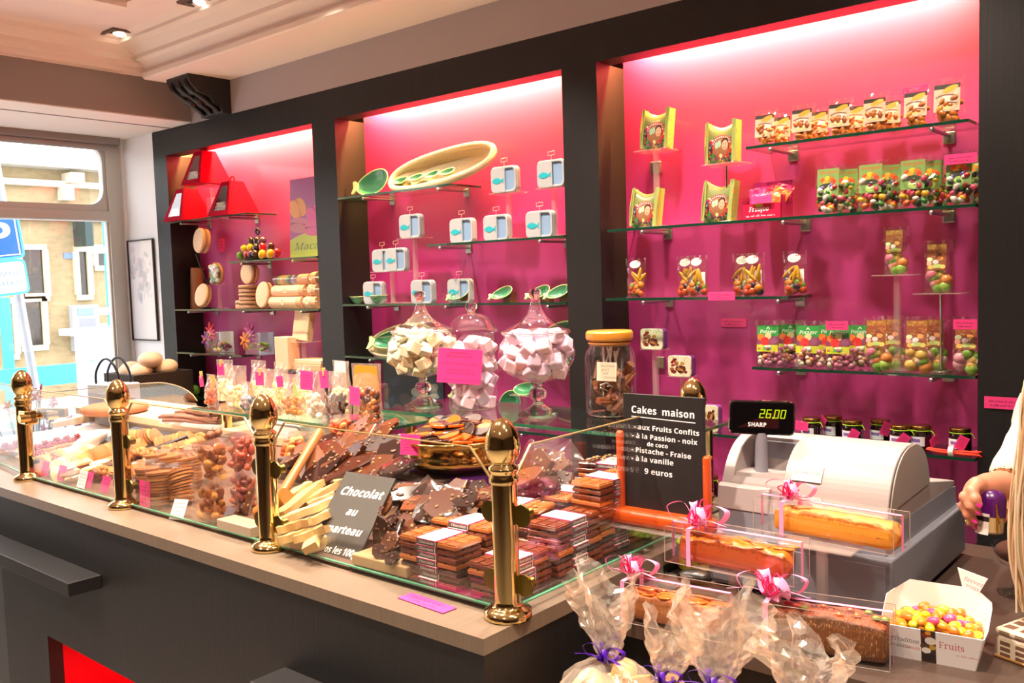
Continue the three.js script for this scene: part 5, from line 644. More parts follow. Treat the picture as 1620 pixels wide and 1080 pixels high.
{ const t = T('sweet_jar', 'straight glass jar with a domed lid, full of pink marshmallow cubes', 'jar', [jB.x, BY, jB.z]); A(t, 'body', lathe([[0, 0.002], [0.066, 0.002], [0.0665, 0.006], [0.066, 0.02], [0.066, 0.2], [0.064, 0.215], [0.067, 0.222]], 44), jarGlass); A(t, 'base_ring', new THREE.TorusGeometry(0.066, 0.004, 8, 44).rotateX(PI / 2).translate(0, 0.005, 0), glass); const l = A(t, 'lid', lathe([[0.076, 0.222], [0.078, 0.228], [0.074, 0.236], [0.067, 0.24], [0.062, 0.252], [0.048, 0.268], [0.028, 0.277], [0.013, 0.28]], 44), jarGlass); A(l, 'knob', lathe([[0, 0.277], [0.013, 0.277], [0.011, 0.284], [0.018, 0.294], [0.018, 0.304], [0.014, 0.309], [0, 0.309]], 24), crystal);
  fillJar([jB.x, BY, jB.z], (p) => p.y > 0.02 && p.y < 0.185 + 0.02 * p.x / 0.05 && Math.hypot(p.x, p.z) < 0.052, 56, 0.034, mallow, 'pink marshmallow cube in the straight jar', 'marshmallows in the straight jar');
  const c = onZ(729, 579, jB.z + 0.07), w = onZ(760, 579, jB.z + 0.07).x - onZ(697, 579, jB.z + 0.07).x; const nt = tex(256, 256, (x, W, H) => { fillBg(x, W, H, '#ea2c80'); x.fillStyle = '#4a0c2c'; x.textAlign = 'center'; x.font = 'bold italic 20px serif'; x.fillText('guimauves', 120, 36); x.fillText('MÉDICINALES', 120, 64); x.font = 'italic 19px serif'; x.fillText('fraise, pistache, violette', 128, 116); x.fillText('3 euros les 100 g', 132, 162); x.fillText('(environ 12 pièces)', 132, 186); x.font = 'italic 16px serif'; x.fillText('ne contient pas de gélatine animale', 126, 236, 236); });
  note('big bright pink notice in front of the straight marshmallow jar', w * 0.82, 0.1, [c.x - 0.0, c.y, jB.z + 0.075], [-0.06, 0.55, -0.05], M(0xffffff, 0.8, { map: nt })); }
// cinnamon and lollipop jar
{ const t = T('cinnamon_jar', 'glass jar with an orange wooden lid, full of brown lollipops and white sticks', 'jar', [jD.x, BY, jD.z]); A(t, 'body', lathe([[0, 0.003], [0.062, 0.003], [0.067, 0.01], [0.068, 0.03], [0.068, 0.155], [0.064, 0.175], [0.056, 0.186], [0.056, 0.2]], 44), jarGlass);
  A(t, 'lid', lathe([[0, 0.19], [0.052, 0.19], [0.054, 0.203], [0.062, 0.205], [0.064, 0.211], [0.064, 0.224], [0.06, 0.23], [0, 0.231]], 40), MP(0xd2882c, 0.35, { clearcoat: 0.6 })); A(t, 'seal', new THREE.TorusGeometry(0.0555, 0.003, 8, 36).rotateX(PI / 2).translate(0, 0.197, 0), M(0xb9793a, 0.5));
  const bark = [M(0x7a4020, 0.6), M(0x8a4f2a, 0.6), M(0x5f2f18, 0.6)], stick = M(0xf1e9e2, 0.6), bg = merge([cyl(0.009, 0.009, 0.062, 10), at(cyl(0.006, 0.006, 0.06, 8), 0.007, 0, 0.004)]), sg = cyl(0.0021, 0.0021, 0.1, 7);
  for (let i = 0; i < 30; i++) { const a = rnd(2 * PI), r = rnd(0.02, 0.045), y = 0.03 + (i / 30) * 0.095; O('brown_lollipop', 'brown rolled lollipop in the wooden lidded jar', 'sweet', bg, pick(bark), [jD.x + r * Math.cos(a), BY + y, jD.z + r * Math.sin(a)], [rnd(-1.1, 1.1), rnd(3), rnd(-1.1, 1.1)], 'brown lollipops in the jar'); }
  for (let i = 0; i < 20; i++) { const a = rnd(2 * PI), r = rnd(0.005, 0.022), y = i < 12 ? rnd(0.12, 0.15) : rnd(0.06, 0.1); O('lollipop_stick', 'white stick among the brown lollipops in the jar', 'stick', sg, stick, [jD.x + r * Math.cos(a), BY + y, jD.z + r * Math.sin(a)], i < 12 ? [rnd(-0.5, 0.5), rnd(3), rnd(-0.5, 0.5)] : [rnd(0.9, 1.5), rnd(3), rnd(1)], 'white sticks in the jar'); }
  const q = onZ(959, 588, jD.z + 0.06); note('scalloped cream label on the jar with the wooden lid', 0.052, 0.05, [q.x, q.y, jD.z + 0.058], [0, 0.5, -0.05], M(0xffffff, 0.7, { map: tex(128, 128, (x, w, h) => { fillBg(x, w, h, '#f0dcc4'); x.strokeStyle = '#8a8478'; x.lineWidth = 2; ['Sucettes', 'goût', '10€', 'chocolat'].forEach((s, i) => { x.fillStyle = '#7f786c'; x.font = 'italic 24px serif'; x.fillText(s, 22 + 6 * i, 32 + i * 26); }); }) })); }
// ---------- little bags on the lower glass shelf ----------
const SY = 1.083;
{ const peg = merge([rbox(0.007, 0.026, 0.004, 0.001, 1).translate(0, 0, 0.003), rbox(0.007, 0.026, 0.004, 0.001, 1).translate(0, 0, -0.003)]), pegM = M(0xd9a05a, 0.6);
  const creased = MP(0xfff6ee, 0.1, { transmission: 0.9, thickness: 0, ior: 1.7 });
  const mk = (label, px, py, w, h, z, cols, opt = {}) => { const p = onZ(px, py, z); const t = T('sweet_bag', label, 'sweet bag', [p.x, SY, z - 0.02], rnd(-0.2, 0.25)); A(t, 'sweets', blobs((opt.n ?? 34) * 1.7, w * 0.92, h, 0.055, 0.012, h * (opt.fill ?? 0.5), (opt.r ?? 0.0115) * 0.78, cols, opt.sx ?? 1, opt.sy ?? 1), VC(opt.rough ?? 0.35, { clearcoat: 0.3 })); A(t, 'film', opt.boxy ? rbox(w, h, 0.06, 0.003).translate(0, h / 2, 0) : bagFilm(w, h, 0.062, px % 7), opt.boxy ? film : creased);
    if (opt.card) A(t, 'card', ext(shape(opt.card[0].map(([a, b]) => [a * w, b * h])), 0.001), M(opt.card[1], 0.5), [0, 0, 0.006]);
    if (opt.tag) { const [dx, dy, s] = opt.tag; const n = A(t, 'pink_tag', unitUV(rbox(0.036 * s, 0.042 * s, 0.001, 0.0004, 1)), mNote[1], [dx, h * dy, 0.034], [0, 0, rnd(-0.15, 0.15)]); if (opt.peg) A(n, 'wooden_peg', peg, pegM, [0.004, 0.024, 0]); } return t; };
  const nut = ['#e8cfa0', '#d9b478', '#f0dcb4'], orange = ['#c9521a', '#d96a22', '#b8431a'], grey = ['#6a6478', '#8a8fa4', '#4f4a5c', '#9a7a78'], choc = ['#3a1d12', '#52291a', '#2a140d'], car = ['#b8661f', '#c97f34', '#8f4a17', '#d99a50'], white = ['#e0d4c4', '#c9b8a4', '#efe6d8'];
  mk('small bag of orange candied fruit at the free end of the lower shelf', 329, 640, 0.075, 0.12, 0.9, orange, { card: [[[0.02, 0.5], [0.45, 0.62], [0.42, 0.97], [0.1, 0.97]], 0xe6a02a], tag: [-0.012, 0.8, 1], peg: 1 });
  mk('large clear bag of blanched nuts with a pegged pink tag', 368, 645, 0.115, 0.16, 0.9, nut, { n: 60, r: 0.014, tag: [-0.04, 0.92, 1], peg: 1 });
  mk('bag of silvery grey sweets leaning before the nuts', 388, 652, 0.085, 0.11, 0.93, grey, { card: [[[0.1, 0.6], [0.45, 0.5], [0.3, 1]], 0xd98a2a] });
  mk('clear bag with a pegged pink tag behind the brass finial', 417, 650, 0.09, 0.15, 0.86, nut, { n: 44, tag: [0.0, 0.78, 1.15], peg: 1 });
  mk('bag of caramelised nut clusters with a lime green card', 458, 658, 0.11, 0.145, 0.91, car, { n: 54, r: 0.013, fill: 0.46, card: [[[0.02, 0.45], [0.34, 0.42], [0.1, 0.92]], 0x8ab020], tag: [-0.026, 0.84, 0.9] });
  mk('bag of pale nougat pieces with a long pink tag', 494, 664, 0.08, 0.16, 0.91, white, { n: 30, r: 0.014, tag: [-0.008, 0.83, 1.5] });
  mk('bag of dark chocolate orange sticks with a pegged pink tag', 529, 668, 0.1, 0.165, 0.92, choc, { n: 36, r: 0.009, sx: 1, sy: 3.2, fill: 0.5, tag: [-0.025, 0.86, 1.35], peg: 1 });
  mk('tall bag with a folded white top behind the chocolate sticks', 535, 655, 0.1, 0.19, 0.83, nut, { n: 40, card: [[[-0.3, 0.78], [0.4, 0.8], [0.38, 0.99], [-0.26, 0.99]], 0xe9dfd2] });
  mk('bag with an orange patterned card behind the box of clusters', 575, 660, 0.12, 0.185, 0.83, car, { n: 40, card: [[[-0.42, 0.55], [0.46, 0.52], [0.38, 0.95], [-0.35, 0.97]], 0xd9861c] });
  mk('square clear box of chocolate nut clusters with a pink tag', 580, 672, 0.105, 0.135, 0.92, ['#6a3218', '#8f4a22', '#b06a34', '#3a1c10'], { n: 60, r: 0.015, fill: 0.85, boxy: true, tag: [-0.035, 0.72, 1.35] });
  [[352, 'first', 0.8], [440, 'second', 0.78], [475, 'third', 0.8], [405, 'fourth', 0.76]].forEach(([px, n, z]) => mk(`${n} of the pale bags standing in the back row of the lower shelf`, px, 640, 0.1, 0.165, z, nut, { n: 40, r: 0.013 })); }

// ---------- on the cooler cabinet ----------
{ const c = onY(330, 668, 1.022), t = T('steel_tray', 'shallow white tray of long twisted chocolate sticks on the beige worktop', 'tray', [c.x, 1.021, c.z], 0.05); A(t, 'tray', merge([rbox(0.34, 0.006, 0.2, 0.002).translate(0, 0.003, 0), span(-0.17, 0.17, 0, 0.014, 0.096, 0.1), span(-0.17, 0.17, 0, 0.014, -0.1, -0.096), span(0.166, 0.17, 0, 0.014, -0.1, 0.1), span(-0.17, -0.166, 0, 0.014, -0.1, 0.1)]), M(0xded7d0, 0.3));
  const g = tube([[-0.13, 0, 0], [-0.05, 0.004, 0.006], [0.04, -0.002, -0.004], [0.13, 0.002, 0.003]], 0.0065, 20, 7), mm = [M(0x8a5238, 0.6), M(0xb07a5c, 0.6), M(0x7f4c38, 0.6)]; for (let i = 0; i < 34; i++) O('pastry_stick', 'long brown pastry stick on the white tray', 'pastry', g, pick(mm), [c.x + rnd(-0.03, 0.03), 1.034 + Math.floor(i / 12) * 0.013 + rnd(0.003), c.z - 0.075 + (i % 12) * 0.0135], [0, 0.3 + rnd(-0.4, 0.4), rnd(-0.05, 0.05)], 'pastry sticks on the tray');
  const k = onY(182, 652, 1.022); O('flat_cake', 'round flat brown cake on the end of the beige worktop', 'cake', lathe([[0, 0], [0.12, 0], [0.135, 0.012], [0.13, 0.03], [0.1, 0.038], [0, 0.034]], 36), M(0xa8683e, 0.7), [k.x, 1.021, k.z]);
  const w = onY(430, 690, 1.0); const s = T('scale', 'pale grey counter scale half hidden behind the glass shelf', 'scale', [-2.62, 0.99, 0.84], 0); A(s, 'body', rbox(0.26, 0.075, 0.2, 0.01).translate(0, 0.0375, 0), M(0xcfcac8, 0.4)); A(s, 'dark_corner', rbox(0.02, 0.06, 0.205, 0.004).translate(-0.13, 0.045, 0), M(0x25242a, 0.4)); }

// ---------- pastries and biscuits ----------
const mGold = VC(0.6), crust = M(0xb8742e, 0.7);
{ // raspberry tarts
  const berry = (() => { const l = []; for (let i = 0; i < 14; i++) { const a = i * 2.4, y = 0.009 - i * 0.0013; l.push(ball(0.0032, 6, 5).translate(Math.cos(a) * Math.sqrt(Math.max(0.00001, 0.000095 - (y - 0.001) ** 2)), y, Math.sin(a) * Math.sqrt(Math.max(0.00001, 0.000095 - (y - 0.001) ** 2)))); } l.push(ball(0.0075, 8, 6).translate(0, 0.002, 0)); return merge(l); })();
  const shell = lathe([[0, 0], [0.03, 0], [0.038, 0.012], [0.039, 0.016], [0.035, 0.016], [0.03, 0.01], [0, 0.01]], 24), custard = lathe([[0, 0.0135], [0.034, 0.0125], [0.034, 0.009], [0, 0.009]], 20);
  const mr = MP(0x8f2c36, 0.4, { clearcoat: 0.3 }), ms = M(0xf0d9c0, 0.6); let t0;
  const mk = (label, p, s = 1) => { if (t0) { const k = dup(t0, label, p, rnd(3), 'raspberry tarts'); k.scale.setScalar(s); return; } const t = t0 = T('raspberry_tart', label, 'tart', p, 0, 'raspberry tarts'); t.scale.setScalar(s); A(t, 'shell', shell, crust); A(t, 'custard', custard, ms); for (let i = 0; i < 6; i++) { const a = i * 2.4, r = i ? 0.0105 * Math.sqrt(i) * 0.95 : 0; A(t, 'raspberry', berry, mr, [Math.cos(a) * r, 0.0175, Math.sin(a) * r], [0, a, 0]); } A(t, 'top_raspberry', berry, mr, [0.003, 0.03, 0.002]); };
  for (const [px, py] of [[8, 712], [24, 708], [42, 712], [14, 726], [34, 724], [54, 718], [70, 708], [88, 703], [6, 742], [24, 738], [42, 734], [62, 730], [10, 757], [30, 752], [104, 700], [121, 697]]) { const p = onS(px, py, 0.015); const y = p.x < -3.05 ? (p.z > 1.0 ? SL0 + 0.02 : SL0) : p.y; const q = p.x < -3.05 ? onY(px, py, CT + 0.03) : p; q.z = Math.min(q.z, 1.5); mk('small tart heaped with raspberries beyond the far brass post', [q.x, q.y - 0.015, q.z], 1.05); }
  O('pastry_tray', 'pale tray under the raspberry tarts beyond the far brass post', 'tray', rbox(0.78, 0.006, 0.44, 0.002), M(0xd9cfc4, 0.4), [-3.47, CT + 0.0155, 1.24], [0, -0.05, 0]);
  const m1 = onS(140, 705, 0.02); O('meringue_loaf', 'white oblong pastry leaning among the biscuits', 'pastry', ball(0.05, 20, 14).scale(1.7, 0.6, 0.8), M(0xf6ebe0, 0.6), [m1.x, m1.y + 0.01, m1.z], [0, 0.5, 0.5]); }
{ const oval = (() => { const g = lathe([[0, 0], [0.03, 0.0], [0.034, 0.003], [0.032, 0.007], [0, 0.009]], 22), p = g.attributes.position; for (let i = 0; i < p.count; i++) p.setY(i, p.getY(i) + noise.noise(p.getX(i) * 120, p.getZ(i) * 120, 3) * 0.002); g.scale(0.9, 0.75, 0.56); g.computeVertexNormals(); return g; })();
  const round = lathe([[0, 0], [0.028, 0], [0.031, 0.003], [0.03, 0.007], [0, 0.009]], 26), lump = (() => { const l = []; for (let i = 0; i < 10; i++) l.push(ball(0.011, 8, 6).translate(rnd(-0.018, 0.018), 0.008 + rnd(0.014), rnd(-0.018, 0.018))); return merge(l); })();
  const tone = { gold: [M(0xa86420, 0.6), M(0x96551a, 0.6), M(0xb97a34, 0.6)], dust: [M(0xd6b98e, 0.7), M(0xc09a66, 0.7)], brown: [M(0x7a4526, 0.6), M(0x8c5430, 0.6)] };
  const row = (x1, y1, x2, y2, n, tn, group, h = 0.02, geo = oval, lean = 1.0) => { for (let i = 0; i < n; i++) { const p = onS(x1 + (x2 - x1) * i / (n - 1), y1 + (y2 - y1) * i / (n - 1), h); O('biscuit', `${group.replace('biscuits', 'biscuit').replace(/^the /, '')}`, 'biscuit', geo, pick(tone[tn]), [p.x, p.y, p.z], [rnd(-0.15, 0.15), rnd(-0.3, 0.3), -lean + rnd(-0.12, 0.12)], group); } };
  row(88, 742, 146, 716, 13, 'dust', 'sugar dusted oval biscuits in a leaning row behind the first labels', 0.03);
  row(122, 734, 180, 710, 12, 'gold', 'golden oval biscuits in the leaning row beside the dusted ones', 0.025);
  row(196, 694, 246, 690, 10, 'gold', 'golden oval biscuits in the raised row behind the second post', 0.06);
  row(196, 714, 252, 698, 11, 'gold', 'golden oval biscuits in the middle row behind the second post', 0.035);
  row(252, 704, 300, 694, 10, 'gold', 'golden oval biscuits at the back in front of the beige worktop', 0.035);
  row(196, 706, 240, 700, 6, 'brown', 'dark brown biscuits between the golden rows', 0.03, oval, 0.7);
  row(140, 752, 176, 744, 7, 'gold', 'small golden biscuits behind the white label', 0.02, oval, 0.3);
  row(200, 720, 256, 706, 11, 'gold', 'golden oval biscuits in the nearer row behind the round boxes', 0.02);
  row(262, 718, 318, 702, 10, 'gold', 'golden oval biscuits in the row running to the clear tubs', 0.02);
  row(90, 752, 140, 738, 10, 'dust', 'pale oval biscuits in the row just behind the pink labels', 0.015);
  row(60, 738, 96, 722, 7, 'gold', 'golden oval biscuits beside the raspberry tarts', 0.02);
  row(300, 716, 350, 704, 8, 'brown', 'brown biscuits behind the upper clear tubs', 0.02, oval, 0.7);
  row(216, 744, 262, 730, 9, 'gold', 'golden oval biscuits right behind the stacked round boxes', 0.02);
  const flat = [[104, 742], [128, 736], [158, 733], [146, 742], [236, 712], [262, 714], [284, 708], [112, 751], [214, 717], [180, 726]]; flat.forEach(([x, y]) => { const p = onS(x, y, 0.022); O('flat_biscuit', 'large round flat biscuit lying among the rows of oval ones', 'biscuit', round, pick(tone.gold.concat(tone.dust)), [p.x, p.y, p.z], [0.12, 0, 0.05], 'round flat biscuits among the rows'); });
  const lumps = [[212, 726], [226, 722], [242, 722], [286, 696], [300, 700], [318, 698], [334, 696], [346, 692], [270, 700], [160, 752], [150, 757]]; lumps.forEach(([x, y]) => { const p = onS(x, y, 0.016); O('nut_cluster', 'small brown nut cluster among the biscuits', 'biscuit', lump, pick(tone.brown.concat(tone.gold)), [p.x, p.y, p.z], [0, rnd(3), 0], 'nut clusters among the biscuits'); });
  O('biscuit_tray', 'black tray under the raised row of golden biscuits', 'tray', rbox(0.36, 0.022, 0.16, 0.004), M(0x1d191a, 0.4), [onS(222, 698, 0.03).x, onS(222, 698, 0.03).y, onS(222, 698, 0.03).z], [0.2, 0, 0]);
  // clear round boxes with biscuits
  const disc = cyl(0.032, 0.032, 0.006, 18), cylF = lathe([[0, 0.001], [0.036, 0.001], [0.037, 0.004], [0.037, 0.095], [0.0385, 0.097], [0.0385, 0.108], [0.036, 0.11], [0, 0.111]], 30);
  const boxOf = (label, px, py, lean, h0 = 0) => { const p = onS(px, py, 0); const y0 = Math.max(SL0 + SLK * (SLZ - p.z) - 0.004, CT + 0.008); const t = T('biscuit_box', label, 'biscuit box', [p.x, y0 + h0, p.z - 0.02]); A(t, 'clear_box', cylF, film); for (let i = 0; i < 11; i++) A(t, 'biscuit', disc, tone.gold[i % 3], [rnd(-0.002, 0.002), 0.012 + i * 0.0078, rnd(-0.002, 0.002)], [rnd(-0.08, 0.08), 0, lean * (0.15 + i * 0.02)]); return t; };
  const list = [[224, 795, 'round clear box of thin biscuits beside the second brass post', 0], [243, 803, 'round clear box of thin biscuits behind the deep pink label', 0.2], [278, 800, 'round clear box with slanting biscuits nearest the square tubs', 1.2], [262, 772, 'round clear box of biscuits in the second row', 0.3], [292, 775, 'round clear box of biscuits in the second row beside the tubs', 0.5], [240, 768, 'round clear box of biscuits at the back of the second row', 0.2]]; list.forEach((a) => boxOf(a[2], a[0], a[1], a[3]));
  // square tubs
  const tubF = (() => { const s = roundRect(0.082, 0.082, 0.016); return merge([ext(s, 0.09, 0.002, 2, 6).rotateX(-PI / 2).translate(0, 0.003, 0), ext(roundRect(0.086, 0.086, 0.017), 0.007, 0.002, 2, 6).rotateX(-PI / 2).translate(0, 0.089, 0)]); })();
  const tub = (label, px, py, cols, h0, r = 0.018) => { const p = onS(px, py, 0); const t = T('clear_tub', label, 'tub', [p.x, Math.max(SL0 + SLK * (SLZ - p.z) - 0.006, CT + 0.008) + h0, p.z - 0.03], 0.1); A(t, 'tub', tubF, film); A(t, 'filling', blobs(70, 0.078, 0.1, 0.078, 0.014, 0.084, r * 0.62, cols, 1.35, 0.8), VC(0.4, { clearcoat: 0.3 })); };
  const g1 = ['#b8661a', '#a0540f', '#cf8a30', '#8a420c'], r1 = ['#a83a16', '#8a2a10', '#bf5420', '#701f0c'];
  tub('lower clear tub of golden pieces next to the white and pink label', 325, 828, g1, 0); tub('upper clear tub of golden pieces stacked over another', 327, 828, g1, 0.1); tub('lower clear tub of reddish pieces behind the upright chocolate slab', 372, 806, r1, 0); tub('upper clear tub of reddish pieces beside the golden one', 374, 806, r1, 0.1); tub('clear tub of orange pieces at the back beside the mallet head', 532, 742, ['#d9602a', '#c94a1e', '#e58a4a'], 0.06); tub('clear tub of candied fruit behind the third brass post', 455, 748, ['#d9602a', '#c94a1e', '#e58a4a', '#e0a050'], 0.02); }
// ---------- broken nougat, chocolate slabs, bowl, tablets ----------
const mChoc = [M(0x3d190a, 0.22), M(0x230d06, 0.2), M(0x4f240e, 0.25), M(0x633518, 0.28)], mNut = [M(0x6d4220, 0.45), M(0x54301a, 0.45), M(0x86602f, 0.5)];
function slabGeo(w, h, t, k) { // broken slab: irregular polygon with rough broken edges
  const n = 9 + k % 3, pts = []; for (let i = 0; i < n; i++) { const a = i / n * 2 * PI + rnd(-0.18, 0.18), c = Math.cos(a), s = Math.sin(a), q = 1 / Math.max(Math.abs(c), Math.abs(s)) * rnd(0.72, 1.0); pts.push([c * q * w / 2, s * q * h / 2]); }
  const g = ext(shape(pts), t - 0.004, 0.002, 1).rotateX(-PI / 2); const nuts = [];
  for (let i = 0; i < 6; i++) { const a = rnd(2 * PI), r = Math.sqrt(rnd()) * 0.36; nuts.push(ball(0.004, 7, 5).scale(rnd(1, 1.6), 0.6, 1).rotateY(rnd(3)).translate(Math.cos(a) * r * w, t - 0.001, Math.sin(a) * r * h)); }
  for (let i = 0; i < pts.length; i++) { const a = pts[i], b = pts[(i + 1) % n]; for (let j = 0; j < 1; j++) { const u = rnd(0.15, 0.85); nuts.push(ball(0.0052, 7, 5).scale(1, 0.7, 1).translate(a[0] + (b[0] - a[0]) * u, rnd(0.004, t - 0.004), -(a[1] + (b[1] - a[1]) * u))); } }
  return [g, merge(nuts)]; }
const SLAB = [[0.13, 0.09, 0.014], [0.11, 0.1, 0.013], [0.15, 0.08, 0.015], [0.09, 0.075, 0.014], [0.12, 0.07, 0.016]].map((a, i) => slabGeo(...a, i));
let slabProto = {};
const wrapM = film;
function slab(label, px, py, z, k, mi, rot, s = 1, wrapped, group) { const p = onZ(px, py, z); const id = k + '_' + mi + (wrapped ? 'w' : ''); let t;
  if (slabProto[id]) t = dup(slabProto[id], label, [p.x, p.y, p.z], 0, group); else { t = slabProto[id] = T('chocolate_slab', label, 'chocolate', [p.x, p.y, p.z], 0, group); A(t, 'slab', SLAB[k][0], mChoc[mi]); A(t, 'nuts', SLAB[k][1], mNut[mi % 3]); if (wrapped) { const [w, h, d] = SLAB[k === undefined ? 0 : k] && [[0.13, 0.09, 0.014], [0.11, 0.1, 0.013], [0.15, 0.08, 0.015], [0.09, 0.075, 0.014], [0.12, 0.07, 0.016]][k]; const f = (sg) => grid(10, 8, (u, v) => { const e = Math.max(0, Math.sin(Math.min(1, u * 1.02) * PI)) ** 0.4 * Math.max(0, Math.sin(v * PI)) ** 0.4; return [(sg > 0 ? u - 0.5 : 0.5 - u) * w * 1.3, d / 2 + sg * (d * 0.72 * e + 0.001) + noise.noise(u * 6, v * 6, sg * 3 + k) * 0.005 * e, (0.5 - v) * h * 1.25]; }); A(t, 'film', merge([f(1), f(-1)]), wrapM); } }
  t.rotation.set(...rot); t.scale.setScalar(s); return t; }
const GA = 'broken chocolate slabs heaped behind the mallet', GB = 'broken chocolate slabs heaped in front of the golden bowl', GC = 'chocolate slabs beyond the nearest post';
[[500, 716, 1.25, 0, 0], [528, 722, 1.27, 2, 2], [556, 726, 1.25, 4, 0], [590, 722, 1.2, 1, 3], [612, 706, 1.14, 0, 1], [560, 702, 1.15, 1, 3], [600, 690, 1.1, 3, 2], [618, 728, 1.22, 4, 1], [478, 742, 1.32, 3, 1], [512, 744, 1.32, 0, 1], [548, 745, 1.3, 2, 0], [585, 745, 1.28, 1, 2], [468, 728, 1.3, 4, 0], [628, 742, 1.26, 3, 1], [540, 696, 1.1, 2, 1], [494, 732, 1.3, 2, 3]].forEach(([x, y, z, k, m], i) => slab('dark broken chocolate slab with nuts in the heap behind the mallet', x, y, z, k, m, [rnd(0.15, 0.7), rnd(3), rnd(-0.4, 0.4)], rnd(0.95, 1.2), i % 8 === 5, GA));
slab('pale pinkish milk chocolate slab lying on top of the heap behind the mallet', 566, 682, 1.1, 0, 3, [0.6, 0.4, 0.35], 1.05, false); slab('dark slab resting on the heap just under the glass shelf edge', 604, 682, 1.08, 2, 2, [0.3, 1.2, 0.15], 0.8);
[[664, 786, 1.36, 0, 0], [700, 786, 1.36, 4, 1], [728, 790, 1.38, 2, 0], [754, 780, 1.32, 3, 1], [660, 800, 1.42, 1, 1], [676, 796, 1.42, 0, 3], [712, 792, 1.42, 4, 2], [738, 792, 1.42, 3, 1], [655, 826, 1.47, 2, 2], [672, 816, 1.46, 3, 1],  [764, 788, 1.36, 3, 2], [698, 808, 1.45, 1, 1], [652, 786, 1.4, 4, 1], [655, 838, 1.5, 3, 2]].forEach(([x, y, z, k, m], i) => slab('dark broken chocolate slab with nuts in the heap before the golden bowl', x, y, z, k, m, [rnd(0.1, 0.6), rnd(3), rnd(-0.35, 0.35)], rnd(0.75, 0.98), i % 6 === 4, GB));
slab('film wrapped pale slab on the heap just below the purple cloth', 652, 786, 1.38, 4, 3, [0.5, 0.3, -0.15], 0.95, true); slab('film wrapped reddish slab in front of the nearest post', 706, 802, 1.45, 1, 2, [0.6, 0.2, -0.3], 0.85, true);
slab('tall chocolate slab in clear film leaning upright beside the third brass post', 392, 800, 1.46, 0, 2, [1.1, 0.2, 0.5], 1.15, true); slab('chocolate slab lying at the foot of the upright wrapped one', 352, 818, 1.52, 4, 2, [0.3, 0.3, 0.1], 1.0); slab('small dark slab between the wrapped slab and the golden tubs', 384, 838, 1.55, 3, 1, [0.2, 1, 0.1], 0.9);
[[842, 748, 1.12, 1, 2, [1.0, -0.3, 0.3], 1.15, true, 'wrapped chocolate slab standing up just beyond the nearest post'], [868, 742, 1.05, 0, 2, [0.75, 0.9, -0.2], 1.0, true, 'second wrapped chocolate slab standing up beyond the nearest post'], [826, 762, 1.25, 2, 3, [0.5, 0.2, 0.3], 0.9, false, 'pale chocolate slab behind the clip of the nearest post'], [850, 775, 1.25, 4, 1, [0.3, 0.5, 0.1], 1.0, false, 'dark slab with whole nuts in front of the standing wrapped ones'], [880, 768, 1.15, 3, 1, [0.3, 1.5, 0.1], 1.1, false, 'dark slab with whole nuts beside the far tablets']].forEach(([x, y, z, k, m, r, s, w, l]) => slab(l, x, y, z, k, m, r, s, w));
O('display_block', 'dark wooden step under the heap of broken chocolate', 'block', rbox(0.62, 0.062, 0.24, 0.004), mDarkBoard, [-1.86, CT + 0.062, 1.13]);
[[602, 812, 1.47, 3, 0], [618, 826, 1.5, 3, 1], [606, 842, 1.53, 1, 1], [618, 858, 1.555, 3, 2], [604, 874, 1.575, 3, 0], [622, 884, 1.585, 3, 1], [612, 800, 1.44, 4, 3], [628, 842, 1.52, 0, 1]].forEach(([x, y, z, k, m]) => slab('small chocolate chunk between the chalk sign and the tablets', x, y, z, k, m, [rnd(0.2, 1), rnd(3), rnd(-0.6, 0.6)], rnd(0.42, 0.6), false, 'small chocolate chunks beside the chalk sign'));
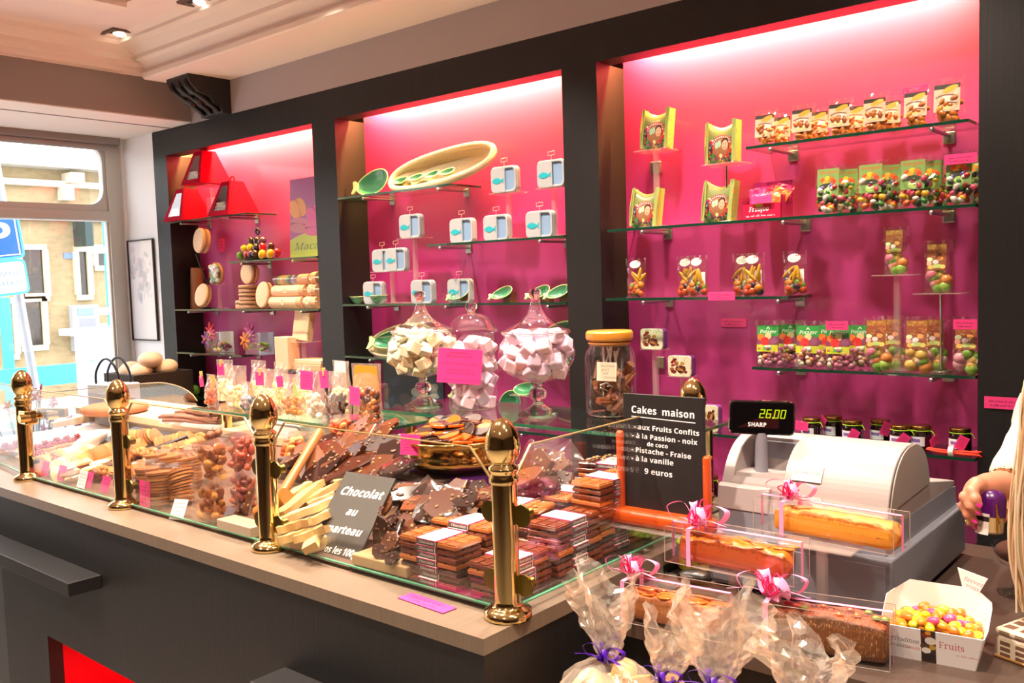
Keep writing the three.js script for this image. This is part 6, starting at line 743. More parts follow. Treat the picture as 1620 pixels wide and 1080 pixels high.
// broken white nougat bars
{ const g = [0, 1, 2].map((i) => { const L = [0.13, 0.15, 0.11][i]; const b = new THREE.BoxGeometry(L, 0.016, 0.03, 8, 1, 2), p = b.attributes.position; for (let k = 0; k < p.count; k++) { const u = p.getX(k) / L; p.setXYZ(k, p.getX(k), p.getY(k) + noise.noise(u * 3 + i * 4, p.getZ(k) * 60, 1) * 0.005, p.getZ(k) * (1 - 0.35 * u) + noise.noise(u * 4, i, p.getY(k) * 90) * 0.006); } b.computeVertexNormals(); return toCreasedNormals(b, 0.6); });
  const mm = [M(0xc6a268, 0.55), M(0xb8935a, 0.55), M(0xcfb27c, 0.55)]; const bars = [[[438, 800], [489, 766], 0], [[440, 816], [507, 764], 1], [[446, 824], [530, 790], 2], [[496, 750], [540, 764], 0], [[478, 796], [532, 768], 1], [[488, 800], [530, 782], 2], [[442, 838], [490, 824], 0], [[476, 850], [512, 838], 1], [[500, 822], [540, 796], 0], [[466, 836], [520, 812], 2], [[575, 752], [606, 746], 0], [[450, 786], [484, 768], 1], [[490, 868], [505, 836], 2], [[450, 852], [488, 842], 1]];
  bars.forEach(([a, b, k], i) => { const h = 0.03 + 0.022 * ((bars.length - i) / bars.length); const p = onS(a[0], a[1], h), q = onS(b[0], b[1], h + 0.016); const d = q.clone().sub(p), L = d.length(); const m = O('nougat_bar', 'broken pale nougat bar in the heap between the mallet and the chalk sign', 'nougat', g[k], mm[i % 3], [(p.x + q.x) / 2, (p.y + q.y) / 2, (p.z + q.z) / 2], undefined, 'broken nougat bars'); m.quaternion.setFromUnitVectors(V(1, 0, 0), d.normalize()); m.scale.set(Math.min(1.6, Math.max(0.5, L / [0.13, 0.15, 0.11][k])), 1, 1); });
  const c1 = onS(462, 862, 0.012); O('nougat_block', 'pale nougat block under the broken bars by the third brass post', 'nougat', rbox(0.13, 0.03, 0.05, 0.004), mm[2], [c1.x, c1.y + 0.006, c1.z - 0.02], [0, 0.05, 0]); const c2 = onS(598, 898, 0.01); O('marble_block', 'pale flat block under the dark chocolate beside the tablets', 'block', rbox(0.16, 0.022, 0.06, 0.003), M(0xae8d5e, 0.5), [c2.x, c2.y + 0.004, c2.z - 0.03], [0, 0.02, 0]); const c3 = onS(372, 838, 0.012); O('nougat_block', 'grey white block under the wrapped slab before the third post', 'nougat', rbox(0.14, 0.026, 0.05, 0.003), M(0xa3907a, 0.5), [c3.x, c3.y + 0.004, c3.z - 0.02]); }
// wooden mallet
{ const a = onZ(437, 796, 1.5), b = onZ(506, 682, 1.22); const d = b.clone().sub(a), L = d.length(); const m = T('wooden_mallet', 'wooden mallet with its handle leaning up behind the third brass post', 'mallet', [a.x, a.y, a.z]); m.quaternion.setFromUnitVectors(V(0, 1, 0), d.normalize()); A(m, 'handle', lathe([[0, 0], [0.013, 0.001], [0.0145, 0.01], [0.0125, 0.06], [0.0115, L * 0.6], [0.0135, L - 0.01], [0.011, L], [0, L]], 20), MP(0x9a5a1c, 0.4)); A(m, 'head', cyl(0.026, 0.026, 0.09, 24).rotateZ(PI / 2).translate(0, -0.015, 0), MP(0x9a5a1c, 0.4)); }
// chalk sign leaning in the display
{ const bl = V(onZ(475, 884, 1.592).x, 0, 0), s = onZ(475, 884, 1.592), e = onZ(556, 905, 1.592), top = onZ(622, 757, 1.40), tl = onZ(545, 745, 1.40);
  const O0 = s.clone(), ux = e.clone().sub(s), uy = tl.clone().sub(s); const w = ux.length(), h = uy.length(); ux.normalize(); const nz = ux.clone().cross(uy).normalize(); const vy = nz.clone().cross(ux);
  const st = tex(256, 384, (x, W, H) => { fillBg(x, W, H, '#292219'); for (let i = 0; i < 300; i++) { x.globalAlpha = 0.05; x.fillStyle = pick(['#6a645a', '#2a2622']); x.fillRect(rnd(W), rnd(H), rnd(8, 60), 2); } x.globalAlpha = 1; x.fillStyle = '#f3efe6'; x.textAlign = 'center'; const wr = (s, y, sz) => { x.save(); x.translate(128, y); x.rotate(-0.03); x.font = `italic bold ${sz}px sans-serif`; x.fillText(s, 0, 0, 228); x.restore(); }; wr('Chocolat', 100, 50); wr('au', 180, 44); wr('marteau', 256, 44); wr('5 euros les 100g', 336, 38); });
  const t = T('chalk_sign', 'dark chalk sign for hammered chocolate leaning behind the glass', 'sign', [O0.x, O0.y, O0.z]); const skew = uy.dot(ux);
  t.quaternion.setFromRotationMatrix(new THREE.Matrix4().makeBasis(ux, vy, nz)); const hh = uy.dot(vy); const sh = [[0, 0], [w, 0], [w + skew * 0.9, hh], [skew * 0.9, hh]];
  A(t, 'board', ext(shape(sh), 0.003), M(0x2f2a27, 0.6), [0, 0, -0.003]); const f = ext(shape(sh), 0.0006), p = f.attributes.position, uv = f.attributes.uv; for (let i = 0; i < p.count; i++) { const v = p.getY(i) / hh; uv.setXY(i, (p.getX(i) - v * skew * 0.9) / w, v); } A(t, 'chalk_face', f, M(0xffffff, 0.55, { map: st })); }
// golden bowl of orange slices dipped in chocolate
{ const z = 1.13, c = onZ(706, 745, z), r = 0.118; const y0 = c.y + 0.0; O('purple_cloth', 'purple cloth covered block under the golden bowl', 'cloth', rbox(0.22, y0 - CT - 0.002, 0.16, 0.012).translate(0, (y0 - CT - 0.002) / 2 + CT + 0.001, 0), M(0x5a1478, 0.6), [c.x, 0, z - 0.03]);
  const t = T('golden_bowl', 'shiny golden bowl heaped with orange slices dipped in chocolate', 'bowl', [c.x, y0, z - 0.04]); A(t, 'bowl', lathe([[0, 0.002], [0.06, 0], [0.085, 0.006], [0.108, 0.02], [0.114, 0.03], [0.108, 0.036], [0.11, 0.06], [0.116, 0.064], [0.119, 0.068], [0.115, 0.071], [0.106, 0.066], [0.1, 0.03], [0.06, 0.012], [0, 0.01]], 56).scale(1.2, 1.22, 1.2), M(0xdcb968, 0.12, { metalness: 1 }));
  const half = ext((() => { const s = new THREE.Shape(); s.absarc(0, 0, 0.027, 0, PI); return s; })(), 0.004, 0.0015, 2, 14).rotateX(PI / 2), dip = ext((() => { const s = new THREE.Shape(); s.absarc(0, 0, 0.0278, 0.0, PI * 0.5); s.lineTo(0, 0); return s; })(), 0.0055, 0.002, 2, 14).rotateX(PI / 2).translate(0, 0.001, 0), full = cyl(0.031, 0.031, 0.006, 22);
  const mo = MP(0xc4540a, 0.25, { clearcoat: 0.5 }), mc = M(0x2f130a, 0.3); let o0;
  for (let i = 0; i < 46; i++) { const lay = i < 22 ? 0 : i < 36 ? 1 : 2, a = i * 2.4, R = [0.115, 0.085, 0.045][lay] * Math.sqrt(rnd(0.25, 1)); const p = [c.x + Math.cos(a) * R, y0 + 0.088 + lay * 0.014 + rnd(0.007), z - 0.04 + Math.sin(a) * R]; const rot = [rnd(-0.35, 0.35) + 0.25, rnd(6.3), rnd(-0.35, 0.35)]; let s; if (!o0) { s = o0 = T('orange_slice', 'orange slice half dipped in dark chocolate in the golden bowl', 'orange slice', p, 0, 'orange slices in the golden bowl'); A(s, 'slice', merge([half, half.clone().rotateY(PI)]), mo); A(s, 'chocolate_dip', merge([dip, dip.clone().rotateY(1.2), dip.clone().rotateY(2.1)]), mc); } else s = dup(o0, null, p, 0); s.rotation.set(...rot); }
  const q = onZ(649, 703, z + 0.1); note('bright pink label leaning against the golden bowl', 0.05, 0.052, [q.x, q.y, z + 0.1], [-0.1, 0.6, 0.0], mNote[1]); }
// chocolate tablets in paper bands
{ const W = 0.15, D = 0.074, Hh = 0.0115; const bandSide = tex(128, 32, (x, w, h) => { fillBg(x, w, h, '#4d423d'); x.fillStyle = '#c2185b'; x.fillRect(0, 0, 128, 5); x.fillStyle = '#efe6df'; x.font = 'italic 20px serif'; x.textAlign = 'center'; x.fillText('Chocolats', 62, 24); x.fillRect(118, 4, 3, 28); });
  const mBandTop = M(0xfbf3ec, 0.5), mBandPink = M(0xd63a7e, 0.5), mBandSide = M(0xffffff, 0.5, { map: bandSide });
  const milk = [MP(0xa85e28, 0.25, { clearcoat: 0.7 }), MP(0x6a3016, 0.25, { clearcoat: 0.7 }), MP(0x3f1a0d, 0.22, { clearcoat: 0.7 })];
  const barG = (() => { const l = [rbox(W, Hh * 0.72, D, 0.002, 2).translate(0, Hh * 0.36, 0)]; for (let i = 0; i < 5; i++) for (let j = 0; j < 3; j++) l.push(rbox(W / 5 - 0.004, 0.0035, D / 3 - 0.004, 0.0015, 1).translate(-W / 2 + W / 5 * (i + 0.5), Hh * 0.78, -D / 2 + D / 3 * (j + 0.5))); return merge(l); })();
  const bt = merge([span(-0.024, 0.024, Hh, Hh + 0.0006, -D / 2 - 0.0006, D / 2 + 0.0006)]), bp = merge([span(-0.027, -0.024, Hh, Hh + 0.0006, -D / 2 - 0.0006, D / 2 + 0.0006), span(0.024, 0.027, Hh, Hh + 0.0006, -D / 2 - 0.0006, D / 2 + 0.0006)]), bs = unitUV(span(-0.027, 0.027, 0.0004, Hh, -D / 2 - 0.0008, D / 2 + 0.0008));
  const nuts = (() => { const l = []; for (let i = 0; i < 9; i++) l.push(ball(0.006, 8, 6).scale(1, 0.7, 1).translate(rnd(-0.06, 0.06), Hh, rnd(-0.028, 0.028))); return merge(l); })();
  const proto = {}; const put = (group, label, x, y, z, ry, m, nut) => { const id = m + (nut ? 'n' : ''); if (proto[id]) { dup(proto[id], label, [x, y, z], ry, group); return; } const t = proto[id] = T('chocolate_tablet', label, 'chocolate tablet', [x, y, z], ry, group); A(t, 'bar', barG, milk[m]); A(t, 'band_top', bt, mBandTop); A(t, 'band_edge', bp, mBandPink); A(t, 'band_side', bs, mBandSide); if (nut) A(t, 'hazelnuts', nuts, mNut[2]); };
  const stack = (where, x, z, ry, n, top, nut) => { for (let i = 0; i < n; i++) { const last = i === n - 1; put('tablets of the stack ' + where, last ? `top tablet of the stack ${where}` : `tablet in the stack ${where}`, x + rnd(-0.003, 0.003), SL0 + i * (Hh + 0.0011), z + rnd(-0.003, 0.003), ry + rnd(-0.03, 0.03), last ? top : [1, 1, 2, 0, 1][i % 5], last && nut); } };
  stack('nearest the flat pink label', -1.222, 1.545, 0.0, 7, 0); stack('behind the nearest one, beside the heap', -1.222, 1.462, 0.02, 8, 0);
  stack('just behind the nearest brass post', -1.085, 1.50, PI / 2, 5, 1); stack('second along the end glass', -1.078, 1.34, PI / 2 + 0.03, 8, 1);
  stack('tallest along the end glass', -1.085, 1.18, PI / 2, 12, 0); stack('beside the tallest, away from the glass', -1.17, 1.19, PI / 2 + 0.04, 9, 0); stack('in the middle, with white bands up', -1.20, 1.345, 0.15, 9, 0, true);
  stack('in front of the chalkboard foot', -1.075, 1.02, PI / 2, 10, 0); stack('at the back with hazelnuts', -1.19, 1.0, 0.1, 11, 2, true); stack('at the very back under the glass shelf', -1.25, 0.87, 0.0, 9, 2, true); stack('last under the jar with the wooden lid', -1.10, 0.86, 0.05, 11, 0); stack('between the heap and the middle stack', -1.33, 1.33, 0.25, 4, 0, true); stack('lowest, beside the standing slabs', -1.34, 1.14, 0.1, 3, 2, true);
  // pink bow reflected area: small red ribbon bow on the front stack of the end glass
}
// ---------- cash counter ----------
const KY = 0.9, KZ = 1.392;
{ const t = T('cash_counter', 'lower dark counter with a brown top carrying the till and the boxed cakes', 'counter', [0, 0, 0]);
  A(t, 'counter_top', span(-0.973, -0.12, KY - 0.03, KY, 0.56, KZ), M(0xffffff, 0.35, { map: grainTex('#4a3a32', '#3a2d27', '#574640', [1.5, 2.6]) }));
  A(t, 'front_panel', span(-0.973, -0.12, 0, KY - 0.03, KZ - 0.05, KZ - 0.012), mDark); A(t, 'end_panel', span(-0.15, -0.12, 0, KY - 0.03, 0.56, KZ - 0.05), mDark); A(t, 'inner_panel', span(-0.973, -0.15, 0, KY - 0.03, 0.58, 0.6), mDark);
  A(t, 'ledge', span(-0.973, -0.12, 0.69, 0.715, KZ - 0.012, 1.74), mTop); A(t, 'ledge_front', span(-0.973, -0.12, 0, 0.69, 1.69, 1.715), mDark); }
// ribbons and bows
const mRib = MP(0xf092bd, 0.45, { side: THREE.DoubleSide, sheen: 0.5 }), mRibDark = MP(0xd9145e, 0.4, { side: THREE.DoubleSide }), mPurple = MP(0x4a12a0, 0.35, { side: THREE.DoubleSide });
function bow(t, x, y, z, s, m1, m2, w = 0.0145, name = 'bow') { const L = []; const loop = (dx, dz, hgt, tw) => L.push(ribbon([[x, y, z], [x + dx * 0.45 * s, y + hgt * s, z + dz * 0.4 * s], [x + dx * s, y + hgt * 0.75 * s, z + dz * s], [x + dx * 0.8 * s, y + 0.006 * s, z + dz * 0.7 * s], [x, y + 0.002, z]], w * s, [tw, 0.25, 1 - Math.abs(tw)], 30)); const tail = (dx, dy, dz, tw) => L.push(ribbon([[x, y, z], [x + dx * 0.4 * s, y + (dy * 0.3 + 0.008) * s, z + dz * 0.4 * s], [x + dx * s, y + dy * s, z + dz * s]], w * s, [tw, 0.3, 1], 16));
  loop(-0.045, 0.01, 0.034, 0.3); loop(0.05, -0.01, 0.032, -0.2); loop(-0.02, -0.03, 0.03, 0.7); loop(0.03, 0.028, 0.026, 0.6); tail(-0.055, 0.012, 0.03, 0.2); tail(0.06, 0.01, 0.02, 0.1);
  A(t, name, merge(L), m1); if (m2) { const R = []; for (let i = 0; i < 10; i++) { const a = rnd(2 * PI), r = rnd(0.012, 0.03) * s; R.push(tube([[x, y + 0.004, z], [x + Math.cos(a) * r * 0.5, y + rnd(0.01, 0.04) * s, z + Math.sin(a) * r * 0.5], [x + Math.cos(a) * r, y + rnd(0.005, 0.03) * s, z + Math.sin(a) * r], [x + Math.cos(a + 0.8) * r * 0.5, y + 0.004, z + Math.sin(a + 0.8) * r * 0.5]], 0.0013, 18, 5)); } A(t, 'raffia', merge(R), m2); } }
// cakes in clear boxes

function cake(label, p1, p2, Y, bh, bd, o) { // front bottom edge of its box by two pixels
  const a = onY(...p1, Y), b = onY(...p2, Y), d = b.clone().sub(a), L = d.length(), ry = -Math.atan2(d.z, d.x); const t = T('boxed_cake', label, 'boxed cake', [(a.x + b.x) / 2, Y, (a.z + b.z) / 2], ry);
  A(t, 'clear_box', rbox(L, bh, bd, 0.003, 2).translate(0, bh / 2 + 0.0005, -bd / 2), acrylicBox); A(t, 'box_edges', merge([[bh, 0], [bh, -bd], [0.001, 0], [0.001, -bd]].map(([y, z]) => new THREE.BoxGeometry(L, 0.0009, 0.0009).translate(0, y, z)).concat([[-L / 2, 0], [L / 2, 0], [L / 2, -bd], [-L / 2, -bd]].map(([x, z]) => new THREE.BoxGeometry(0.0009, bh, 0.0009).translate(x, bh / 2, z)))), M(0xa3968f, 0.3));
  const cl = L * (o.len ?? 0.84), ch = bh * o.h, cw = bd * 0.78, sh = (o.shift ?? 0.02) * L;
  const loafG = grid(40, 26, (u, v) => { const X = (u - 0.5) * cl, e = Math.pow(Math.max(0, 1 - Math.pow(Math.abs(u - 0.5) * 2, 26)), 0.45), A0 = v * 2 * PI, cx = Math.cos(A0), sy = Math.sin(A0); const k = (q) => Math.sign(q) * Math.pow(Math.abs(q), 0.42); const topN = sy > 0.3 ? noise.noise(u * 9, v * 8, o.k) * 0.005 + 0.006 * Math.sin(u * PI) * (o.dome ?? 1) : noise.noise(u * 30, v * 30, o.k) * 0.0012; return [X, ch / 2 + k(sy) * ch / 2 * (0.05 + 0.95 * e) + topN * e, k(cx) * cw / 2 * (0.05 + 0.95 * e) * (1 - 0.1 * (sy < 0 ? -sy : 0))]; });
  const CANV = tex(512, 256, (x, w, h) => { fillBg(x, w, h, o.side); const Y = (v) => (1 - v) * h; for (const [a, b] of [[0.1, 0.4]]) { x.fillStyle = o.top; x.fillRect(0, Y(b), w, Y(a) - Y(b)); } for (let i = 0; i < 900; i++) { x.globalAlpha = rnd(0.1, 0.4); x.fillStyle = o.crust; const e = rnd() < 0.5 ? 0.1 : 0.4; x.beginPath(); x.ellipse(rnd(w), Y(e + rnd(-0.04, 0.04)), rnd(3, 12), rnd(2, 6), 0, 0, 7); x.fill(); } for (let i = 0; i < (o.n ?? 900); i++) { x.globalAlpha = rnd(0.15, 0.6); x.fillStyle = pick(o.dots); x.beginPath(); x.ellipse(rnd(w), rnd(h), rnd(0.8, o.ds ?? 3), rnd(0.8, o.ds ?? 3), 0, 0, 7); x.fill(); } x.globalAlpha = 1; });
  const lp = loafG.attributes.position, col = new Float32Array(lp.count * 3), cs = new THREE.Color(o.side), ct = new THREE.Color(o.top), cd = new THREE.Color(o.crust), c = new THREE.Color(); for (let i = 0; i < lp.count; i++) { const y = lp.getY(i) / ch, n = noise.noise(lp.getX(i) * 40, lp.getY(i) * 60, lp.getZ(i) * 40 + o.k); if (y > 0.9) c.copy(ct).lerp(cd, Math.max(0, Math.min(1, 0.3 + n))); else c.copy(cs).lerp(cd, Math.max(0, Math.min(1, (y - 0.62) * 3 + n * 0.5))); col.set([c.r, c.g, c.b], i * 3); } loafG.setAttribute('color', new THREE.BufferAttribute(col, 3));
  loafG.computeVertexNormals(); A(t, 'cake', loafG.translate(sh, 0.003, -bd / 2), MP(0xffffff, o.gloss ?? 0.6, { map: CANV, bumpMap: CANV, bumpScale: 0.0015, clearcoat: o.coat ?? 0 }));
  if (o.glaze) { const l = []; for (let i = 0; i < 26; i++) l.push(ball(rnd(0.006, 0.011), 9, 6).scale(1.6, 0.26, 1).translate(sh + rnd(-0.46, 0.46) * cl, ch + 0.006 + rnd(0.003), -bd / 2 + rnd(-0.3, 0.38) * cw)); A(t, 'topping', merge(l), MP(o.glaze, 0.15, { clearcoat: 1 })); }
  if (o.fruit) { const cc = ['#c2182a', '#b5402a', '#7d8a2a', '#d9601e']; for (let i = 0; i < 14; i++) A(t, 'candied_fruit', ball(0.006, 8, 6).scale(1.2, 0.8, 1), MP(pick(cc), 0.2, { clearcoat: 1 }), [sh - cl * 0.46 + i / 13 * cl * 0.92, ch + 0.008, -bd / 2 + rnd(-0.2, 0.25) * cw]); }
  const bx0 = -L * (o.bx ?? 0.25), rw = 0.0085; A(t, 'ribbon', merge([ribbon([[-L / 2 - 0.001, 0.002, -bd * 0.5], [-L / 2 - 0.001, bh + 0.001, -bd * 0.5]], rw, [0, 0, 1], 4), ribbon([[-L / 2, bh + 0.0015, -bd * 0.5], [L / 2, bh + 0.0015, -bd * 0.5]], rw, [0, 0, 1], 8), ribbon([[L / 2 + 0.0012, bh + 0.001, -bd * 0.5], [L / 2 + 0.0012, 0.0, -bd * 0.5]], rw, [0, 0, 1], 4), ribbon([[bx0, 0.0, 0.0012], [bx0, bh + 0.001, 0.0012]], rw, [1, 0, 0], 4), ribbon([[bx0, bh + 0.0015, 0], [bx0, bh + 0.0015, -bd]], rw, [1, 0, 0], 4), ribbon([[bx0, bh, -bd - 0.0012], [bx0, 0, -bd - 0.0012]], rw, [1, 0, 0], 4)]), mRib);
  bow(t, bx0, bh + 0.004, -bd * 0.42, o.bow ?? 1, mRib, mRibDark); return t; }
const acrylicBox = MP(0xffffff, 0.03, { transmission: 1, thickness: 0, ior: 1.4 });
const r1 = onY(1042, 918, KY), r2 = onY(1147, 985, KY), r3 = onY(1288, 962, KY);
const YK1 = onZ(1300, 859, 1.225).y, YK2 = onZ(1154, 908, 1.315).y, rk1 = onY(1288, 866, YK1), rk2 = onY(1147, 905, YK2);
cake('boxed golden cake on the tallest stand right in front of the till', [1192, 838], [1414, 880], YK1, 0.06, 0.07, { k: 1.3, h: 0.68, len: 0.87, shift: 0.055, side: '#d98a1e', top: '#dba04e', crust: '#a8561a', bow: 0.9, bx: 0.28, dots: ['#e0a030', '#b8701a', '#c98a24'] });
cake('boxed glazed cake on a stand between the chalkboard and the till', [1052, 888], [1256, 929], YK2, 0.068, 0.068, { k: 4.1, h: 0.66, len: 0.86, shift: 0.01, side: '#a8481a', top: '#d9761e', crust: '#7a2f10', glaze: 0xd9701a, coat: 0.6, gloss: 0.3, bow: 1.15, bx: 0.3, dots: ['#8a3a12', '#b85a20', '#7a2f10'] });
cake('boxed fruit cake at the edge of the counter beside the brass post', [986, 984], [1144, 1018], KY, 0.075, 0.075, { k: 7.7, h: 0.62, len: 0.96, shift: 0.0, side: '#9a5a2a', top: '#c9661e', crust: '#7a3a16', glaze: 0xd9681a, coat: 0.4, bow: 1.0, bx: 0.5, dots: ['#b08a60', '#d9a060', '#5a3018'] });
cake('boxed sugar dusted cake nearest of all at the front of the counter', [1206, 1030], [1408, 1064], KY, 0.082, 0.08, { k: 2.2, h: 0.78, len: 1.0, shift: -0.01, side: '#6d3a12', top: '#8a3a16', crust: '#4a2408', fruit: true, bow: 1.15, bx: 0.47, n: 5200, ds: 2.2, dots: ['#e8cfa8', '#c99a5a', '#f0dcc0', '#6a3a16', '#4a240a', '#8a5a2a'] });
function riser(label, p, y, w, d, dx = 0) { const t = T('cake_stand', label, 'stand', [p.x, KY, p.z]); const h = y - KY; A(t, 'column', rbox(0.016, h - 0.008, 0.016, 0.002).translate(0, h / 2, 0), acrylic); A(t, 'plate', rbox(w, 0.004, d, 0.0015, 1).translate(dx, h - 0.002, 0), acrylic); A(t, 'foot', rbox(0.11, 0.004, 0.09, 0.0015, 1).translate(0, 0.002, 0), acrylic); return t; }
riser('tall acrylic stand under the golden cake', V(rk1.x, 0, rk1.z - 0.035), YK1, 0.13, 0.08); riser('acrylic stand under the glazed cake', V(rk2.x, 0, rk2.z - 0.034), YK2, 0.13, 0.07); riser('acrylic stand carrying the cakes chalkboard', V(r1.x, 0, r1.z), 1.014, 0.2, 0.09);
// chalkboard in an orange wooden stand
{ const z = r1.z, a = onZ(968, 806, z + 0.02), b = onZ(1124, 832, z + 0.02), tl = onZ(983, 625, z), tr = onZ(1098, 640, z); const ry = -0.0; const cx = (a.x + b.x) / 2, w = b.x - a.x; const y0 = 1.015; const t = T('menu_board', 'chalkboard with the list of cakes in an orange wooden stand', 'chalkboard', [cx, y0, z], 0.03);
  const mo = MP(0xc24a10, 0.35, { clearcoat: 0.5 }); A(t, 'foot', rbox(w, 0.032, 0.05, 0.013, 4).translate(0, 0.016, 0.008), mo); const p1 = onZ(980, 680, z).y - y0, p2 = onZ(1104, 720, z).y - y0;
  for (const [x, h] of [[-w / 2 + 0.016, p1], [w / 2 - 0.016, p2]]) A(t, 'side_post', lathe([[0, 0.02], [0.0085, 0.02], [0.0085, h - 0.005], [0.006, h], [0, h]], 18).translate(x, 0, 0.004), mo);
  const bw = w - 0.045, bh = tl.y - y0 - 0.025; const cb = tex(512, 768, (x, W, H) => { fillBg(x, W, H, '#1b1819'); for (let i = 0; i < 500; i++) { x.globalAlpha = 0.05; x.fillStyle = pick(['#343032', '#100e10']); x.fillRect(rnd(W), rnd(H), rnd(10, 120), 3); } x.globalAlpha = 1; x.fillStyle = '#fbf7f4'; x.strokeStyle = '#fbf7f4'; const wr = (s, px, y, sz, mw) => { x.save(); x.translate(px, y); x.rotate(0.02); x.font = `bold ${sz}px sans-serif`; x.fillText(s, 0, 0, mw); x.restore(); }; wr('Cakes  maison', 50, 124, 66, 410); x.lineWidth = 6; x.beginPath(); x.moveTo(52, 148); x.lineTo(462, 160); x.stroke(); wr('- aux Fruits Confits', 66, 232, 46, 430); wr('- à la Passion - noix', 52, 292, 46, 420); wr('de coco', 150, 340, 38, 160); wr('- Pistache - Fraise', 46, 388, 46, 430); wr('- à la vanille', 44, 446, 48, 360); wr('9 euros', 130, 528, 52, 200); });
  A(t, 'board', rbox(bw, bh, 0.006, 0.001, 1).translate(0, bh / 2 + 0.03, -0.004), M(0x1d1b1c, 0.6)); A(t, 'chalk_face', unitUV(span(-bw / 2 + 0.001, bw / 2 - 0.001, 0.031, bh + 0.029, -0.0008, -0.0003)), M(0xffffff, 0.5, { map: cb })); }
// small things between the stands
{ const c = onY(1088, 905, KY); const t = T('yellow_tin', 'round yellow and green tin under the glazed cake', 'tin', [c.x, KY, c.z - 0.035]); A(t, 'tin', lathe([[0, 0.002], [0.036, 0.002], [0.038, 0.005], [0.038, 0.05], [0, 0.05]], 32), M(0xd9cf52, 0.35)); A(t, 'lid', lathe([[0, 0.06], [0.039, 0.06], [0.0395, 0.056], [0.0395, 0.045], [0.038, 0.045]], 32), M(0x8fae2a, 0.35)); A(t, 'dark_label', new THREE.CylinderGeometry(0.0385, 0.0385, 0.02, 16, 1, true, 0.6, 0.8).translate(0, 0.03, 0), M(0x5a5a2a, 0.5));
  const m = onY(1092, 925, KY); O('computer_mouse', 'dark computer mouse lying behind the fruit cake', 'mouse', ball(0.03, 20, 12).scale(1.25, 0.45, 0.8).translate(0, 0.012, 0), M(0x2a221f, 0.35), [m.x, KY, m.z - 0.02], [0, 0.3, 0]); }
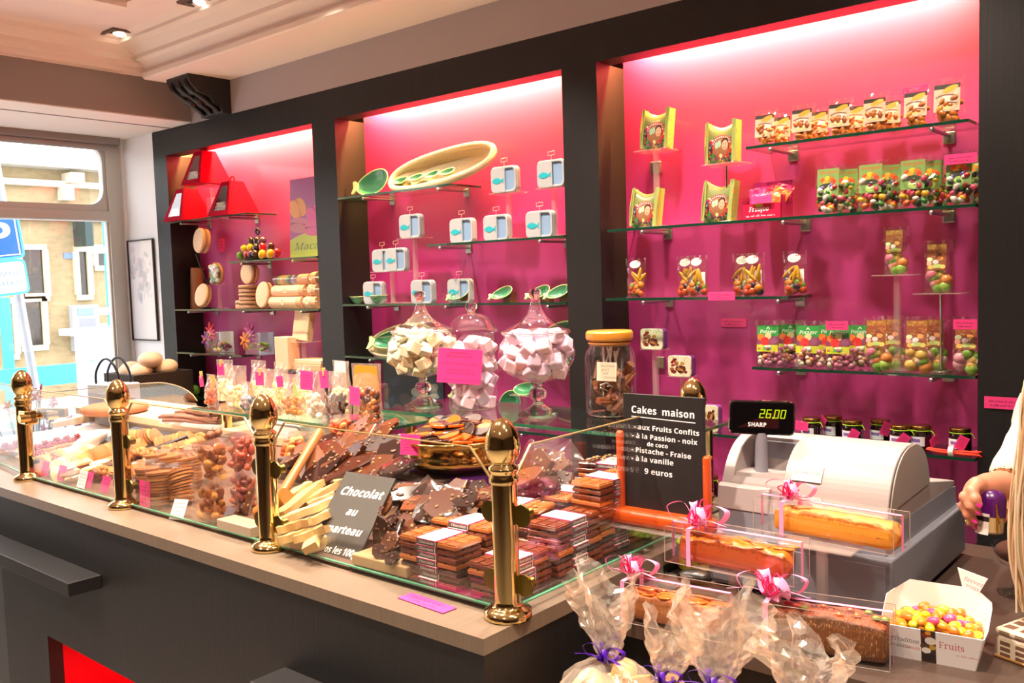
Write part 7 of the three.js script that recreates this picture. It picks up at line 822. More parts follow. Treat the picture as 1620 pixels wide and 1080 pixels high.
// till
{ const X0 = -0.872, X1 = -0.513, W = X1 - X0, Z1 = 1.135, cx = (X0 + X1) / 2; const t = T('cash_register', 'pale grey till with a rounded hood and a customer display on a pole', 'cash register', [cx, KY, Z1]);
  const mg = M(0x9d9796, 0.45), mg2 = M(0x7f7e88, 0.5), ml = M(0x9f9391, 0.42);
  A(t, 'drawer_base', rbox(W, 0.104, 0.49, 0.005, 2).translate(0, 0.06, -0.245), mg2); A(t, 'base_foot', merge([[-0.15, -0.03], [0.15, -0.03], [-0.15, -0.45], [0.15, -0.45]].map(([x, z]) => cyl(0.012, 0.012, 0.01, 12).translate(x, 0.005, z))), M(0x1d1c20, 0.6));
  A(t, 'drawer_front', rbox(W - 0.02, 0.085, 0.004, 0.002, 1).translate(0, 0.058, 0.001), M(0x85848d, 0.45));
  const sh = W - 0.03, lower = [[0.02, 0.112], [0.02, 0.158], [0.42, 0.158], [0.47, 0.15], [0.475, 0.112]]; A(t, 'lower_band', ext(shape(lower), sh - 0.004, 0.002, 1).rotateY(PI / 2).translate(-sh / 2 + 0.002, 0, 0), mg2);
  const prof = new THREE.Shape(); prof.moveTo(0.022, 0.158); prof.lineTo(0.03, 0.19); prof.bezierCurveTo(0.045, 0.245, 0.075, 0.285, 0.14, 0.292); prof.lineTo(0.17, 0.292); prof.bezierCurveTo(0.235, 0.285, 0.262, 0.24, 0.265, 0.2); prof.lineTo(0.46, 0.165); prof.lineTo(0.462, 0.158); prof.lineTo(0.022, 0.158);
  const hood = ext(prof, sh - 0.008, 0.004, 2, 20).rotateY(PI / 2).translate(-sh / 2 + 0.004, 0, 0);
  // shell of the hood with a hollow for the display pole: built from three slices along its length
  const sl = (x0, x1, pts) => { const s = new THREE.Shape(); pts.forEach((p, i) => i ? s.lineTo(p[0], p[1]) : s.moveTo(p[0], p[1])); return ext(s, x1 - x0, 0.0015, 1).rotateY(PI / 2).translate(x0, 0, 0); };
  const outline = prof.getPoints(16).map((p) => [p.x, p.y]); const rec = outline.filter(([z, y]) => !(y > 0.222 && z < 0.17)); // the recessed slice
  const low = outline.filter(([z, y]) => z < 0.1 && y <= 0.222), back = outline.filter(([z, y]) => z >= 0.17);
  const recPts = [...low, [0.052, 0.225], [0.13, 0.222], [0.14, 0.285], [0.155, 0.291], ...back];
  A(t, 'hood', merge([sl(-sh / 2 + 0.002, -sh / 2 + 0.022, outline), sl(-sh / 2 + 0.022, -0.035, recPts), sl(-0.035, sh / 2 - 0.002, outline)]), ml);
  A(t, 'recess_back', rbox(sh / 2 - 0.06, 0.055, 0.004, 0.001, 1).translate(-sh / 4 - 0.007, 0.252, -0.134), mg2);
  A(t, 'side_panel', sl(-sh / 2 - 0.001, -0.06, [[0.018, 0.16], [0.024, 0.2], [0.03, 0.205], [0.06, 0.2], [0.06, 0.16]]), ml);
  A(t, 'hood_end', ext(shape(outline.filter(([z, y]) => y > 0.186 && z < 0.268)), 0.002).rotateY(PI / 2).translate(sh / 2 + 0.0025, 0, 0), M(0x8d8480, 0.4));
  const px = -0.102; A(t, 'display_pole', cyl(0.012, 0.013, 0.085, 20).translate(px, 0.262, -0.085), mg2);
  const dg = new THREE.Group(); dg.name = 'customer_display'; t.add(dg); dg.position.set(px + 0.005, 0.335, -0.08); dg.rotation.set(-0.08, 0.55, 0); A(dg, 'housing', ext(roundRect(0.122, 0.062, 0.008), 0.026, 0.003, 2, 8).translate(0, 0, -0.028), MP(0x0c0a0b, 0.12, { clearcoat: 1 }));
  const dt = tex(256, 128, (x, w, h) => { fillBg(x, w, h, '#0b0809'); x.fillStyle = '#2a1012'; x.beginPath(); x.moveTo(20, 110); x.lineTo(200, 20); x.lineTo(200, 110); x.fill(); x.fillStyle = '#f2f0f0'; x.font = 'bold 26px sans-serif'; x.fillText('SHARP', 66, 104, 96); }), de = tex(256, 128, (x, w, h) => { fillBg(x, w, h, '#000'); x.strokeStyle = '#c8e010'; x.lineWidth = 5; x.lineCap = 'round'; const seg = { 0: 'abcdef', 2: 'abged', 6: 'afgedc' }; const S = { a: [0, 0, 1, 0], b: [1, 0, 1, 1], c: [1, 1, 1, 2], d: [0, 2, 1, 2], e: [0, 1, 0, 2], f: [0, 0, 0, 1], g: [0, 1, 1, 1] }; [[2, 122], [6, 150], [0, 184], [0, 212]].forEach(([d, ox]) => { for (const k of seg[d]) { const [a, b, c, e] = S[k]; const X = (u, v) => ox + u * 17 - v * 3; x.beginPath(); x.moveTo(X(a, b), 26 + b * 18); x.lineTo(X(c, e), 26 + e * 18); x.stroke(); } }); x.fillStyle = '#c8e010'; x.fillRect(170, 58, 8, 8); });
  A(dg, 'screen', unitUV(span(-0.058, 0.058, -0.028, 0.028, 0.0012, 0.0016)), new THREE.MeshStandardMaterial({ color: 0xffffff, map: dt, roughness: 0.1, emissive: 0xffffff, emissiveMap: de, emissiveIntensity: 0.9 }), [0, 0, 0]);
  A(t, 'sticker', unitUV(span(-0.029, 0.029, -0.017, 0.017, 0, 0.0006)), M(0xffffff, 0.5, { map: tex(256, 150, (x, w, h) => { fillBg(x, w, h, '#d9d5d1'); x.strokeStyle = '#237a35'; x.lineWidth = 4; x.beginPath(); x.moveTo(84, 40); x.quadraticCurveTo(128, 8, 172, 40); x.moveTo(100, 40); x.quadraticCurveTo(128, 54, 156, 40); x.stroke(); x.font = 'bold 40px sans-serif'; x.fillStyle = '#2a8a3c'; x.fillText('AS', 14, 88); x.fillStyle = '#3a3034'; x.fillText('SYS', 70, 88); x.fillStyle = '#2a8a3c'; x.fillText('COM', 148, 88, 92); x.fillStyle = '#3a2a30'; x.font = '38px sans-serif'; x.fillText('0247 286 002', 14, 132, 228); }) }), [onZ(1275, 755, Z1 - 0.04).x - cx, 0.241, -0.0475], [-0.56, 0, 0]);
  A(t, 'seam', span(-0.036, -0.0345, 0.16, 0.2, -0.026, -0.0215), M(0x6d6866, 0.6)); A(t, 'deck_slot', span(0.04, 0.12, 0.1735, 0.1745, -0.42, -0.405), M(0x5d5856, 0.5)); }
// open carton of sugared almonds
{ const a = onY(1411, 1036, KY), b = onY(1543, 1061, KY), d = b.clone().sub(a), w = d.length(), ry = -Math.atan2(d.z, d.x); const t = T('sweet_carton', 'open white carton full of yellow, orange and pink sugared almonds', 'carton', [(a.x + b.x) / 2, KY, (a.z + b.z) / 2], ry);
  const D = 0.085, fl = 0.012, hf = 0.056, hb = 0.098, k = 0.0012; const wall = (pts) => { const g = new THREE.BufferGeometry(), P = pts.map((p) => V(...p)), n = P[1].clone().sub(P[0]).cross(P[2].clone().sub(P[0])).normalize().multiplyScalar(k); const v = [...P, ...P.map((p) => p.clone().add(n))], N = P.length, idx = []; for (let i = 1; i < N - 1; i++) idx.push(0, i, i + 1, N, N + i + 1, N + i); for (let i = 0; i < N; i++) { const j = (i + 1) % N; idx.push(i, N + i, N + j, i, N + j, j); } g.setAttribute('position', new THREE.Float32BufferAttribute(v.flatMap((p) => [p.x, p.y, p.z]), 3)); g.setIndex(idx); const q = g.toNonIndexed(); q.computeVertexNormals(); return strip2(q); };
  const mc = M(0xf3e6df, 0.5); A(t, 'base', span(-w / 2, w / 2, 0, 0.0015, -D, 0), mc);
  const fw = wall([[-w / 2, 0, 0], [w / 2, 0, 0], [w / 2 + fl, hf, fl], [-w / 2 - fl, hf, fl]]); const ft = tex(512, 256, (x, W, H) => { fillBg(x, W, H, '#f4efee'); x.fillStyle = '#5d5356'; x.font = 'italic 44px serif'; x.fillText('LaTradition', 20, 120, 170); x.font = '30px serif'; x.fillText('Vanille', 46, 168); x.fillStyle = '#d9566a'; x.font = 'italic 30px serif'; x.fillText('Grenoble', 120, 170, 76); x.fillStyle = '#3a2622'; x.fillRect(200, 0, 76, 256); [['#8a2a1e', 230, 40, 26], ['#d9a02a', 238, 20, 16], ['#e8e2d8', 250, 80, 30], ['#c9a03a', 256, 130, 20], ['#5a3a2a', 220, 130, 24], ['#f0ece4', 226, 160, 24], ['#2a1a16', 240, 210, 30]].forEach(([c, p, q, r]) => { x.fillStyle = c; x.beginPath(); x.arc(p, q, r, 0, 7); x.fill(); }); x.fillStyle = '#c9455a'; x.font = '70px serif'; x.fillText('Fruits', 290, 120, 130); squiggle(x, 380, 164, 110, 16, '#d98a96', true); });
  A(t, 'front', unitUV(fw), M(0xffffff, 0.45, { map: ft })); A(t, 'side', wall([[w / 2, 0, 0], [w / 2, 0, -D], [w / 2 + fl, hb * 0.82, -D - fl], [w / 2 + fl * 1.4, hb * 0.86, -D * 0.6], [w / 2 + fl * 1.3, hf * 1.12, -D * 0.1], [w / 2 + fl, hf, fl]]), mc); A(t, 'side', wall([[-w / 2, 0, -D], [-w / 2, 0, 0], [-w / 2 - fl, hf, fl], [-w / 2 - fl * 1.3, hf * 1.12, -D * 0.1], [-w / 2 - fl * 1.4, hb * 0.86, -D * 0.6], [-w / 2 - fl, hb * 0.82, -D - fl]]), mc); A(t, 'back', wall([[w / 2, 0, -D], [-w / 2, 0, -D], [-w / 2 - fl, hb * 0.82, -D - fl], [-w / 2 + 0.01, hb, -D - fl * 1.2], [w / 2 - 0.01, hb, -D - fl * 1.2], [w / 2 + fl, hb * 0.82, -D - fl]]), mc);
  const eg = ball(0.0085, 14, 10).scale(1.25, 0.85, 0.95), cm = { yellow: MP(0xe8c21a, 0.25, { clearcoat: 0.6 }), orange: MP(0xe8861a, 0.25, { clearcoat: 0.6 }), pink: MP(0xd9487a, 0.25, { clearcoat: 0.6 }), lime: MP(0xb5b62a, 0.25, { clearcoat: 0.6 }), tawny: MP(0xc9701e, 0.25, { clearcoat: 0.6 }) }; const keys = ['yellow', 'orange', 'pink', 'lime', 'tawny', 'orange', 'yellow'];
  const c0 = Math.cos(ry), s0 = Math.sin(ry), put = []; let tr = 0; while (put.length < 84 && tr++ < 9000) { const lx = rnd(-w / 2 - 0.002, w / 2 + 0.002), lz = rnd(-D + 0.006, 0.0), ly = 0.047 + 0.016 * (1 - Math.pow(lx / (w / 2), 2)) - 0.1 * (lz + D * 0.5) * 0.12 + rnd(-0.006, 0.003); if (put.some((q) => Math.hypot(q[0] - lx, (q[1] - ly) * 1.2, q[2] - lz) < 0.0135)) continue; put.push([lx, ly, lz]); const c = pick(keys); O('sugared_almond', `${c} sugared almond in the open white carton`, 'sweet', eg, cm[c], [t.position.x + lx * c0 + lz * s0, KY + ly, t.position.z - lx * s0 + lz * c0], [rnd(-0.4, 0.4), rnd(3), rnd(-0.4, 0.4)], `${c} sugared almonds`); }
  A(t, 'filling_support', span(-w / 2, w / 2, 0.002, 0.042, -D, -0.001), M(0xd98a2a, 0.5));
  const g = onY(1535, 935, KY + 0.085); const tp = [[1515, 897], [1563, 915], [1535, 945]].map(([x, y]) => onZ(x, y, t.position.z - D - 0.02)); const sgn = T('hand_sign', 'white triangular hand written sign behind the carton of almonds', 'sign', [tp[2].x, 0, tp[2].z]); const P = tp.map((p) => [p.x - tp[2].x, p.y]); A(sgn, 'card', unitUV(ext(shape([P[0], [P[2][0] - 0.008, P[2][1]], [P[2][0] + 0.008, P[2][1]], P[1]]), 0.0012)), M(0xffffff, 0.6, { map: tex(128, 128, (x, W, H) => { fillBg(x, W, H, '#f3e9ea'); x.fillStyle = '#9a6a78'; x.font = 'italic 26px serif'; x.save(); x.translate(20, 40); x.rotate(0.25); x.fillText('Servez-', 8, 10); x.fillText('vous', 22, 36); x.restore(); }) })); A(sgn, 'stick', cyl(0.0018, 0.0018, P[2][1] - KY, 8).translate(0, (P[2][1] + KY) / 2, -0.001), whitePaper);
  const pk = onY(1450, 925, KY); O('paper_scrap', 'pale pink paper corner sticking up beside the till', 'paper', ext(shape([[0, 0], [0.035, 0.03], [0.015, 0.034]]), 0.001), M(0xc9a0b4, 0.7), [pk.x - 0.015, KY, pk.z - 0.02]);
  const bt = onY(1600, 1045, KY); const tb = T('biscuit_tin', 'patterned tin cut by the lower right corner of the photo', 'tin', [bt.x + 0.045, KY, bt.z - 0.03], -0.35); const pt = tex(128, 128, (x, W, H) => { fillBg(x, W, H, '#cdbba2'); for (let i = 0; i < 4; i++) for (let j = 0; j < 3; j++) { x.fillStyle = '#6a4a3a'; x.fillRect(8 + i * 30, 30 + j * 32, 20, 22); } for (let i = 0; i < 14; i++) { x.fillStyle = pick(['#b5566a', '#e6d6c2', '#8a6a4a']); x.beginPath(); x.arc(rnd(128), rnd(24), 5, 0, 7); x.fill(); } }); A(tb, 'tin', rbox(0.11, 0.04, 0.1, 0.006).translate(0, 0.02, 0), M(0xffffff, 0.4, { map: pt })); A(tb, 'rim', rbox(0.114, 0.006, 0.104, 0.003).translate(0, 0.003, 0), M(0xa87a4a, 0.4, { metalness: 0.6 })); A(tb, 'lid', rbox(0.112, 0.012, 0.102, 0.005).translate(0, 0.044, 0), M(0xffffff, 0.4, { map: pt }));
  const gb = onY(1570, 960, KY); const gl = T('dessert_glass', 'stemmed glass dish of brown powder behind the hand written sign', 'dish', [gb.x + 0.02, KY, gb.z - 0.1]); A(gl, 'foot', lathe([[0, 0], [0.034, 0], [0.034, 0.003], [0.006, 0.012], [0.005, 0.05], [0, 0.05]], 26), crystal); A(gl, 'bowl', lathe([[0.005, 0.05], [0.03, 0.06], [0.042, 0.085], [0.044, 0.095]], 30), glass); A(gl, 'powder', ball(0.038, 20, 10).scale(1, 0.55, 1).translate(0, 0.082, 0), M(0x4a2616, 0.9)); }
// gift bags in clear film on the ledge, tied with ribbon
{ const body = (r, h) => { const g = lathe([[0, 0], [r * 0.9, 0], [r, 0.012], [r * 1.02, h * 0.3], [r * 1.02, h * 0.5], [r * 0.96, h * 0.66], [r * 0.85, h * 0.78], [r * 0.62, h * 0.89], [r * 0.4, h * 0.95], [r * 0.25, h * 0.98], [0.013, h]], 90), p = g.attributes.position; for (let i = 0; i < p.count; i++) { const X = p.getX(i), Y = p.getY(i), Z = p.getZ(i), a = Math.atan2(Z, X), w = Math.min(1, Y / h * 1.3), f = 1 + w * (0.05 * Math.sin(a * 13) + 0.09 * noise.noise(X * 40, Y * 40, Z * 40)); p.setXYZ(i, X * f, Y, Z * f); } g.computeVertexNormals(); return g; }, flareG = (k, h, r, lean) => grid(56, 18, (u, v) => { const a = u * 2 * PI, rr = 0.013 + (r - 0.013) * Math.pow(v, 0.75), n = noise.noise(Math.cos(a) * 2.2 + k, Math.sin(a) * 2.2, v * 2.5) * 0.55 + noise.noise(Math.cos(a) * 5 + k, Math.sin(a) * 5, v * 7) * 0.3, f = 1 + (0.2 * Math.sin(a * 5 + k) + 0.1 * Math.sin(a * 11 + k * 3) + n) * (0.3 + 0.7 * v); return [Math.cos(a) * rr * f + lean[0] * v, v * h + 0.026 * v * v * (Math.sin(a * 3 + k * 2) + noise.noise(a * 2, k, 1)), Math.sin(a) * rr * f * 0.6 + lean[1] * v]; }, true);
  const fold = MP(0xfff3e6, 0.14, { transmission: 0.84, thickness: 0, ior: 1.8 });
  const facet = (g, j) => { const p = g.attributes.position; for (let i = 0; i < p.count; i++) { const a = p.getX(i), b = p.getY(i), c = p.getZ(i); p.setXYZ(i, a + noise.noise(a * 90, b * 90, c * 90 + 5) * j, b, c + noise.noise(a * 90 + 9, b * 90, c * 90) * j); } const q = g.toNonIndexed(); q.computeVertexNormals(); return q; }; const fillM = M(0xe6c9a0, 0.7);
  const mk = (label, px, py, z, r, h, fh, fr_, k, rib, lean, cols) => { const p = onZ(px, py, z); const t = T('gift_bag', label, 'gift bag', [p.x, 0.715, z]); const H = p.y - 0.715; A(t, 'contents', (() => { const l = []; for (let i = 0; i < 46; i++) { const a = rnd(2 * PI), q = Math.sqrt(rnd()) * (r - 0.022), y = 0.02 + rnd() * (H * 0.74); const e = 1 - Math.max(0, y / H - 0.45) * 0.9; l.push(paint(at(cyl(0.024, 0.024, 0.012, 16), Math.cos(a) * q * e, y, Math.sin(a) * q * e, rnd(-1, 1), rnd(3), rnd(-1, 1)), pick(cols))); } return mergeC(l); })(), VC(0.7)); A(t, 'film', facet(body(r, H), 0.003), fold); A(t, 'gathered_top', facet(flareG(k, fh, fr_, lean), 0.005).translate(0, H, 0), fold); A(t, 'neck_band', new THREE.TorusGeometry(0.015, 0.004, 8, 24).rotateX(PI / 2).translate(0, H, 0), rib); bow(t, 0, H + 0.002, 0.016, 0.72, rib, null, 0.014); return t; };
  const bis = ['#e6c48a', '#d9ae6a', '#f0d9aa', '#c99a5a'];
  mk('film gift bag of pale biscuits tied with a purple ribbon, beside the counter corner', 962, 1040, 1.56, 0.09, 0.15, 0.125, 0.062, 1, mPurple, [-0.01, 0.0], bis); mk('film gift bag with a crackled top in front of the fruit cake', 1132, 1085, 1.58, 0.072, 0.15, 0.13, 0.075, 2.3, mPurple, [0.005, 0.0], bis); mk('film gift bag with only its crumpled top in view at the bottom of the photo', 1275, 1130, 1.6, 0.068, 0.14, 0.1, 0.065, 4.1, mPurple, [0, 0], bis); mk('film gift bag half hidden between the purple ribbon and the crackled top', 1052, 1075, 1.47, 0.05, 0.14, 0.09, 0.05, 5.2, mPurple, [0.02, 0], bis); }
// ---------- the seller, mostly outside the frame ----------
{ const D = (px, py, d) => CP.clone().addScaledVector(ray(px, py), d);
  const cap = (p, a, b, ra, rb) => { const ab = b.clone().sub(a), ap = p.clone().sub(a); const h = Math.max(0, Math.min(1, ap.dot(ab) / ab.lengthSq())); return ap.addScaledVector(ab, -h).length() - (ra + (rb - ra) * h); };
  const smin = (a, b, k) => { const h = Math.max(k - Math.abs(a - b), 0) / k; return Math.min(a, b) - h * h * k * 0.25; };
  const field = (bones, k) => (p) => { let d = 1e3; for (const b of bones) d = smin(d, cap(p, ...b), b[4] === undefined ? k : k); return d; };
  function mcMesh(c, half, res, f) { const m = new MarchingCubes(res, new THREE.MeshBasicMaterial(), false, false, 400000); m.isolation = 0; const p = new THREE.Vector3(), hs = res / 2; for (let z = 0; z < res; z++) for (let y = 0; y < res; y++) for (let x = 0; x < res; x++) { p.set(c.x + (x - hs) / hs * half, c.y + (y - hs) / hs * half, c.z + (z - hs) / hs * half); m.field[x + y * res + z * res * res] = -f(p); } m.update(); const n = m.count, g = new THREE.BufferGeometry(); const P = new Float32Array(n * 3), N = new Float32Array(n * 3); for (let i = 0; i < n; i++) for (let k = 0; k < 3; k++) { P[3 * i + k] = m.positionArray[3 * i + k] * half + c.getComponent(k); N[3 * i + k] = m.normalArray[3 * i + k]; } g.setAttribute('position', new THREE.BufferAttribute(P, 3)); g.setAttribute('normal', new THREE.BufferAttribute(N, 3)); return strip2(g); }
  const wrist = D(1592, 768, 1.62), elbow = D(1668, 655, 1.79), shoulder = D(1775, 625, 1.64), neck = D(1800, 600, 1.58), head = D(1775, 525, 1.5), pelvis = V(0.14, 0.92, 0.5), chest = neck.clone().lerp(pelvis, 0.3), sh2 = neck.clone().multiplyScalar(2).sub(shoulder).setY(shoulder.y - 0.02), kneeA = V(0.06, 0.5, 0.62), kneeB = V(0.24, 0.5, 0.52), footA = V(0.05, 0.06, 0.55), footB = V(0.26, 0.06, 0.42);
  const el2 = sh2.clone().add(V(0.06, -0.27, 0.06)), wr2 = el2.clone().add(V(-0.14, -0.12, 0.12));
  const bodyB = [[head, head.clone().add(V(-0.02, -0.06, 0.05)), 0.085, 0.06], [head.clone().add(V(0.02, 0.03, -0.03)), head, 0.085, 0.085], [neck, head, 0.05, 0.05], [neck, chest, 0.07, 0.12], [chest, pelvis, 0.125, 0.135], [shoulder, neck, 0.055, 0.05], [sh2, neck, 0.055, 0.05], [shoulder, elbow, 0.046, 0.038], [elbow, wrist, 0.037, 0.024], [sh2, el2, 0.046, 0.038], [el2, wr2, 0.036, 0.025], [wr2, wr2.clone().add(V(-0.07, -0.05, 0.06)), 0.028, 0.02], [pelvis, kneeA, 0.1, 0.06], [pelvis, kneeB, 0.1, 0.06], [kneeA, footA, 0.055, 0.035], [kneeB, footB, 0.055, 0.035], [footA, footA.clone().add(V(-0.06, -0.03, 0.14)), 0.035, 0.028], [footB, footB.clone().add(V(-0.06, -0.03, 0.14)), 0.035, 0.028]];
  const handB = [[D(1600, 757, 1.635), wrist, 0.027, 0.023], [wrist, D(1566, 770, 1.6), 0.022, 0.021], [D(1580, 766, 1.615), D(1547, 767, 1.585), 0.018, 0.0135], [D(1578, 774, 1.61), D(1540, 776, 1.588), 0.018, 0.013], [D(1576, 782, 1.61), D(1535, 788, 1.592), 0.016, 0.0115],
    [D(1548, 765, 1.584), D(1538, 777, 1.566), 0.0112, 0.01], [D(1538, 777, 1.566), D(1543, 789, 1.556), 0.0098, 0.0088], [D(1543, 789, 1.556), D(1548, 797, 1.553), 0.0086, 0.0068]];
  const f2 = [[D(1541, 773, 1.588), D(1527, 786, 1.572), 0.0108, 0.0096], [D(1527, 786, 1.572), D(1535, 800, 1.562), 0.0095, 0.0084], [D(1535, 800, 1.562), D(1546, 809, 1.559), 0.0082, 0.0066]], f3 = [[D(1534, 786, 1.594), D(1525, 800, 1.582), 0.0098, 0.0088], [D(1525, 800, 1.582), D(1532, 814, 1.572), 0.0087, 0.0078], [D(1532, 814, 1.572), D(1541, 823, 1.568), 0.0076, 0.0062]], f4 = [[D(1534, 797, 1.604), D(1530, 811, 1.594), 0.0086, 0.0076], [D(1530, 811, 1.594), D(1537, 825, 1.585), 0.0075, 0.0068], [D(1537, 825, 1.585), D(1544, 833, 1.58), 0.0066, 0.0055]], th = [[D(1588, 775, 1.62), D(1594, 794, 1.6), 0.014, 0.011], [D(1594, 794, 1.6), D(1592, 812, 1.58), 0.0105, 0.0085], [D(1592, 812, 1.58), D(1585, 822, 1.57), 0.0085, 0.007]];
  const fHand = (p) => { let d = field(handB.slice(0, 5), 0.018)(p); for (const f of [handB.slice(5), f2, f3, f4, th]) d = smin(d, field(f, 0.004)(p), 0.006); return d; };
  const bc = V(0.1, 0.85, 0.75), skinHand = mcMesh(D(1562, 790, 1.59), 0.105, 84, fHand), skinBody = mcMesh(bc, 0.92, 96, field(bodyB, 0.05));
  const person = T('person', 'seller with long blond hair in a white sweater holding up a purple lidded jar', 'person', [0, 0, 0]);
  A(person, 'body', merge([skinBody, skinHand]), MP(0xc98468, 0.5, { sheen: 0.2 }));
  const knit = tex(128, 128, (x, w, h) => { fillBg(x, w, h, '#9a9a9a'); for (let j = 0; j < 16; j++) for (let i = 0; i < 16; i++) { x.fillStyle = (i + j) % 2 ? '#c9c9c9' : '#6a6a6a'; x.beginPath(); x.ellipse(i * 8 + 4, j * 8 + 4, 3.4, 4.6, (j % 2 ? 0.5 : -0.5), 0, 7); x.fill(); } });
  const swB = [[chest, pelvis, 0.145, 0.155], [neck.clone().lerp(chest, 0.4), chest, 0.1, 0.145], [shoulder, chest, 0.07, 0.1], [sh2, chest, 0.07, 0.1], [shoulder, elbow, 0.064, 0.058], [elbow, elbow.clone().lerp(wrist, 0.86), 0.058, 0.04], [sh2, el2, 0.064, 0.056], [el2, el2.clone().lerp(wr2, 0.85), 0.056, 0.042]]; const fSw = field(swB, 0.05); const swG = mcMesh(bc, 0.92, 110, (p) => fSw(p) + noise.noise(p.x * 60, p.y * 60, p.z * 60) * 0.003 + 0.0022 * Math.sin((p.y - p.x * 0.5) * 260));
  A(person, 'sweater', swG, M(0xc9c3ba, 0.95));
  A(person, 'trousers', mcMesh(bc, 0.92, 80, field([[pelvis.clone().add(V(0, 0.02, 0)), pelvis, 0.148, 0.148], [pelvis, kneeA, 0.115, 0.075], [pelvis, kneeB, 0.115, 0.075], [kneeA, footA.clone().add(V(0, 0.05, 0)), 0.072, 0.055], [kneeB, footB.clone().add(V(0, 0.05, 0)), 0.072, 0.055]], 0.04)), M(0x1d1c22, 0.8));
  // nails, bracelet
  const toCam = CP.clone().sub(wrist).normalize(); const nm = MP(0xe0309a, 0.15, { clearcoat: 1 }); [[f2[2]], [f3[2]], [f4[2]], [handB[7]]].forEach(([[a, b, ra, rb]]) => { const d = b.clone().sub(a).normalize(), n = toCam.clone().addScaledVector(d, -toCam.dot(d)).normalize().add(V(-0.25, 0.25, 0).multiplyScalar(0.6)).normalize(); const nn = n.clone().addScaledVector(d, -n.dot(d)).normalize(); const m = A(person, 'nail', ball(rb * 0.8, 12, 8).scale(0.8, 1.35, 0.4), nm); m.quaternion.setFromRotationMatrix(new THREE.Matrix4().makeBasis(d.clone().cross(nn).normalize(), d, nn)); m.position.copy(b).addScaledVector(nn, rb * 0.78).addScaledVector(d, rb * 0.05); });
  { const c = D(1594, 763, 1.622), ax = elbow.clone().sub(wrist).normalize(); const g = new THREE.TorusGeometry(0.029, 0.0022, 6, 32); const beads = [g]; for (let i = 0; i < 16; i++) { const a = i / 16 * 2 * PI; beads.push(ball(0.0042, 8, 6).translate(Math.cos(a) * 0.029, Math.sin(a) * 0.029, 0)); } const m = A(person, 'bracelet', merge(beads), M(0xd9c49a, 0.2, { metalness: 1 })); m.quaternion.setFromUnitVectors(V(0, 0, 1), ax); m.position.copy(c); }
  // hair: strands from the head, falling before the shoulder
  const hs = [], hc = [M(0xcfae86, 0.55), M(0xb98f66, 0.55), M(0xdcc2a0, 0.55)], hl = [[], [], []]; for (let i = 0; i < 330; i++) { const u = rnd(), q = rnd(), dd = rnd(-0.05, 0.05); const x0 = 1604 + u * 150, top = head.clone().add(V(rnd(-0.07, 0.07), 0.06 + rnd(0.03), rnd(-0.07, 0.07))); const p1 = D(x0 + 50 - 30 * (1 - u), 590 + rnd(20), 1.47 + dd), p2 = D(x0 + rnd(-4, 12) + 6, 700 + rnd(20), 1.46 + dd), p3 = D(x0 - 6 + rnd(-3, 8), 800 + rnd(20), 1.46 + dd), p4 = D(x0 - 5 + rnd(-3, 10), 880 + rnd(15), 1.465 + dd), p5 = D(x0 + 2 + rnd(-3, 10), 930 + q * 40, 1.47 + dd); hl[i % 3].push(tube([top, p1, p2, p3, p4, p5], rnd(0.0014, 0.003), 22, 4)); }
  { const cap = new THREE.SphereGeometry(0.104, 32, 20, 0, 2 * PI, 0, 1.85), q = V(0.5, 0.75, -0.55).normalize(); const m = A(person, 'hair', cap, hc[1]); m.quaternion.setFromUnitVectors(V(0, 1, 0), q); m.position.copy(head).add(V(0.012, 0.016, -0.016)); }
  hl.forEach((l, i) => A(person, 'hair', merge(l), hc[i]));
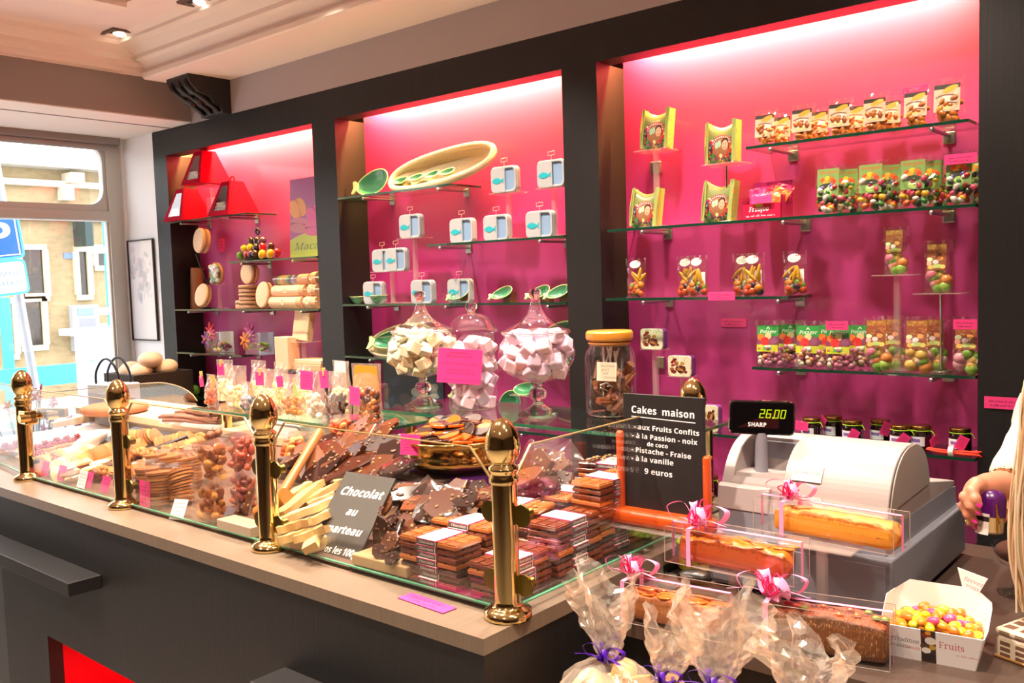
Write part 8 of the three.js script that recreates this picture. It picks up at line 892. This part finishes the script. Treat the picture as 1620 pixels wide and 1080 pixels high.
  { const h = head, f = V(-0.5, -0.15, 0.75).normalize(); const up = V(0, 1, 0).addScaledVector(f, -f.y).normalize(), rt = up.clone().cross(f); const at2 = (a, b, c) => h.clone().addScaledVector(rt, a).addScaledVector(up, b).addScaledVector(f, c); const e = []; for (const s of [-1, 1]) { const q = at2(0.032 * s, -0.005, 0.077); A(person, 'eye', ball(0.011, 12, 8), M(0xf0ece8, 0.2), [q.x, q.y, q.z]); const i = at2(0.032 * s, -0.005, 0.085); A(person, 'iris', ball(0.005, 10, 8), M(0x4a5a6a, 0.2), [i.x, i.y, i.z]); const r = at2(0.085 * s, -0.01, 0.0); A(person, 'ear', ball(0.022, 10, 8).scale(0.4, 1, 0.7), MP(0xc98468, 0.5), [r.x, r.y, r.z]); } const n = at2(0, -0.03, 0.09); A(person, 'nose', ball(0.014, 12, 8).scale(0.8, 1.4, 1), MP(0xc98468, 0.5), [n.x, n.y, n.z]); const m = at2(0, -0.065, 0.08); const mm = A(person, 'mouth', ball(0.02, 12, 8).scale(1, 0.3, 0.5), M(0xb0485a, 0.4), [m.x, m.y, m.z]); mm.lookAt(m.clone().add(f)); }
  // jar in her hand
  const jb = D(1566, 842, 1.575), jt = D(1571, 776, 1.575), dir = jt.clone().sub(jb), L = dir.length(); const j = T('held_jar', 'jar with a purple lid, white label and gold cord held in the seller’s hand'.replace('’s', ''), 'jar', [jb.x, jb.y, jb.z]); j.quaternion.setFromUnitVectors(V(0, 1, 0), dir.clone().normalize()); const R = 0.0215;
  A(j, 'glass', lathe([[0, 0], [R * 0.85, 0], [R, 0.004], [R, L * 0.5], [R * 0.9, L * 0.55]], 30), MP(0xc9a878, 0.1, { clearcoat: 1 })); A(j, 'purple_lid', lathe([[R * 1.02, L * 0.4], [R * 1.05, L * 0.42], [R * 1.04, L * 0.8], [R * 0.85, L * 0.96], [R * 0.4, L * 1.02], [0, L * 1.03]], 30), MP(0x4a0a5a, 0.3, { clearcoat: 0.5 })); const lt = new THREE.CylinderGeometry(R * 1.07, R * 1.07, L * 0.5, 14, 1, true, -1.5, 1.6).translate(0, L * 0.22, 0); A(j, 'label', lt, M(0xffffff, 0.5, { map: tex(128, 128, (x, w, h) => { fillBg(x, w, h, '#e0d6cf'); x.fillStyle = '#2a1a1e'; x.fillRect(0, 18, 128, 30); x.font = 'italic bold 26px serif'; x.fillText('miel', 26, 84); squiggle(x, 26, 108, 40, 8, '#8a7a78'); }) })); A(j, 'gold_cord', merge([tube([[R * 0.5, L * 0.72, R * 0.98], [R * 0.62, L * 0.45, R * 0.95], [R * 0.7, L * 0.1, R * 0.95]], 0.0018, 14, 6), tube([[R * 0.62, L * 0.5, R * 0.95], [R * 0.9, L * 0.3, R * 0.8]], 0.0016, 8, 6)]), M(0xd9b24a, 0.25, { metalness: 1 })); }
renderer.render(scene, camera);
